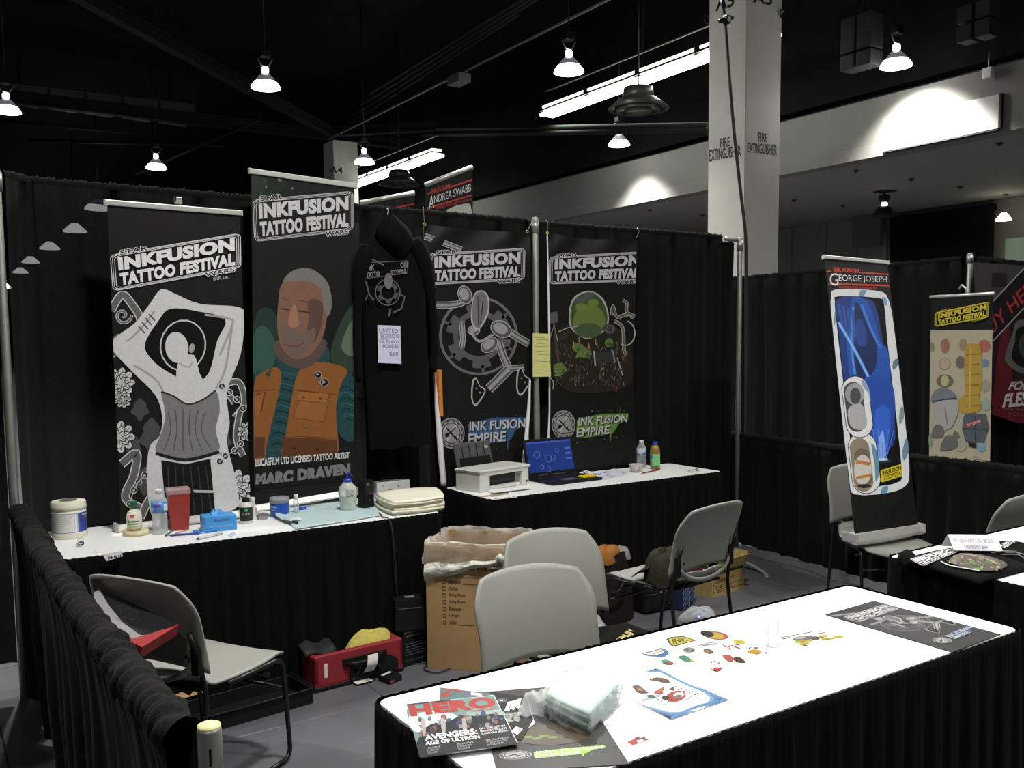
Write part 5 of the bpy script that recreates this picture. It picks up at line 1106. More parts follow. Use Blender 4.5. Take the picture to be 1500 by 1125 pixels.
MB().tube([T(318, 776, Z0 + .008), T(304, 778, Z0 + .010), T(292, 779, Z0 + .008)], .0055, BL_, 8).build('handle', t); MB().box(T(288, 779, Z0 + .009), (.03, .036, .012), BL_, .003).build('head', t)
flat_sheet('paper_slip', 'tiny clear slip by the front edge right of the marker pen', 'paper', [(333, 784), (341, 779), (345, 782), (338, 787)], (0, 0, Z0 + .001), (0, 0, 1), .0008, mat('pale_blue_slip', (.5, .62, .75), .4))
def carton(name, label, cat, u, v, wpx, hpx, dep, m, rot=0, tops=None, art=None):
    b = T(u, v); w_ = wm(b, wpx); h = hz(b, u, v - hpx) - Z0; c = b + Vector((0, dep / 2, 0)); t = thing(name, label, cat, c, rot)
    MB().box((0, 0, h / 2), (w_, dep, h), m, .003).build('carton', t, world=False); return t, c, w_, h
GB = mat('bright_blue_card', (.05, .27, .62), .45, var=.04)
t, c, w_, h = carton('glove_box', 'bright blue glove box with a blue glove poking out of the top', 'box', 325, 778, 46, 22, .11, GB, -.06)
def tuft(t, c, r, hh, m, seed, nm='glove_tuft'):
    rnd = random.Random(seed); ph = [rnd.uniform(0, 6) for _ in range(4)]
    MB().grid(16, 8, lambda i, j: (c[0] + r * (1 - j * .75) * math.cos(2 * PI * i) * (1 + .3 * math.sin(6 * PI * i + ph[0])), c[1] + r * .7 * (1 - j * .75) * math.sin(2 * PI * i) * (1 + .25 * math.cos(8 * PI * i + ph[1])), c[2] + hh * (j ** .7) * (1 + .25 * math.sin(4 * PI * i + ph[2]))), m).build(nm, t, world=False)
tuft(t, (-.01, .0, h - .004), .035, .03, GB, 4)
m = MB(); g, fs = glyphs('Comfort', .01); m.add([(-.03 + x * .07, -.0561, h * .68 + y * h * .16) for x, y in g], fs, ink((.01, .05, .2)))
g, fs = glyphs('Powder-Free Nitrile Examination Gloves', 0.); m.add([(-.055 + x * .11, -.0561, h * .30 + y * h * .1) for x, y in g], fs, ink((.4, .55, .75))); m.build('printed_lettering', t, world=False)
t, c, w_, h = carton('glove_box', 'white glove box standing behind the blue glove box', 'box', 316, 762, 42, 20, .10, mat('white_glossy_card', (.6, .62, .62), .4, var=.05), -.06)
tuft(t, (.0, .0, h - .002), .04, .006, BLKP, 3, 'slot_ring')
for u, v, lab in ((341, 758, 'small black dropper bottle beside the round white container'), (350, 756, 'second black dropper bottle, right behind the first')):
    b = T(u, v); h = hz(b, u, v - 25) - Z0; bottle('dropper_bottle', lab, b, [(.0135, 0), (.0145, .004), (.0145, h * .55), (.006, h * .66), (.006, h * .8), (.003, h)], BLKP, seg=14)
b = T(361, 766); h = hz(b, 361, 729) - Z0; r = wm(b, 9.5)
t = bottle('ink_bottle', 'round white bottle with black label and black cap by the blue glove box', b, [(r * .9, 0), (r, .005), (r, h * .72), (r * .6, h * .82), (r * .5, h * .84)], mat('translucent_white_plastic', (.6, .62, .6), .35), [('cap', [(r * .56, h * .83), (r * .58, h * .97), (r * .5, h)], BLKP)])
label_art(t, b, r, h * .12, h * .66, [('r', (-.85, 0, .85, 1), (.03, .03, .03)), ('r', (-.15, .1, .15, .3), (.03, .4, .15)), ('t', ('BLACK', (-.4, .45, .4, .58), 0), (.5, .5, .5))])
b = T(372, 764); carton('white_canister', 'slim white box standing right of the black-labelled bottle', 'box', 372, 762, 6, 33, .03, mat('white_card', (.62, .62, .6), .5))
t = thing('metal_tin', 'small steel hinged tin with coiled bits left of the blue jar', 'tin', T(384, 760)); MB().box(T(384, 757, Z0 + .012), (.05, .035, .024), mat('dull_steel', (.3, .3, .3), .3, .8), .004).build('tin_body', t)
MB().tube([T(378 + 2 * k, 751 + (k % 2) * 2, Z0 + .012) for k in range(8)], .004, mat('dull_steel'), 6).build('coil', t)
b = T(410, 756); r = wm(b, 13.5); h = hz(b, 410, 728) - Z0; t = thing('salve_jar', 'blue jar with grey lid in front of the portrait banner base', 'jar', b)
MB().lathe([(r * .95, 0), (r, .004), (r, h * .72), (r * .97, h * .75)], b, mat('deep_blue_jar', (.015, .07, .42), .3), 26).build('jar_body', t); MB().lathe([(r * 1.04, h * .72), (r * 1.05, h * .97), (r * .98, h), (0, h)], b, mat('grey_lid_plastic', (.28, .29, .32), .4), 26).build('lid', t)
label_art(t, b, r, h * .1, h * .68, [('r', (-.9, .15, -.2, .3), (.25, .4, .7)), ('r', (-.9, .45, -.3, .55), (.25, .4, .7))])
b = T(434, 752); r = wm(b, 4.2); h = hz(b, 434, 724) - Z0; bottle('small_bottle', 'tiny clear bottle with white cap right of the blue jar', b, [(r, 0), (r, h * .65), (r * .6, h * .76)], PET, [('cap', [(r * .72, h * .74), (r * .75, h), (0, h)], mat('white_cap_plastic', (.7, .7, .7), .4))], seg=14)
stick('marker_pen', 'short blue marker lying behind the tiny clear bottle', 'cap', (438, 745), (448, 744), .010, mat('royal_blue_plastic', (.02, .06, .5), .35))
BLUEP = mat('pale_blue_bib_paper', (.46, .60, .62), .75, var=.05, bump=.3, bscale=6)
def crumple(name, label, cat, q, z, m, amp=.006, seed=1, nu=24, nv=16, th=.001, freq=3.):
    rnd = random.Random(seed); ph = [rnd.uniform(0, 6) for _ in range(4)]; W = [PZ(u, v, z) for u, v in q]; c = sum(W, Vector()) / 4; mb = MB()
    def fn(i, j):
        w = W[0] * (1 - i) * (1 - j) + W[1] * i * (1 - j) + W[2] * i * j + W[3] * (1 - i) * j
        w.z += amp * abs(math.sin(freq * PI * (i + .4 * j) + ph[0])) * .7 + amp * .5 * (1 + math.sin(freq * 2.1 * PI * (j - .3 * i) + ph[1])) * .6; return w
    mb.shell(nu, nv, lambda i, j: fn(i, 1 - j), th, m); o = mb.solo(name, label, cat, c); return o
crumple('bib_sheet', 'pale blue paper bib spread along the right half of the left table', 'paper', [(398, 746), (548, 730), (556, 756), (434, 776)], Z0 + .003, BLUEP, .0035, 3, freq=1.6)
crumple('paper_slip', 'pale blue folded paper lifted at the corner beside the blue jar', 'paper', [(402, 752), (426, 752), (428, 768), (404, 758)], Z0 + .012, BLUEP, .012, 5, freq=1.)
t = thing('packaged_needle', 'clear packet with white label and black clip lying on the pale blue paper', 'packet', T(430, 762)); MB().box(T(432, 760, Z0 + .018), (.055, .04, .004), PAPER, X=None).build('label_card', t); MB().tube([T(420, 760, Z0 + .012), T(428, 764, Z0 + .014), T(436, 766, Z0 + .012)], .006, BLKP, 6).build('clip', t)
b = T(510, 748); h = hz(b, 510, 706) - Z0; r = wm(b, 14)
t = bottle('wash_bottle', 'squat squeeze wash bottle with blue curved nozzle in a clear bag', b, [(r * .75, 0), (r * .8, .01), (r * .85, h * .35), (r, h * .6), (r * .9, h * .82), (r * .5, h * .96), (r * .42, h)], mat('milky_plastic_bag', (.62, .66, .6), .25, var=.15, bump=.8, bscale=30, film=.35), [('collar', [(r * .42, h), (r * .42, h + .016), (r * .2, h + .02)], mat('royal_blue_plastic'))])
MB().tube(fillet([b + Vector((0, 0, h + .015)), b + Vector((0, 0, h + .055)), b + Vector((.025, -.01, h + .03))], .012), .0042, mat('royal_blue_plastic'), 8).build('nozzle', t)
label_art(t, b, r * .98, h * .45, h * .8, [('t', ('GREEN', (-.2, .1, .5, .4), 0), (.03, .03, .03)), ('t', ('SOAP', (-.1, .5, .4, .8), 0), (.03, .03, .03))])
b = T(536, 744); h = hz(b, 536, 703) - Z0; t = thing('power_supply', 'black box-shaped power supply standing behind the pale blue paper', 'device', b, .35)
MB().prism([(-.035, -.03), (.035, -.03), (.03, .03), (-.03, .03)], 0, h, BLKP, bev=.004).build('housing', t, world=False); MB().lathe([(.005, 0), (.005, .003)], (0, 0, 0), mat('amber_led', (.6, .4, .1), .4), 10, X=Matrix.Translation((-.012, -.03, h * .86)) @ Matrix.Rotation(PI / 2, 4, 'X')).build('dial', t, world=False)
for z_ in (.25, .5): MB().lathe([(.013, 0), (.013, .002)], (0, 0, 0), BLKM, 12, X=Matrix.Translation((.005, -.03, h * z_)) @ Matrix.Rotation(PI / 2, 4, 'X')).build('socket_ring', t, world=False)
t = thing('power_lead', 'thin black lead trailing from the power supply over the table front to the floor', 'cable', T(565, 752)); CABM = mat('black_rubber_cable')
fr = [T(450, 742, Z0 + .004), T(470, 740, Z0 + .004), T(488, 738, Z0 + .004), T(500, 733, Z0 + .004), T(520, 735, Z0 + .004), T(540, 745, Z0 + .004), T(556, 752, Z0 + .004)]
e = T(560, 757, Z0 + .004); e2 = Vector((e.x, 4.145, .74)); fr += [e, e2, Vector((e.x + .01, 4.125, .55)), Vector((e.x + .02, 4.115, .3)), Vector((e.x + .07, 4.10, .03)), Vector((e.x + .16, 4.04, .008)), Vector((e.x + .22, 3.94, .008)), Vector((e.x + .12, 3.90, .008)), Vector((e.x + .10, 4.0, .008)), Vector((e.x + .26, 4.05, .008))]
MB().tube(cr(fr, 5, False), .0035, CABM, 6).build('cable', t)
t, c, w_, h = carton('small_carton', 'long white printed carton lying behind the cream towels', 'box', 577, 722, 52, 17, .07, mat('white_card'), -.05)
for x_, y_, s_ in ((-.3, .7, .05), (-.1, .3, .08), (.15, .55, .06), (.35, .2, .09)): MB().box((w_ * x_, -.0355, h * y_), (w_ * s_, .001, h * .12), ink((.25, .18, .14))).build('printed_mark', t, world=False)
MB().box((-w_ * .2, 0, h + .003), (w_ * .25, .035, .006), mat('brown_sticker', (.2, .15, .1), .6)).build('sticker', t, world=False)
flat_sheet('paper_slip', 'lilac paper corner showing between power supply and white carton', 'paper', [(541, 722), (560, 720), (560, 728), (545, 734)], (0, 0, Z0 + .001), (0, 0, 1), .001, mat('lilac_paper', (.35, .33, .62), .6))
TOW = mat('cream_terry_towel', (.82, .80, .66), .9, var=.04, scale=90, bump=.5, bscale=160)
rnd = random.Random(8)
for k in range(6):
    lab = 'folded cream towel, topmost of the stack at the table corner' if k == 5 else ('folded cream towel, lowest of the stack at the table corner' if k == 0 else 'folded cream towel in the middle of the stack at the table corner')
    zz = Z0 + .003 + k * .0125; q = [(545, 740), (640, 729), (655, 748), (575, 757)]; W = [PZ(u, v, Z0) for u, v in q]; W = [Vector((w.x, w.y, 0)) for w in W]; c = sum(W, Vector()) / 4
    mb = MB(); dx, dy, sc = rnd.uniform(-.008, .008), rnd.uniform(-.006, .006), 1 + rnd.uniform(-.03, .03); ph = rnd.uniform(0, 6)
    def fn(i, j):
        a, b_ = i * 2 - 1, j * 2 - 1; x_ = a * math.sqrt(1 - .16 * b_ * b_); y_ = b_ * math.sqrt(1 - .16 * a * a); i2, j2 = (x_ + 1) / 2, (y_ + 1) / 2
        w = W[0] * (1 - i2) * (1 - j2) + W[1] * i2 * (1 - j2) + W[2] * i2 * j2 + W[3] * (1 - i2) * j2
        w = c + (w - c) * sc; return (w.x + dx, w.y + dy, zz + .0055 + .0025 * math.sin(5 * i + ph) * math.cos(4 * j + ph) - .003 * (a ** 6 + b_ ** 6) * (1 if k == 5 else .4))
    mb.shell(22, 14, lambda i, j: fn(i, 1 - j), .0105, TOW)
    mb.solo('folded_towel', lab, 'towel', c + Vector((0, 0, zz)), 'cream towels stacked at the table corner')

# ================================================================ BACK RIGHT TABLE
PRW = mat('off_white_printer_plastic', (.62, .63, .58), .4, var=.02, scale=8)
b0 = T(703, 722); b1 = T(776, 709); bl = T(663, 702)
fx = (b1 - b0); w_ = fx.length; fx.normalize(); fy = Vector((-fx.y, fx.x, 0)); ang = math.atan2(fx.y, fx.x); dep = .21
h = .125
t = thing('inkjet_printer', 'off-white inkjet printer with raised grey paper tray beside the laptop', 'printer', b0, ang)
def ploft(sections, m, name, mirror=None):
    mb = MB(); vs = []; 
    for (x0, x1, y0, y1, z) in sections: vs += [(x0, y0, z), (x1, y0, z), (x1, y1, z), (x0, y1, z)]
    n = len(sections); fs = [(3, 2, 1, 0), tuple(4 * (n - 1) + k for k in range(4))] + [(4 * i + k, 4 * i + (k + 1) % 4, 4 * i + 4 + (k + 1) % 4, 4 * i + 4 + k) for i in range(n - 1) for k in range(4)]
    mb.add(vs, fs, m); return mb
ww = w_ * .98
# body built as five pieces around the output recess
m = MB(); e = .045
m.box((ww * .10, dep * .5, h * .45), (ww * .2, dep, h * .9), PRW, .006); m.box((ww * .93, dep * .5, h * .45), (ww * .14, dep, h * .9), PRW, .006); m.box((ww * .5, dep * .62, h * .45), (ww * .8, dep * .74, h * .9), PRW, .004)
m.box((ww * .5, dep * .1, h * .82), (ww * .75, dep * .22, h * .16), PRW, .004); m.build('printer_body', t, world=False)
ploft([(-.004, ww + .004, -.004, dep, h * .88), (-.008, ww + .010, -.010, dep + .004, h * .98), (.004, ww - .004, .004, dep - .006, h * 1.04)], PRW, 'lid').build('scanner_lid', t, world=False)
m = MB(); m.box((ww * .5, dep * .16, h * .10), (ww * .66, dep * .22, h * .16), PRW, .003); m.build('output_shelf', t, world=False)
m = MB(); m.box((ww * .52, dep * .245, h * .46), (ww * .62, .004, h * .6), mat('dark_grey_plastic', (.04, .042, .05), .45)); m.build('recess_panel', t, world=False)
m = MB()
for k in range(7): m.box((ww * (.26 + k * .085), dep * .235, h * .22), (.006, .012, .014), mat('dark_grey_plastic'), .001)
m.build('roller_tabs', t, world=False)
MB().box((ww * .95, -.001, h * .2), (.016, .004, .012), BLKP, .001).build('button', t, world=False)
TRM = mat('smoky_grey_plastic', (.075, .075, .078), .35, var=.05); X = Matrix.Translation((ww * .42, dep + .01, h * .92)) @ Matrix.Rotation(math.radians(-14), 4, 'X')
m = MB(); m.box((0, 0, .075), (ww * .72, .008, .17), TRM, .003, X=X); tr = m.build('paper_tray', t, world=False)
for k in range(4): m = MB(); m.box((-ww * .22 + k * ww * .145, -.006, .085), (.003, .004, .12), BLKP, X=X); m.build('tray_rib', tr, world=False)
m = MB(); m.box((0, -.012, .03), (ww * .6, .006, .07), BLKP, .002, X=X); m.build('paper_guide', t, world=False)
m = MB(); m.box((ww * .27, -.0055, .12), (.028, .002, .015), ink((.5, .5, .45)), X=X); m.build('tray_sticker', t, world=False)
flat_sheet('paper_sheet', 'white sheet pushed halfway out of the printer output shelf', 'paper', [(716, 718), (766, 711), (778, 715), (722, 722)], (0, 0, Z0 + .012), (0, 0, 1), .001, PAPER)
flat_sheet('paper_sheet', 'white paper with pink corner lying before the printer', 'paper', [(700, 727), (750, 720), (758, 728), (722, 732)], (0, 0, Z0 + .001), (0, 0, 1), .001, PAPER, lambda a: (a.poly([(702, 727), (716, 725), (716, 727), (704, 729)], (.55, .25, .2)), a.poly([(716, 725), (744, 721), (746, 723), (720, 728)], (.35, .3, .2))))
# laptop
A_ = T(763, 713); B_ = T(838, 701); ang = math.atan2(B_.y - A_.y, B_.x - A_.x)
hl = T(768, 704); hr = T(838, 697); c = (hl + hr) / 2 + Vector((.03, -.01, 0)); LW = .40; LD = .26
t = thing('laptop', 'open black laptop with blue screen on the back table', 'laptop', c, .03)
m = MB(); m.box((0, -LD / 2, .010), (LW, LD, .018), BLKP, .005); m.build('keyboard_base', t, world=False)
m = MB(); KM = mat('dark_key_plastic', (.02, .02, .022), .35)
for r_ in range(5):
    for k in range(14): m.box((-LW * .42 + k * LW * .064, -.03 - r_ * .019, .0205), (.0155, .015, .003), KM)
o = m.build('keys', t, world=False); o['kind'] = 'stuff'
MB().box((-.02, -.19, .0195), (.10, .06, .001), mat('grey_touchpad', (.12, .12, .12), .3), .0004).build('touchpad', t, world=False)
X = Matrix.Translation((0, .004, .018)) @ Matrix.Rotation(math.radians(-14), 4, 'X'); SH = .245
m = MB(); m.box((0, 0, SH / 2), (LW, .012, SH), BLKP, .004, X=X); m.build('screen_lid', t, world=False)
SCRM = mat('blue_screen', (.01, .02, .09), .2, var=.15, scale=6, emit=.32, glow=(.03, .07, .36))
m = MB(); m.box((0, -.0065, SH * .52), (LW * .92, .001, SH * .82), SCRM, X=X); m.build('screen', t, world=False)
m = MB()
for x_, z_, r_, bb in ((-.11, .14, .024, .35), (-.02, .11, .026, .5), (.02, .115, .018, 1), (-.03, .04, .016, .4), (.06, .16, .014, .4), (-.08, .06, .014, .4)):
    pts = [X @ Vector((x_ + r_ * math.cos(k * PI / 8), -.0076, z_ + r_ * math.sin(k * PI / 8))) for k in range(16)]; m.tube(pts, .0012, mat('screen_lines', (.1, .2, .5), .3, emit=.3, glow=(.12, .25, .65)), 4, closed=True)
for k in range(3): m.box((LW * .37, -.0076, .10 + k * .035), (.045, .0008, .012), mat('screen_tiles', (.05, .1, .4), .3, emit=.3, glow=(.06, .14, .6)), X=X)
m.box((0, -.0076, SH * .9), (LW * .9, .0008, .012), mat('screen_bar', (.03, .06, .3), .3, emit=.3, glow=(.05, .11, .5)), X=X)
m.build('screen_graphics', t, world=False)
m = MB(); m.box((0, -.006, .008), (LW * .6, .002, .006), mat('chrome_strip', (.6, .62, .6), .15, .9), X=X); m.build('hinge_strip', t, world=False)
cpos = t.location
MB().box((LW * .30, -LD * .76, .0245), (.10, .055, .009), mat('bright_yellow_paper', (.80, .55, .01), .6), .001).localsolo('sticky_note_pad', 'bright yellow sticky note pad lying on the laptop palm rest', 'note pad', cpos, .03)
def scrib(q, n, seed, c=(.12, .12, .12)):
    def f(a):
        r_ = random.Random(seed)
        for k in range(n):
            u, v = r_.uniform(.08, .9), r_.uniform(.1, .9); p = bil(q, u, v); a.line([(p.x, p.y), (p.x + r_.uniform(1, 4), p.y - r_.uniform(-.6, .8))], r_.uniform(.7, 1.5), c); a.k -= 1
    return f
q = [(838, 696), (858, 689), (884, 695), (868, 702)]; flat_sheet('paper_sheet', 'white sheet with black sketches lying right of the laptop', 'paper', q, (0, 0, Z0 + .002), (0, 0, 1), .001, PAPER, scrib(q, 26, 2))
q = [(864, 695), (900, 686), (922, 694), (885, 703)]; flat_sheet('paper_sheet', 'lilac-white sheet with faint notes behind the sketch sheet', 'paper', q, (0, 0, Z0 + .001), (0, 0, 1), .0008, mat('lilac_white_paper', (.66, .66, .78), .6), scrib(q, 8, 4))
q = [(1004, 690), (1020, 686), (1030, 689), (1014, 693)]; flat_sheet('paper_slip', 'small white slip with scribble near the right end of the back table', 'paper', q, (0, 0, Z0 + .001), (0, 0, 1), .0008, mat('soft_white_paper', (.7, .7, .72), .6), scrib(q, 6, 5))
q = [(938, 690), (966, 687), (967, 690), (941, 693.5)]; flat_sheet('folder', 'thin folder with red edge under the drinks', 'folder', [(904, 688), (948, 681), (967, 687), (941, 693)], (0, 0, Z0 + .003), (0, 0, 1), .003, PAPER, lambda a: a.poly([(939, 692.6), (966.5, 686.6), (967, 688), (941, 693.6)], (.3, .04, .04)))
b = T(932, 691, Z0 + .0035); r = wm(b, 11); h = hz(b, 932, 680) - b.z
t = thing('plastic_bowl', 'small clear crumpled plastic bowl in front of the drinks', 'bowl', b); MB().lathe([(r * .6, 0), (r * .75, h * .3), (r, h), (r * .97, h), (r * .7, h * .32), (0, .003)], b, mat('frosted_bowl_plastic', (.55, .52, .5), .25, var=.35, scale=50, film=.35), 22).build('bowl', t)
def drink(name, label, u, v, vt, wpx, m, capm, lab_m, z1, z2, liquid=None):
    b = T(u, v, Z0 + .0035); r = wm(b, wpx / 2); h = hz(b, u, vt) - b.z
    t = bottle(name, label, b, [(r * .85, 0), (r, .006), (r, h * .66), (r * .96, h * .72), (r * .92, h * .76), (r * .5, h * .88), (r * .42, h * .9)], m, [('cap', [(r * .5, h * .89), (r * .5, h * .98), (r * .44, h)], capm)])
    MB().lathe([(r * 1.015, h * z1), (r * 1.015, h * z2)], b, lab_m, 24).build('label_band', t); return t, b, r, h
t, b, r, h = drink('water_bottle', 'clear water bottle with white cap on the back table beside the juice', 939.5, 685, 645, 13.5, PET, mat('white_cap_plastic'), mat('pale_bottle_label', (.45, .55, .60), .4), .42, .72)
label_art(t, b, r * 1.02, h * .42, h * .72, [('r', (-.9, .7, -.1, .85), (.02, .06, .2)), ('r', (.1, .5, .7, .7), (.05, .2, .4)), ('r', (-.8, .1, .6, .5), (.6, .68, .72))])
t, b, r, h = drink('juice_bottle', 'amber juice bottle with green label and blue cap on the back table', 959.5, 687, 647, 14.5, mat('amber_juice', (.30, .17, .05), .15, film=.12), mat('royal_blue_plastic'), mat('green_juice_label', (.12, .45, .15), .4), .08, .56)
label_art(t, b, r * 1.02, h * .08, h * .56, [('r', (-.95, .05, -.35, .35), (.03, .12, .5)), ('r', (-.9, .5, -.5, .9), (.4, .04, .04)), ('r', (-.3, .15, .8, .85), (.2, .55, .25))])

# ================================================================ UNDER AND BEFORE THE BACK TABLES
# moving box
bl_ = PZ(627, 978, 0); bf = PZ(706, 984, 0); bx = Vector((bf.x - bl_.x, bf.y - bl_.y, 0)); 
CARD = mat('brown_corrugated_card', (.36, .22, .095), .75, var=.05, scale=14)
ang = math.atan2(bx.y, bx.x); bw = .46; bd = .38
topl = PX(627, 800, bl_.x); hb = hz(bl_, 627, 798); 
t = thing('moving_box', 'tall brown moving box with a clear liner bag and room checklist', 'box', bl_, ang)
th = .006; m = MB()
for c_, d_ in (((bw / 2, 0, hb / 2), (bw, th, hb)), ((bw / 2, bd, hb / 2), (bw, th, hb)), ((0, bd / 2, hb / 2), (th, bd, hb)), ((bw, bd / 2, hb / 2), (th, bd, hb)), ((bw / 2, bd / 2, .01), (bw, bd, .012))): m.box(c_, d_, CARD, .001)
m.build('carton', t, world=False)
CB = (.05, .035, .02); m = MB()
def btxt(st, x0, z0, x1, z1, bold=.01, sh=0.): g, fs = glyphs(st, bold); m.add([(x0 + x * (x1 - x0) + sh * y, -th / 2 - .0006, z0 + y * (z1 - z0)) for x, y in g], fs, ink(CB))
btxt('MOVING BOX', .12, hb * .815, .44, hb * .865, .03)
for k, st in enumerate(('Bedroom', 'Bathroom', 'Kitchen', 'Dining Room', 'Living Room', 'Basement', 'Garage', 'Other')):
    z_ = hb * (.755 - k * .055); L_ = {0: .06, 1: .065, 2: .05, 3: .085, 4: .085, 5: .065, 6: .05, 7: .04}[k]
    btxt(st, .115, z_, .115 + L_, z_ + .021, .01, .004)
    pts = [(.086, -.0038, z_), (.101, -.0038, z_), (.101, -.0038, z_ + .017), (.086, -.0038, z_ + .017)]; m.tube(pts, .0011, ink(CB), 4, closed=True)
    if k in (0, 1, 7): m.box((.115 + L_ + .05, -.0037, z_), (.08, .0006, .0012), ink(CB))
m.build('printed_checklist', t, world=False)
BAG = mat('clear_liner_bag', (.70, .66, .58), .12, var=.2, scale=14, bump=.9, bscale=22, film=.80)
mb = MB(); N = 96
def ringp(k, out, z, seed):
    s = k / N * 4; i = int(s) % 4; f_ = s - int(s); cs = [(0, 0), (bw, 0), (bw, bd), (0, bd)]; a, b_ = cs[i], cs[(i + 1) % 4]; x, y = a[0] + (b_[0] - a[0]) * f_, a[1] + (b_[1] - a[1]) * f_
    d = Vector((x - bw / 2, y - bd / 2)).normalized(); o = out + .005 * math.sin(k * 1.3 + seed) + .006 * math.sin(k * .55 + seed * 2); return (x + d.x * o, y + d.y * o, z + .005 * math.sin(k * .45 + seed) + .002 * math.sin(k * 1.3 + seed))
rowsb = [(-.05, hb * .4, 1), (-.02, hb * .8, 2), (-.012, hb - .02, 3), (.006, hb + .02, 4), (.016, hb + .01, 5), (.014, hb * .95, 6), (.014, hb * .89, 7), (.018, hb * .84, 8)]
vs = [ringp(k, o, z - (.05 * math.sin(PI * ((k / N * 4) % 1)) * 0 if z > hb * .87 else 0), sd) for o, z, sd in rowsb for k in range(N)]
fs = [(r_ * N + k, (r_ + 1) * N + k, (r_ + 1) * N + (k + 1) % N, r_ * N + (k + 1) % N) for r_ in range(len(rowsb) - 1) for k in range(N)]
mb.add(vs, fs, BAG, True); mb.build('liner_bag', t, world=False)
WB = mat('white_twisted_film', (.60, .60, .54), .3, var=.2, scale=40, bump=.8, bscale=60, film=.12)
mb = MB(); kn = (.40, -.03, hb * .92)
mb.grid(20, 8, lambda i, j: (-.006 + .40 * i, -.012 - .012 * math.sin(PI * j) * (1 + .5 * math.sin(i * 20)), hb * (.88 - .035 * (1 - i) + .035 * i) - (.075 * (1 - i) + .012) * j + .006 * math.sin(i * 13) + .004 * math.sin(j * 19 + i * 8)), WB); mb.tube([(kn[0] - .03, -.02, kn[2] + .0), (kn[0] - .01, -.035, kn[2] + .012), (kn[0] + .01, -.032, kn[2] - .006)], .018, WB, 8, rs=[.012, .022, .014]); mb.tube([(kn[0], -.02, kn[2]), (kn[0] + .015, -.022, kn[2] - .05), (kn[0] + .03, -.018, kn[2] - .09)], .012, WB, 6, rs=[.01, .016, .008]); mb.build('knotted_band', t, world=False)

# suitcase
s0 = PZ(462, 1016, 0); s1 = PZ(591, 983, 0); sx = Vector((s1.x - s0.x, s1.y - s0.y, 0)); sw = sx.length; ang = math.atan2(sx.y, sx.x); hs = hz(s0, 462, 965); sd = .20
RED = mat('deep_red_nylon', (.24, .012, .022), .7, var=.12, scale=120, bump=.15, bscale=200)
t = thing('suitcase', 'open deep red suitcase lying on the floor before the left table', 'suitcase', s0, ang)
def rbox(m, x0, x1, y0, y1, z0, z1, mat_, bev=.02): m.box(((x0 + x1) / 2, (y0 + y1) / 2, (z0 + z1) / 2), (x1 - x0, y1 - y0, z1 - z0), mat_, bev, seg=3)
m = MB(); rbox(m, 0, sw, 0, .03, .012, hs * 1.03, RED, .012); rbox(m, 0, .03, 0, sd, .012, hs, RED, .012); rbox(m, sw - .03, sw, 0, sd, .012, hs * 1.02, RED, .012); rbox(m, 0, sw, sd - .03, sd, .012, hs, RED, .012); rbox(m, 0, sw, 0, sd, .012, .04, RED, .008); m.build('shell', t, world=False)
m = MB(); rbox(m, -.004, sw + .004, -.004, sd, .004, .022, BLKP, .006); m.build('bottom_rim', t, world=False)
m = MB(); rbox(m, sw * .30, sw * .80, -.010, .0, hs * .62, hs * .80, BLKP, .004); m.tube(fillet([(sw * .32, -.012, hs * .68), (sw * .46, -.04, hs * .66), (sw * .62, -.04, hs * .70), (sw * .78, -.012, hs * .78)], .03), .010, BLKP, 8); m.build('carry_handle', t, world=False)
m = MB(); m.prism([(0, 0), (.26, 0), (.26, .055), (.22, .085), (.04, .085), (0, .055)], 0, .008, BLKP, X=Matrix.Translation((sw * .38, -.002, .02)) @ Matrix.Rotation(PI / 2, 4, 'X')); m.build('handle_plate', t, world=False)
m = MB(); m.tube(fillet([(sw * .44, -.018, .05), (sw * .46, -.022, .08), (sw * .68, -.022, .08), (sw * .70, -.018, .05)], .02), .008, BLKM, 8); m.build('trolley_bar', t, world=False)
TAGM = mat('white_tag_paper', (.66, .64, .6), .5)
m = MB(); m.grid(4, 8, lambda i, j: (sw * .53 + .055 * i - .02 * j, -.052 - .012 * math.sin(PI * j) + (.0 if j < .5 else .02 * (j - .5)), hs * .86 - .085 * j), TAGM); m.build('luggage_tag', t, world=False, label='white looped airline tag')
m = MB(); m.box((sw * .535, -.046, hs * .55), (.03, .001, .012), ink(G(30))); 
m = MB(); rbox(m, sw * .10, sw * .135, -.003, .001, hs * .38, hs * .78, TAGM, .001); m.build('side_sticker', t, world=False)
MB().box((sw * .50, -.02, .012), (.085, .05, .001), TAGM, X=None).build('hanging_tag', t, world=False)
m = MB()
def lid(i, j):
    a = PI * .5 * (1 - (1 - j)); x_ = sw * i; return (x_ + .01, sd + .02 - .05 * j - .01 * math.sin(5 * i), hs * .9 + .10 * j * (.25 + .9 * math.sin(PI * min(1, max(0, (i - .25) / .85)))) + .012 * math.sin(9 * i + 3 * j))
m.shell(20, 8, lid, .006, mat('black_mesh_lining', (.018, .018, .018), .6, var=.3, scale=90)); m.build('lid_flap', t, world=False)
m = MB(); m.shell(14, 6, lambda i, j: (-.02 + .16 * i, .05 + .26 * j, hs * .98 + .035 * math.sin(PI * j) + .01 * math.sin(7 * i)), .006, mat('black_mesh_lining')); m.build('side_flap', t, world=False)
YF = mat('pale_yellow_jersey', (.50, .43, .10), .85, var=.1, scale=30, bump=.3, bscale=30)
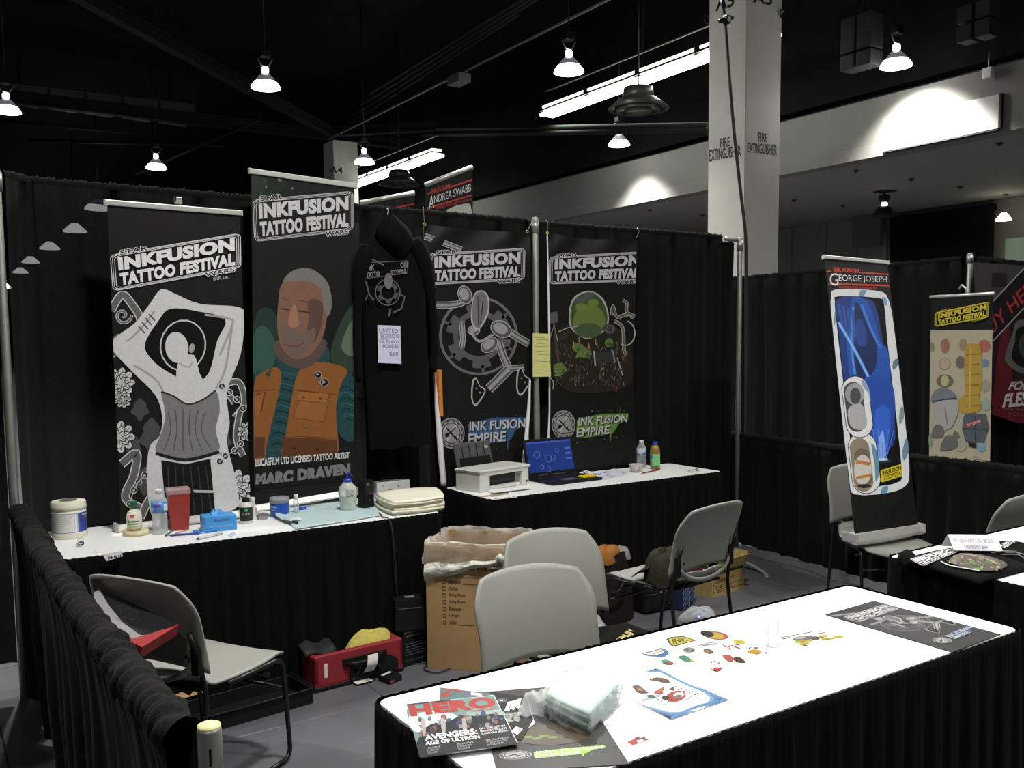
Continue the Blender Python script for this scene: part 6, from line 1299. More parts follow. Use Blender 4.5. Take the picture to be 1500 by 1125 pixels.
def lump(name, label, cat, o, ang_, rx, ry, h_, m_, seed, group=None, seg=30, base=0., amp=.2):
    r_ = random.Random(seed); ph = [r_.uniform(0, 6) for _ in range(5)]; mb = MB()
    def fn(i, j):
        a = 2 * PI * i; rr = math.cos(j * PI / 2) ** .6; k_ = 1 + amp * math.sin(2 * a + ph[0]) + amp * .5 * math.sin(5 * a + ph[1]) * (1 - j)
        return (rx * rr * k_ * math.cos(a), ry * rr * k_ * math.sin(a), base + h_ * (math.sin(j * PI / 2)) * (1 + .15 * math.sin(3 * a + ph[2]) * (1 - j * .5)) + .05 * h_ * math.sin(7 * a + 9 * j + ph[3]))
    mb.grid(seg, 12, fn, m_); mb.grid(seg, 1, lambda i, j: (rx * j * math.cos(2 * PI * i) * (1 + amp * math.sin(4 * PI * i + ph[0]) + amp * .5 * math.sin(10 * PI * i + ph[1])), ry * j * math.sin(2 * PI * i) * (1 + amp * math.sin(4 * PI * i + ph[0]) + amp * .5 * math.sin(10 * PI * i + ph[1])), base + .05 * h_ * math.sin(14 * PI * i + ph[3])), m_)
    return mb.localsolo(name, label, cat, o, ang_, group)
Xs = Matrix.Translation(s0) @ Matrix.Rotation(ang, 4, 'Z')
lump('folded_shirt', 'pale yellow shirt bulging out of the open red suitcase', 'clothing', Xs @ Vector((sw * .70, sd * .47, .05)), ang + .1, sw * .31, sd * .36, hs * .92, YF, 3, amp=.06)
lump('folded_shirt', 'olive-yellow cloth lying low at the left of the open red suitcase', 'clothing', Xs @ Vector((sw * .25, sd * .45, .045)), ang, sw * .18, sd * .33, hs * .55, mat('olive_yellow_cloth', (.16, .14, .045), .9, var=.2), 9, amp=.1)
# black tray left of the suitcase
tq = [PZ(u, v, 0.02) for u, v in ((332, 1040), (446, 975), (444, 950), (300, 985))]; c = sum(tq, Vector()) / 4
c = Vector((1.16, 4.0, 0)); t = thing('storage_tray', 'shallow black plastic tray on the floor under the front of the left table', 'tray', c, .12)
m = MB(); rbox(m, -.26, .26, -.12, .10, 0, .008, BLKP, .003); 
for a_ in ((-.26, .26, -.13, -.12), (-.26, .26, .10, .11)): rbox(m, a_[0], a_[1], a_[2], a_[3], 0, .07, BLKP, .003)
rbox(m, -.27, -.26, -.13, .11, 0, .07, BLKP, .003); rbox(m, .26, .27, -.13, .11, 0, .07, BLKP, .003); m.build('tray_body', t, world=False)
m = MB(); m.tube(fillet([(-.275, -.135, .072), (.275, -.135, .072), (.275, .115, .072)], .04), .006, BLKP, 6); m.build('rolled_rim', t, world=False)
# two black printed cartons
def bcart(label, u, v, w_, d_, h_, ang_, z=0.):
    b = PZ(u, v, z); t = thing('black_carton', label, 'box', b, ang_); KC = mat('black_printed_card', (.009, .009, .0095), .45, var=.1)
    m = MB(); m.box((w_ / 2, d_ / 2, h_ / 2), (w_, d_, h_), KC, .002); m.build('carton', t, world=False); return t, b
t, b = bcart('upper black carton with white text lines behind the red suitcase', 579, 946, .17, .2, .0, .25) if False else (None, None)
p = PZ(592, 978, 0); t = thing('black_carton', 'low black carton with fine print beside the moving box', 'box', p, .12); KC = mat('black_printed_card', (.009, .009, .0095), .45, var=.1)
lh = hz(p, 592, 925); m = MB(); m.box((.10, .07, lh / 2), (.20, .14, lh), KC, .002); m.build('carton', t, world=False)
m = MB()
for k in range(12): m.box((.012 + .016 * k, -.001, lh * .93), (.011, .001, .008), ink(G(95)))
m.box((.06, -.001, lh * .84), (.09, .001, .007), ink((.22, .10, .06))); m.box((.17, -.001, lh * .80), (.04, .001, .02), ink(G(120)))
for k, l_ in enumerate((.12, .15, .10, .14, .12)): m.box((.01 + l_ / 2, -.001, .62 * lh - k * .014), (l_, .001, .003), ink(G(90)))
for k in range(9): m.box((.02 + .018 * k, -.001, .03), (.010, .001, .012), ink(G(60)))
m.build('printed_lettering', t, world=False)
p2 = PZ(556, 935, 0); p2 = Vector((1.86, 4.13 - .0, 0)); p2 = Vector((p.x - .055, p.y + .005, lh + .001)); 
t = thing('black_carton', 'black carton stacked on the low printed one, white sticker on top', 'box', p2, -.25)
hh = hz(p2, 575, 882) - lh; m = MB(); m.box((.09, .06, hh / 2), (.15, .10, hh), KC, .002); m.build('carton', t, world=False)
m = MB(); m.box((.1, .06, hh + .001), (.05, .03, .001), ink(G(130))); m.box((.09, .009, hh * .72), (.12, .001, .004), ink(G(80)));
for k in range(7): m.box((.1655, .06, hh * (.85 - .1 * k)), (.001, .07, .004), ink(G(90)))
m.build('printed_lettering', t, world=False)
# small black device on the floor
b = PZ(570, 1004, 0); t = thing('tattoo_needle_case', 'small dark flat case with pale top label on the floor by the suitcase', 'case', b, .35)
m = MB(); m.prism([(0, 0), (.085, -.004), (.098, .03), (.09, .085), (.012, .085)], 0, .028, BLKP, bev=.003); m.build('case_body', t, world=False); MB().box((.05, .068, .0285), (.06, .016, .001), TAGM).build('label_strip', t, world=False); MB().box((.02, -.0025, .014), (.03, .001, .010), ink((.35, .05, .03))).build('red_mark', t, world=False)
# cardboard scraps by the left chair
b = PZ(284, 1040, 0); t = thing('cardboard_box', 'small open cardboard box on the floor under the left chair', 'box', b + Vector((-.09, .04, 0)), .2)
m = MB()
for c_, d_ in (((.05, 0, .03), (.16, .004, .06)), ((.05, .12, .03), (.16, .004, .06)), ((-.03, .06, .03), (.004, .12, .06)), ((.13, .06, .03), (.004, .12, .06)), ((.05, .06, .004), (.16, .12, .004))): m.box(c_, d_, CARD)
m.build('carton', t, world=False); m = MB(); m.box((0, 0, 0), (.15, .07, .003), CARD, X=Matrix.Translation((.06, -.02, .085)) @ Matrix.Rotation(.7, 4, 'X')); m.build('open_flap', t, world=False)

# ---- tilted black case with red edge between side drape and left chair
Ac, Bc, Cc = PZ(145, 862, .80), PZ(262, 915, .715), PZ(208, 948, .715)
uu = (Ac - Bc); vv = (Cc - Bc); nn = uu.cross(vv).normalized(); nn = nn if nn.z > 0 else -nn
Ac = Bc + uu * .92; Dc = Ac + vv; t = thing('portfolio_case', 'black portfolio case with red sides wedged against the back of the left chair', 'case', Bc)
MB().quadslab([Bc, Ac, Dc, Cc], nn, .038, mat('bright_red_case_side', (.24, .010, .012), .5)).build('case_body', t)
a = Art(Bc, nn, step=.00003, base=.0005)
a.poly([(145, 862), (160, 868), (262, 913), (208, 947), (138, 880)], (.010, .010, .011), rough=.35)
a.poly([(137, 868), (146, 863), (158, 885), (180, 912), (205, 930), (231, 930), (209, 946), (140, 898)], G(130), 0, rough=.25)
a.line([(165, 890), (182, 886), (204, 898), (196, 908), (180, 904), (172, 898)], .8, G(45)); a.text('KGS', [(173, 887), (197, 893), (197, 905), (173, 899)], G(30)); a.text('tattoo supplies', [(168, 903), (212, 928), (211, 931), (166, 906)], G(60))
a.build('cover_print', t, clip=[(Bc, (Bc - Ac).cross(nn) if (Bc - Ac).cross(nn).dot(Bc - Cc) > 0 else -(Bc - Ac).cross(nn)), (Cc, (Cc - Dc).cross(nn) if (Cc - Dc).cross(nn).dot(Cc - Bc) > 0 else -(Cc - Dc).cross(nn)), (Bc, Bc - Ac)])

# ---- things by the rear-view chair
X4 = Matrix.Translation((3.18, 3.43, 0)) @ Matrix.Rotation(D(187), 4, 'Z')
OL = mat('olive_canvas', (.022, .022, .013), .9, var=.25, scale=60, bump=.3, bscale=80)
jk = lump('jacket', 'olive canvas jacket slumped on the seat of the rear-view chair', 'clothing', X4 @ Vector((.13, .10, .455)), D(187), .10, .12, .15, OL, 21, amp=.12)
m = MB(); m.grid(16, 10, lambda i, j: (-.12 + .24 * i + .02 * math.sin(5 * j), -.02 - .12 * j, .075 * (1 - j) ** .8 + .012 * math.sin(11 * i) * (1 - j * .5) + .008), OL); m.build('jacket_flap', jk, world=False)
lump('folded_cloth', 'dark red folded cloth on the seat of the rear-view chair', 'clothing', X4 @ Vector((-.06, .10, .456)), D(187), .07, .06, .05, mat('dark_red_cloth', (.05, .006, .008), .85), 4, amp=.1)
b = PZ(928, 880, 0) + Vector((.15, .05, 0)); t = thing('duffel_bag', 'dark open bag with orange cloth on top, under the back table edge', 'bag', Vector((3.35, 4.12, 0)))
c = Vector((3.35, 4.12, 0)); topz = hz(c, 930, 800)
m = MB(); m.grid(24, 12, lambda i, j: (c.x + (.17 + .02 * math.sin(6 * PI * i)) * math.cos(2 * PI * i) * math.sin(PI * (.12 + .38 * (1 - j) + .38 * (1 - j) * 0 + .0)) if False else c.x + .17 * math.cos(2 * PI * i) * (1 - .35 * j * j), c.y + .12 * math.sin(2 * PI * i) * (1 - .3 * j * j), topz * .92 * j + .012 * math.sin(8 * PI * i) * j), mat('dark_brown_canvas', (.009, .0075, .006), .85, var=.3, scale=50)); m.build('bag_body', t)
m = MB(); m.tube(fillet([c + Vector((-.12, -.1, topz * .7)), c + Vector((-.16, -.14, topz * .5)), c + Vector((-.05, -.16, topz * .45)), c + Vector((.05, -.12, topz * .7))], .05), .008, BLKP, 6); m.build('strap', t)
oc = lump('folded_cloth', 'bright orange folded cloth on top of the dark bag', 'clothing', c + Vector((-.03, -.02, topz * .80)), .3, .115, .07, topz * .21, mat('orange_fleece', (.27, .10, .012), .85, var=.08), 12, amp=.06)
lump('folded_cloth', 'grey-white crumpled cloth beside the orange cloth', 'clothing', c + Vector((.10, -.0, topz * .80)), .1, .06, .06, topz * .15, mat('grey_white_cloth', (.2, .2, .19), .85, var=.3, scale=60), 15, amp=.1)
e0 = PZ(945, 905, 0); t = thing('equipment_case', 'black rounded equipment case with chrome studs on the floor', 'case', e0 + Vector((.02, .02, 0)), -.02); hc = .20
m = MB(); rbox(m, 0, .38, 0, .24, .01, hc, mat('black_case_vinyl', (.008, .008, .009), .5, var=.2), .03); m.build('case_body', t, world=False); m = MB(); m.tube([(.0, -.002, hc * .62), (.38, -.002, hc * .62)], .003, BLKM, 6); m.build('seam', t, world=False)
for x_, z_ in ((.12, .13), (.16, .135), (.20, .14), (.20, .12), (.19, .05)): MB().lathe([(.006, 0), (.004, .004)], (0, 0, 0), mat('chrome_stud', (.7, .7, .68), .2, .9), 8, X=Matrix.Translation((x_, -.001, z_)) @ Matrix.Rotation(PI / 2, 4, 'X')).build('stud', t, world=False)
h0 = PZ(1000, 896, 0); t = thing('tote_bag', 'blue and navy honeycomb patterned bag beside the equipment case', 'bag', h0, .45)
NV = mat('navy_bag_fabric', (.012, .018, .045), .8); m = MB(); rbox(m, 0, .20, 0, .10, 0, .24, NV, .02); m.build('bag_body', t, world=False)
m = MB(); LB = mat('slate_blue_print', (.085, .12, .24), .8); 
for a_ in range(5):
    for b_ in range(6):
        cx, cz = .022 + a_ * .039, .03 + b_ * .036 + (a_ % 2) * .018
        if cz > .225: continue
        m.tube([(cx + .021 * math.cos(PI / 3 * k) * .95, -.002, cz + .0195 * math.sin(PI / 3 * k)) for k in range(6)], .0038, LB, 4, closed=True)
o = m.build('honeycomb_print', t, world=False); o['kind'] = 'stuff'
# yellow-brown carton
k0 = PZ(1043, 876, 0); k1 = PZ(1089, 861, 0); kx = Vector((k1.x - k0.x, k1.y - k0.y, 0)); kw = kx.length; ang = math.atan2(kx.y, kx.x); kh = hz(k0, 1043, 838)
YC = mat('yellow_brown_card', (.36, .26, .09), .75, var=.05); t = thing('supply_carton', 'yellow-brown open carton with black printing beside the low side drape', 'box', k0, ang)
m = MB(); kd = .24
for c_, d_ in (((kw / 2, 0, kh / 2), (kw, .005, kh)), ((kw / 2, kd, kh / 2), (kw, .005, kh)), ((0, kd / 2, kh / 2), (.005, kd, kh)), ((kw, kd / 2, kh / 2), (.005, kd, kh)), ((kw / 2, kd / 2, .005), (kw, kd, .006))): m.box(c_, d_, YC)
m.build('carton', t, world=False)
for c_, d_, rx, rz in (((kw / 2, -.03, kh + .035), (kw * .98, .004, .09), .5, 0), ((kw + .03, kd / 2, kh + .035), (.004, kd * .96, .09), 0, 0), ((-.03, kd / 2, kh + .03), (.004, kd * .96, .08), 0, 0)):
    m = MB(); m.box((0, 0, 0), d_, YC, X=Matrix.Translation(c_) @ Matrix.Rotation(rx, 4, 'X') @ Matrix.Rotation((.6 if c_[0] > kw else (-.6 if c_[0] < 0 else 0)), 4, 'Y')); m.build('flap', t, world=False)
m = MB(); g, fs = glyphs('CGW35-', .03); m.add([(.02 + x * kw * .42, -.0032, kh * .50 + y * kh * .16) for x, y in g], fs, ink(CB)); g, fs = glyphs('HO', 0.); m.add([(.02 + kw * .48 + x * kw * .15, -.0032, kh * .55 + y * kh * .13) for x, y in g], fs, ink((.15, .1, .06)))
m.box((kw / 2, -.0031, kh * .90), (kw * .96, .001, kh * .14), ink((.03, .025, .02))); m.tube([(kw * .56, -.0032, kh * .18), (kw * .94, -.0032, kh * .18), (kw * .94, -.0032, kh * .38), (kw * .56, -.0032, kh * .38)], .0015, ink(CB), 4, closed=True)
for k in range(6): m.box((kw * (.60 + .055 * k), -.0031, kh * .28), (.002, .001, kh * .12), ink(CB))
for k in range(4): m.box((.02 + kw * .2, -.0031, kh * (.40 - .08 * k)), (kw * (.36 - .04 * k), .001, .003), ink(CB))
for k in range(3): m.box((.012, -.0031, kh * (.2 + .26 * k)), (.012, .001, .012), ink(CB))
m.build('printed_lettering', t, world=False)
t = thing('plastic_bag', 'clear plastic bag with a blue curved object lying on the floor', 'bag', PZ(1030, 905, 0)); c = PZ(1024, 906, 0)
m = MB(); m.grid(20, 8, lambda i, j: (c.x + .13 * math.cos(2 * PI * i) * math.cos(j * PI / 2) * (1 + .2 * math.sin(6 * PI * i)), c.y + .09 * math.sin(2 * PI * i) * math.cos(j * PI / 2) * (1 + .2 * math.cos(8 * PI * i)), .004 + .055 * math.sin(j * PI / 2) * (1 + .2 * math.sin(10 * PI * i))), FILM); m.build('bag_film', t)
m = MB(); m.grid(16, 6, lambda i, j: (c.x + .03 + .075 * math.cos(2 * PI * i) * math.cos(j * PI / 2), c.y + .045 * math.sin(2 * PI * i) * math.cos(j * PI / 2), .005 + .04 * math.sin(j * PI / 2)), mat('navy_plastic', (.02, .05, .18), .3)); m.build('blue_insert', t)
g0 = [(1077, 818, .06), (1088, 822, .05), (1103, 829, .035), (1118, 838, .012), (1124, 846, .008)]
MB().tube(cr([PZ(u, v, z) for u, v, z in g0], 4, False), .014, mat('grey_webbing', (.22, .22, .23), .8), 6, flat=.5).solo('webbing_strap', 'grey folded strap lying at the foot of the side drape by the carton', 'strap', PZ(1100, 830, .02))

# ---- black shirt on the second chair
X2 = Matrix.Translation((2.15, 2.74, 0)) @ Matrix.Rotation(D(-2), 4, 'Z')
t = thing('folded_shirt', 'black shirt with gold lettering folded on the chair seat by the moving box', 'clothing', X2 @ Vector((.05, 0, .465)))
def sh(i, j):
    x_ = -.18 + .46 * i; y_ = -.27 + .40 * j; z_ = .468 - .012 * max(0, (x_ - .2)) * 20 * max(0, x_ - .2) * 3 + .004 * math.sin(7 * i + 4 * j); return tuple(X2 @ Vector((x_, y_, z_)))
MB().shell(20, 14, sh, .014, COTTON).build('shirt_body', t)
g1 = Vector((0, 0, 1)); a = Art((0, 0, .475), g1, step=.00005, base=.006); GOLD = (.42, .33, .12)
a.text('TAIM IN', [(897, 941), (921, 921), (927, 924), (904, 944)], GOLD, .05); a.text('NIM', [(905, 939), (924, 926), (929, 929), (911, 943)], GOLD, .05); a.poly([(912, 944), (930, 932), (937, 936), (925, 944)], (.22, .10, .04), 2)
a.build('gold_lettering', t)
# ================================================================ FOREGROUND TABLE
UP = Vector((0, 0, 1))
def zmap(src, q, z):
    """places artwork measured on one sheet onto another sheet of the same design"""
    return lambda x, y: PZ(*[c for c in bil(q, (x - src[0]) / (src[2] - src[0]), (y - src[1]) / (src[3] - src[1]))][:2], z)
def tsheet(name, label, cat, q, z, th, m, art=None, mapf=None, step=.00002):
    W = [PZ(u, v, z) for u, v in q]; c = sum(W, Vector()) / 4; t = thing(name, label, cat, c)
    MB().quadslab(W, UP, th, m).build('sheet', t)
    if art: a = Art((0, 0, z), UP, step=step, base=.0003, mapf=mapf); a.gain = 1. if name == 'poster_print' else .55; art(a); a.step = step; a.build('printed_artwork', t)
    return t
GREYV = mat('black_satin_poster', (.045, .045, .045), .35, var=.1, scale=5)
q = [(1209, 900), (1280, 880), (1466, 929), (1395, 955)]
def arts1(a): 
    arth1(a)
tsheet('poster_print', 'black poster with blue splash at the right end of the foreground table', 'poster', q, Z0 + .0025, .0015, GREYV, arts1, zmap((620, 328, 777, 702), q, Z0 + .0025))
q2 = [(700, 1014), (848, 1003), (922, 1119), (728, 1131)]
tsheet('poster_print', 'black poster with green splash lying under the bagged teal stack', 'poster', q2, Z0 + .0025, .0015, GREYV, lambda a: (emblem(a, 825.5, 622, 17.5, 19), splat(a, [(848, 611), (920, 606), (916, 633), (846, 640)], (.25, .45, .05), 6), [a.text(st, [(848, 611), (920, 606), (916, 633), (846, 640)], G(200), .02, b) for st, b in (('INK FUSION', (.0, .02, 1.0, .45)), ('EMPIRE', (-.02, .56, .66, 1.0)))], a.poly([(830, 560), (860, 500), (920, 520), (910, 570), (870, 590)], (.06, .045, .03), 3), [a.ell(845 + 9 * k, 548 + (k % 2) * 9, 6, 5, (.13, .2, .04)) for k in range(4)]), zmap((802, 340, 935, 690), q2, Z0 + .0025))
# magazines
MAGB = mat('glossy_magazine_stock', (.5, .5, .5), .3, var=.05)
def mag_under(a):
    a.poly([(645, 1007), (722, 1016), (752, 1085), (640, 1085)], (.10, .22, .22)); a.poly([(650, 1008), (672, 1010), (678, 1014), (655, 1012)], (.5, .04, .03)); a.poly([(645, 1016), (655, 1013), (662, 1020), (648, 1022)], (.45, .04, .03)); a.poly([(676, 1012), (712, 1016), (716, 1020), (680, 1018)], (.2, .12, .22)); a.poly([(690, 1014), (706, 1016), (706, 1019), (690, 1018)], (.6, .6, .6))
tsheet('magazine', 'teal magazine with red marks peeking out beneath the top magazine', 'magazine', [(645, 1007), (722, 1016), (752, 1085), (640, 1085)], Z0 + .0055, .0025, MAGB, mag_under)
qd = [(716, 1013), (768, 1021), (776, 1052), (764, 1083)]
def mag_dark(a):
    a.poly([(716, 1013), (771, 1021), (781, 1054), (764, 1084), (740, 1078)], (.02, .02, .022)); a.ell(735, 1026, 8, 3, (.12, .12, .14)); a.ell(735, 1026, 2, 1, (.6, .6, .6))
    for k in range(3): a.poly([(739 + k * 7, 1041 - k * 3), (744 + k * 7, 1028 - k * 2), (750 + k * 7, 1027 - k * 2), (746 + k * 7, 1042 - k * 2)], (.62, .62, .62)); a.k -= 1
    a.k += 1
    for k in range(2): a.poly([(736 + k * 12, 1056 - k * 2), (741 + k * 12, 1044 - k), (756 + k * 7, 1044 - k), (750 + k * 10, 1058 - k)], (.5, .52, .46)); a.k -= 1
    a.k += 1; a.poly([(748, 1072), (756, 1064), (766, 1068), (758, 1076)], (.6, .62, .58))
    for k in range(7): a.line([(740 + k * 4, 1053 - k * .6), (743 + k * 4, 1030)], .5, (.1, .1, .1)); a.k -= 1
    a.k += 1
    for k in range(4): a.line([(740, 1046 + k * 3), (764, 1043 + k * 3)], .5, (.08, .08, .08)); a.k -= 1
tsheet('magazine', 'black flyer with white text columns beside the top magazine', 'magazine', [(716, 1013), (771, 1021), (784, 1060), (740, 1090)], Z0 + .0050, .002, MAGB, mag_dark)
def hero(a):
    Q = [(595.5, 1032), (723, 1018.5), (758, 1089), (615, 1109)]
    TE = (.22, .38, .36); a.poly([bil(Q, *p) for p in ((0, 0), (1, 0), (1, 1), (0, 1))], TE)
    a.poly([bil(Q, *p) for p in ((0, .22), (.3, .18), (.5, .3), (.5, .5), (.2, .55), (0, .5))], (.5, .6, .56), 3); a.poly([bil(Q, *p) for p in ((.62, .28), (.8, .2), (1, .3), (1, .45), (.7, .42))], (.42, .58, .55), 3)
    a.poly([bil(Q, *p) for p in ((0, .74), (.1, .5), (.2, .42), (.4, .40), (.55, .32), (.7, .36), (.9, .36), (1, .42), (1, 1), (0, 1))], (.03, .03, .04), 0)
    rnd = random.Random(6)
    for k in range(40):
        u, v = rnd.uniform(.05, .98), rnd.uniform(.3, .66); p = bil(Q, u, v); c = rnd.choice([(.25, .2, .2), (.05, .05, .07), (.10, .07, .05), (.4, .36, .34), (.02, .06, .2), (.3, .1, .06), (.12, .14, .10)]); a.ell(p.x, p.y, rnd.uniform(2, 5), rnd.uniform(1.6, 4.5), c, rnd.uniform(0, 90), 9); a.k -= .6
    a.k = int(a.k) + 1
    for p0 in ((.12, .42), (.33, .45), (.55, .5)): p = bil(Q, *p0); a.poly([(p.x - 3, p.y - 8), (p.x + 3, p.y - 8), (p.x + 4, p.y + 10), (p.x, p.y + 16)], (.55, .5, .52), 2)
    a.text('HERO', Q, (.55, .03, .02), .06, (.015, .015, .985, .235)); a.text('COMPLEX', Q, (.45, .05, .04), .02, (.66, .245, .97, .28)); a.poly([bil(Q, *p) for p in ((0, -.01), (.5, -.01), (.5, .012), (0, .012))], (.08, .08, .1))
    a.text('AVENGERS:', Q, (.75, .75, .75), .04, (.10, .60, .66, .71)); a.text('AGE OF ULTRON', Q, (.75, .75, .75), .04, (.09, .725, .66, .80))
    for k, st in enumerate(('ON THE SET OF', "MARVEL'S BIGGEST", 'SUPERHERO SEQUEL')): a.text(st, Q, (.6, .6, .6), .02, (.69, .60 + .052 * k, .97, .638 + .052 * k))
    for x_, w_ in ((.09, .14), (.40, .18), (.70, .25)):
        for k in range(3): a.text('XCLUSIVE LOOKS'[:6 + 4 * (k % 2) + 2], Q, (.55, .55, .5), .02, (x_, .84 + .045 * k, x_ + w_ * (1 - .15 * k), .872 + .045 * k))
z = Z0 + .013; q = [(595.5, 1032), (723, 1018.5), (758, 1089), (615, 1109)]
t = tsheet('magazine', 'top magazine with big red HERO title, overhanging the table corner', 'magazine', q, z, .0015, MAGB, hero)
W = [PZ(u, v, z - .002) for u, v in q]; MB().quadslab([w + Vector((.002, .001, 0)) for w in W], UP, .0035, PAPER).build('page_block', t)
# bagged stack of teal cloths
TQ = [(800, 1014), (838, 976), (906, 1001), (862, 1044)]; zt = Z0 + .052; W = [PZ(u, v, zt) for u, v in TQ]; c = sum(W, Vector()) / 4
BIB = mat('pale_teal_paper_bib', (.42, .60, .56), .75, var=.08, scale=20)
for k in range(5):
    zz = Z0 + .0065 + k * .0093; rnd = random.Random(k); d = Vector((rnd.uniform(-.004, .004), rnd.uniform(-.004, .004), 0))
    Wk = [Vector((w.x, w.y, zz)) + d for w in W]; cc = sum(Wk, Vector()) / 4
    MB().shell(12, 8, lambda i, j: (lambda w: (w.x, w.y, zz + .004 + .0012 * math.sin(8 * i + k) * math.sin(6 * j)))(Wk[0] * (1 - i) * (1 - j) + Wk[1] * i * (1 - j) + Wk[2] * i * j + Wk[3] * (1 - i) * j), .0078, BIB).solo('dental_bib_pad', ['lowest folded teal bib in the clear bag on the foreground table', 'folded teal bib in the middle of the bagged stack', 'folded teal bib in the middle of the bagged stack', 'folded teal bib in the middle of the bagged stack', 'topmost folded teal bib in the clear bag on the foreground table'][k], 'paper bib', cc, 'teal bibs in the clear bag')
FB = mat('clear_bib_bag_film', (.85, .88, .88), .1, var=.1, scale=18, bump=.8, bscale=30, film=.86)
cen = c; mb = MB(); N = 48
def bagr(k, lvl):
    a = 2 * PI * k / N; i4 = (k / N * 4); s_ = int(i4) % 4; f_ = i4 - int(i4); p = W[s_] * (1 - f_) + W[(s_ + 1) % 4] * f_; d = (p - cen); d.z = 0
    wob = .006 * math.sin(k * 1.7 + lvl * 2) + .004 * math.sin(k * 3.1 + lvl); sc = {0: 1.03, 1: 1.09, 2: 1.06, 3: 1.03, 4: .6, 5: 0.02}[lvl]
    zz = {0: Z0 + .002, 1: Z0 + .016, 2: Z0 + .040, 3: Z0 + .057, 4: Z0 + .062, 5: Z0 + .066}[lvl]
    if s_ == 3 or (s_ == 0 and f_ < .25): sc += .38 * math.sin(PI * (f_ if s_ == 3 else .5)) * (1 if lvl < 3 else .4) * (.5 if s_ == 0 else 1) * .55
    q_ = cen + d * sc + d.normalized() * wob; return (q_.x, q_.y, zz + .003 * math.sin(k * 2.3 + lvl) * (1 if 0 < lvl < 5 else 0))
vs = [bagr(k, l) for l in range(6) for k in range(N)]; fs = [(l * N + k, l * N + (k + 1) % N, (l + 1) * N + (k + 1) % N, (l + 1) * N + k) for l in range(5) for k in range(N)]
mb.add(vs, fs, FB, True)
La = [PZ(u, v, zz) for u, v, zz in ((800, 1012, Z0 + .045), (776, 1012, Z0 + .030), (757, 1050, Z0 + .006), (797, 1048, Z0 + .012))]
mb.grid(16, 12, lambda i, j: (lambda w: (w.x, w.y, w.z + .005 * math.sin(9 * i + 5 * j) * math.sin(PI * i) + .003 * math.sin(11 * j + 4 * i)))(La[0] * (1 - i) * (1 - j) + La[1] * i * (1 - j) + La[2] * i * j + La[3] * (1 - i) * j + Vector((0, 0, .015 * math.sin(PI * j)))), FB)
mb.solo('plastic_bag', 'crinkled clear bag wrapped around the teal bibs on the foreground table', 'bag', cen)
tsheet('paper_slip', 'white paper slip showing at the right of the bagged teal stack', 'paper', [(884, 1058), (906, 1033), (914, 1040), (893, 1064)], Z0 + .001, .0005, mat('soft_white_paper', (.7, .7, .72), .6))
q = [(884, 1003), (961, 979), (1067, 1025), (983, 1054)]
def bluep(a):
    bl = [(.25, .45, .7), (.10, .25, .50), (.03, .08, .25), (.01, .02, .09)]
    for k, c_ in enumerate(bl):
        s_ = .40 - k * .09
        for cu, cv in ((1, 0), (1, 1), (0, 1), (0, 0)):
            if (cu, cv) == (0, 0) and k > 1: continue
            g_ = s_ * (1.0 if (cu, cv) != (1, 0) else .55) * (.6 if (cu, cv) == (0, 0) else 1); su = 1 if cu == 0 else -1; sv = 1 if cv == 0 else -1
            a.poly([bil(q, cu, cv), bil(q, cu + su * g_ * 1.1, cv), bil(q, cu + su * g_ * .35, cv + sv * g_ * .35), bil(q, cu, cv + sv * g_ * 1.1)], c_); a.k -= 1
        a.k += 1
    a.line([bil(q, .02, .98), bil(q, .5, .93), bil(q, .98, .98)], 4, (.12, .3, .6), smooth=4); a.line([bil(q, .985, .02), bil(q, .94, .5), bil(q, .985, .98)], 3, (.15, .35, .62), smooth=4)
    BR1 = (.14, .07, .045)
    a.poly([(950, 996), (962, 992), (978, 995), (981, 1001), (970, 1000), (960, 997)], BR1, 3); a.poly([(926, 1005), (936, 1004), (944, 1010), (950, 1015), (938, 1016), (930, 1011)], BR1, 3); a.ell(937, 1010, 4, 2, (.4, .25, .15))
    a.ell(990, 1020, 15, 8, (.5, .04, .025), -12); a.ell(975, 1022, 6, 3, (.06, .04, .03)); a.ell(994, 1018, 8, 4, (.65, .63, .62), -10); a.ell(993, 1020, 6, 2.5, (.2, .18, .17), -10); a.ell(965, 1014, 7, 3, (.5, .06, .05), 0)
    a.poly([(963, 1010), (972, 1006), (974, 1012)], (.3, .2, .06)); a.poly([(978, 1010), (988, 1005), (988, 1012)], (.12, .10, .04)); a.line([(940, 1026), (955, 1022), (968, 1018)], 4, (.45, .6, .68), smooth=3); a.poly([(948, 1018), (958, 1018), (960, 1022), (950, 1022)], (.05, .12, .04), 2); a.line([(1004, 1026), (1010, 1022), (1014, 1018)], 2.4, (.5, .62, .7))
    for k in range(9): a.ell(990 + k * 4, 1006 + k * 1.2 + (k % 2) * 3, 1.6, 1, (.10, .04, .3) if k % 3 else (.03, .03, .03), n=6); a.k -= 1
    a.k += 1
    for k in range(5): a.ell(964 + k * 5, 1025 + (k % 2) * 2, 1.6, 1, (.10, .04, .3) if k % 2 else (.03, .03, .03), n=6); a.k -= 1
tsheet('art_print', 'white print with blue shaded corners and red motif in mid foreground table', 'print', q, Z0 + .0015, .001, WHITE, bluep)
q = [(925, 953), (1045, 917), (1128, 950), (1000, 1000)]
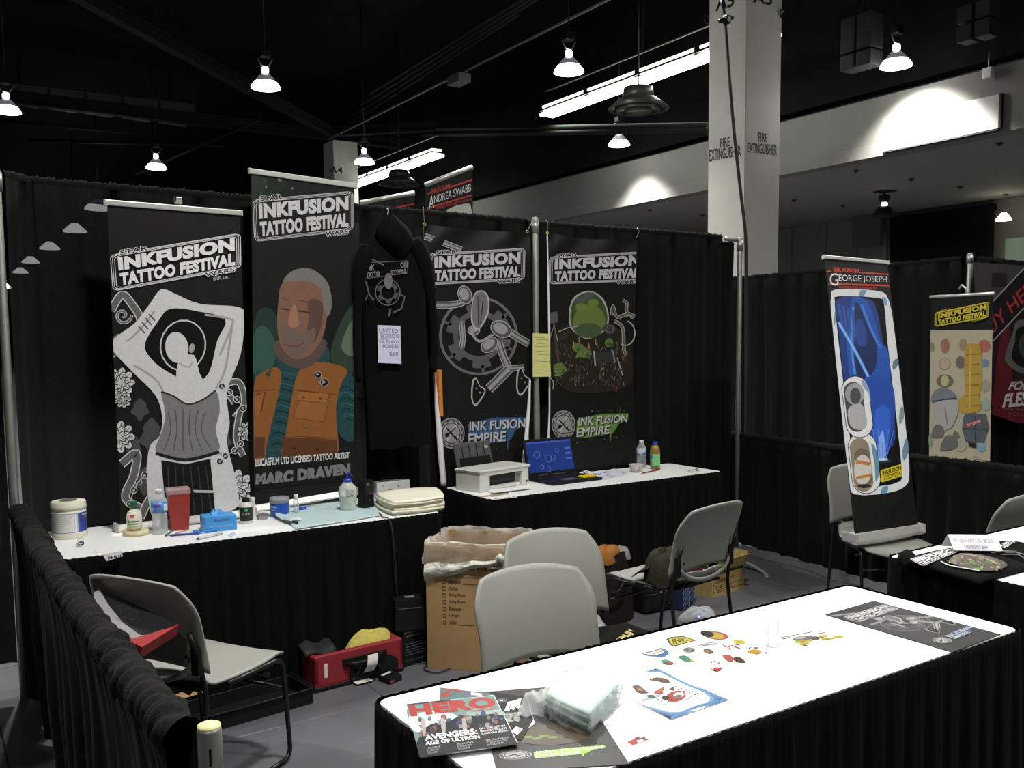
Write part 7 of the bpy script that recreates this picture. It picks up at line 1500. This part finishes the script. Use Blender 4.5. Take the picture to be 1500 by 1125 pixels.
def flash(a):
    RD, YL, BRN, GR_ = (.5, .04, .04), (.65, .55, .03), (.16, .08, .04), (.05, .28, .18)
    a.ell(959, 955, 20, 7, (.04, .14, .38)); a.ell(956, 953.5, 17, 5.5, (.72, .72, .72)); a.line([(946, 956), (960, 953), (968, 950)], 1.6, (.06, .06, .15)); a.line([(956, 958), (968, 954), (976, 952)], 2, (.55, .5, .05)); a.line([(962, 962), (974, 961), (980, 956)], 2, (.05, .2, .45)); a.line([(966, 950), (978, 955)], 1.5, (.05, .2, .45))
    a.poly([(976, 936), (982, 933), (1000, 931.5), (1021, 938), (986, 947.5), (981, 944)], (.03, .03, .02)); a.poly([(979, 936.5), (984, 934), (1000, 932.8), (1017, 938), (987, 945.8), (983, 943)], YL); a.text('INK', [(984, 936), (1003, 934), (1009, 938), (987, 944)], (.03, .03, .02), .02)
    a.ell(1049, 931, 18, 6, (.45, .04, .04), 6); a.ell(1048, 931, 14, 4.4, (.6, .45, .03), 8); a.ell(1036, 928.5, 10, 4.4, (.03, .03, .03), 12); a.line([(1050, 926), (1062, 929), (1066, 934)], 1.4, RD); a.line([(1060, 935), (1066, 931)], 1.2, RD)
    a.ell(1083, 940, 9, 3.2, YL, 8); a.ell(1009, 952, 9, 4, (.28, .29, .26)); a.ell(1006, 951, 3, 1.6, (.08, .08, .08)); a.ell(1015, 953, 3, 1.6, (.10, .10, .10)); a.line([(1022, 946), (1036, 942), (1054, 940)], 1.2, (.25, .28, .25)); a.line([(1028, 946), (1040, 944), (1052, 943)], 2, (.4, .42, .4))
    a.ell(1037.5, 954, 7.5, 3.6, BRN, 12); a.ell(1036, 954, 4, 2, (.4, .22, .12)); a.poly([(993, 962), (1002, 960), (1010, 963), (1013, 969), (1004, 969), (998, 966)], GR_, 3); a.ell(1014, 968, 3, 1.3, YL); a.ell(978, 970.5, 9, 3.4, (.12, .08, .06), 10); a.ell(974, 968, 6, 2, (.05, .35, .2)); a.ell(982, 971, 3, 1.8, RD)
    for pts in ([(1059, 944), (1063, 948)], [(1064, 946), (1070, 948), (1066, 952)], [(1071, 945), (1084, 950)], [(1075, 943), (1083, 945)]): a.line(pts, 1.8, RD)
    a.poly([(1058, 960), (1068, 959), (1074, 964), (1072, 970), (1064, 967)], (.5, .09, .06), 3); a.poly([(1074, 964), (1082, 962), (1090, 967), (1092, 970), (1078, 969)], (.10, .055, .035), 3)
    a.poly([(1094, 954), (1104, 951), (1114, 953), (1113, 957), (1100, 957.5)], (.62, .36, .03), 3); a.line([(1096, 951), (1100, 948)], 1.6, (.1, .05, .05)); a.line([(1104, 949), (1111, 949)], 1.8, RD); a.ell(1122, 956, 1.8, 1, (.4, .03, .05)); a.line([(1094, 947), (1094, 951)], 1.2, (.45, .05, .1))
    a.line([(1040, 979), (1048, 982), (1056, 979)], 1.2, RD, smooth=3); a.poly([(1048, 977), (1054, 979), (1056, 976), (1057, 980), (1050, 983), (1045, 980)], RD, 2); 
    for x, y in ((1042, 970), (1047, 968), (1053, 971)): a.ell(x, y, 1.6, .9, (.08, .08, .08), n=6); a.k -= 1
    a.k += 1; rnd = random.Random(1)
    for k in range(70): u, v = rnd.uniform(0, 1), rnd.uniform(0, 1); p = bil(q, u, v); a.ell(p.x, p.y, .5, .35, (.15, .15, .18), n=5); a.k -= 1
tsheet('flash_sheet', 'white sheet of small coloured tattoo motifs in the middle of the foreground table', 'print', q, Z0 + .001, .0006, WHITE, flash)
q = [(1110, 938), (1214, 910), (1252, 928), (1150, 958)]
def ship(a):
    SG, YL = (.14, .15, .15), (.62, .55, .05)
    a.line([(1143, 934), (1160, 931), (1190, 925.5)], 1.3, SG); a.line([(1146, 936), (1158, 933.5)], 1.8, SG); a.line([(1194, 929), (1208, 926.5)], 1.6, (.2, .18, .22)); a.ell(1176, 935, 15, 4, (.18, .2, .19), -6); a.ell(1172, 934, 8, 2.2, (.45, .47, .44), -6); a.ell(1194, 935, 7, 3, (.12, .12, .12))
    for x, y, rx in ((1172, 940, 9), (1184, 939, 6), (1206, 932, 8), (1212, 936, 10), (1228, 932.5, 8), (1178, 943, 8)): a.ell(x, y, rx, 1.9, YL, -6); a.k -= 1
    a.k += 1; a.ell(1179, 945.6, 4, .9, (.08, .08, .08)); a.ell(1176, 940, 3, 1.2, (.5, .2, .05)); a.line([(1198, 931), (1216, 938)], 1, (.1, .1, .08)); a.line([(1206, 937), (1200, 931)], 1, (.4, .38, .1))
tsheet('art_print', 'white sheet with yellow and grey machine sketch left of the black poster', 'print', q, Z0 + .0008, .0005, WHITE, ship)
def redc(a):
    a.poly([(919, 1087), (934, 1079), (951, 1083.5), (927, 1092)], (.5, .05, .03)); a.poly([(932, 1085), (940, 1083), (945, 1085), (935, 1088)], (.75, .72, .72)); a.ell(933, 1081, 3, 1.6, (.10, .05, .12)); a.ell(943, 1081, 3, 1.6, (.10, .05, .12)); a.text('RED TEAM', [(913, 1079), (933, 1075), (934, 1076.6), (914, 1081)], (.5, .05, .05), .0)
tsheet('business_card', 'small white card with red motif near the front edge of the foreground table', 'card', [(909, 1079), (936, 1072), (956, 1084), (927, 1094)], Z0 + .0008, .0004, WHITE, redc)
b = PZ(1131, 946, Z0); w_ = wm(b, 18); h = hz(b, 1131, 909) - Z0; t = thing('acrylic_holder', 'small clear card holder standing among the prints on the foreground table', 'card holder', b, .5)
AC = mat('clear_acrylic', (.9, .92, .95), .05, var=.02, film=.93); m = MB()
for c_, d_ in (((0, -w_ * .4, h / 2), (w_, .002, h)), ((-w_ / 2, 0, h / 2), (.002, w_ * .8, h)), ((w_ / 2, 0, h / 2), (.002, w_ * .8, h)), ((0, w_ * .4, h / 2), (w_, .002, h)), ((0, 0, .001), (w_, w_ * .8, .002))): m.box(c_, d_, AC)
m.build('holder_walls', t, world=False); m = MB(); rnd = random.Random(2)
for k in range(14): m.box((rnd.uniform(-.4, .4) * w_, -w_ * .4 - .0015, rnd.uniform(.1, .95) * h), (rnd.uniform(.002, .006), .0004, rnd.uniform(.001, .004)), ink((.3, .3, .32) if k % 4 else (.1, .1, .4)))
m.build('printed_specks', t, world=False)

# ================================================================ RIGHT EDGE TABLE
def shirt(name, label, q, z, th, art, mapsrc=None, extra=None):
    W = [PZ(u, v, z) for u, v in q]; c = sum(W, Vector()) / 4; t = thing(name, label, 'clothing', c)
    MB().shell(26, 18, lambda i, j: (lambda a_, b_, w: (w.x, w.y, w.z - .004 - .010 * (a_ ** 8 + b_ ** 8) + .0022 * math.sin(9 * i + 3) * math.sin(7 * j)))(2 * i - 1, 2 * j - 1, W[0] * (1 - i) * j + W[1] * i * j + W[2] * i * (1 - j) + W[3] * (1 - i) * (1 - j)), th, COTTON).build('shirt_body', t)
    if extra: extra(t)
    a = Art((0, 0, z + th * .5), UP, step=.00002, base=.0008); art(a); a.build('chest_print', t); return t
def sleeve(t):
    pts = [PZ(1331, 815, Z0 + .022), PZ(1322, 820, Z0 + .012), PZ(1313, 826, Z0 - .012), PZ(1309, 836, Z0 - .03)]
    pts = [PZ(1335, 813, Z0 + .02), PZ(1326, 819, Z0 + .018), PZ(1319, 824, Z0 + .016)]
    MB().tube(pts, .03, COTTON, 12, flat=.45, rs=[.03, .032, .02]).build('sleeve', t)
def sh1(a):
    qa = [(1332, 819), (1394, 801), (1408, 806), (1352, 829)]
    a.poly(rrect(qa, (.06, .1)), G(190)); a.poly(rrect(inset(qa, .02, .05), (.06, .1)), G(20)); a.text('INKFUSION', qa, G(225), .06, (.04, .08, .97, .48)); a.text('TATTOO FESTIVAL', qa, G(225), .05, (.04, .54, .97, .92))
    BRN = (.07, .05, .035); a.poly([(1392, 818), (1410, 810), (1440, 813), (1470, 822), (1474, 830), (1450, 836), (1420, 833), (1398, 826)], BRN, 4)
    rnd = random.Random(3)
    for k in range(60): x = rnd.uniform(1390, 1470); y = 812 + (x - 1390) * .12 + rnd.uniform(0, 14); a.ell(x, y, rnd.uniform(1, 4), rnd.uniform(.6, 1.6), rnd.choice([(.13, .2, .04), (.25, .2, .14), (.05, .18, .04), (.35, .32, .26), (.05, .04, .03)]), rnd.uniform(-20, 30), 7); a.k -= .7
    a.k = int(a.k) + 1; a.line([(1378, 822), (1392, 828), (1420, 833), (1436, 836)], 1.6, G(180), smooth=3); a.line([(1405, 811), (1436, 815), (1460, 826)], 1, (.4, .34, .24), smooth=3)
    for k in range(5): a.ell(1428 + k * 2.4, 833, 1, 1.6, (.1, .35, .08), n=6); a.k -= 1
def sh2(a):
    qa = [(1462, 800), (1478, 789), (1494, 791), (1472, 804)]
    a.text('FUSION', qa, G(210), .06, (.04, .08, .97, .48)); a.text('FESTIVAL', qa, G(210), .05, (.04, .54, .97, .92)); a.line([(1452, 810), (1474, 806), (1500, 812)], 1.4, G(120), smooth=3); a.line([(1466, 812), (1490, 812), (1500, 818)], 1.2, G(110), smooth=3); a.ell(1480, 808, 10, 2, G(70))
shirt('folded_shirt', 'black shirt with white logo lying behind the tent card on the right table', [(1424, 800), (1474, 788), (1568, 808), (1516, 824)], Z0 + .016, .012, sh2)
shirt('folded_shirt', 'black shirt with logo and green-brown print at the near corner of the right table', [(1316, 816), (1414, 796), (1516, 827), (1434, 848)], Z0 + .020, .016, sh1, extra=sleeve)
zc = Z0 + .0375; A1, B1 = PZ(1397, 806, zc), PZ(1469, 807, zc); C1_ = PZ(1379, 800, zc); rid = hz((A1 + C1_) / 2, 1390, 783)
dirx = (B1 - A1); R1 = (A1 + C1_) / 2; R1.z = rid; R2 = R1 + dirx; D1 = C1_ + dirx
t = thing('tent_card', 'white folded tent card with handwritten prices on the black shirts', 'sign', (A1 + B1) / 2)
def slab2(q4):
    n = (q4[1] - q4[0]).cross(q4[3] - q4[0]).normalized(); return MB().quadslab(q4, n, .0012, PAPER)
m1 = slab2([A1, B1, R2, R1]); m1.build('front_face', t); slab2([C1_, D1, R2, R1]).build('back_face', t)
nf = (B1 - A1).cross(R1 - A1).normalized(); nf = nf if nf.dot(EYE - A1) > 0 else -nf
a = Art(A1, nf, step=.00002, base=.0016); VIO = (.12, .08, .35)
a.text('T-SHIRTS $25', [(1396, 789), (1454, 789), (1456, 795), (1398, 795)], (.45, .45, .5), -.01); a.text('HOODIES $60', [(1412, 799), (1446, 799), (1447, 804), (1414, 804)], VIO, -.005); a.build('handwriting', t)
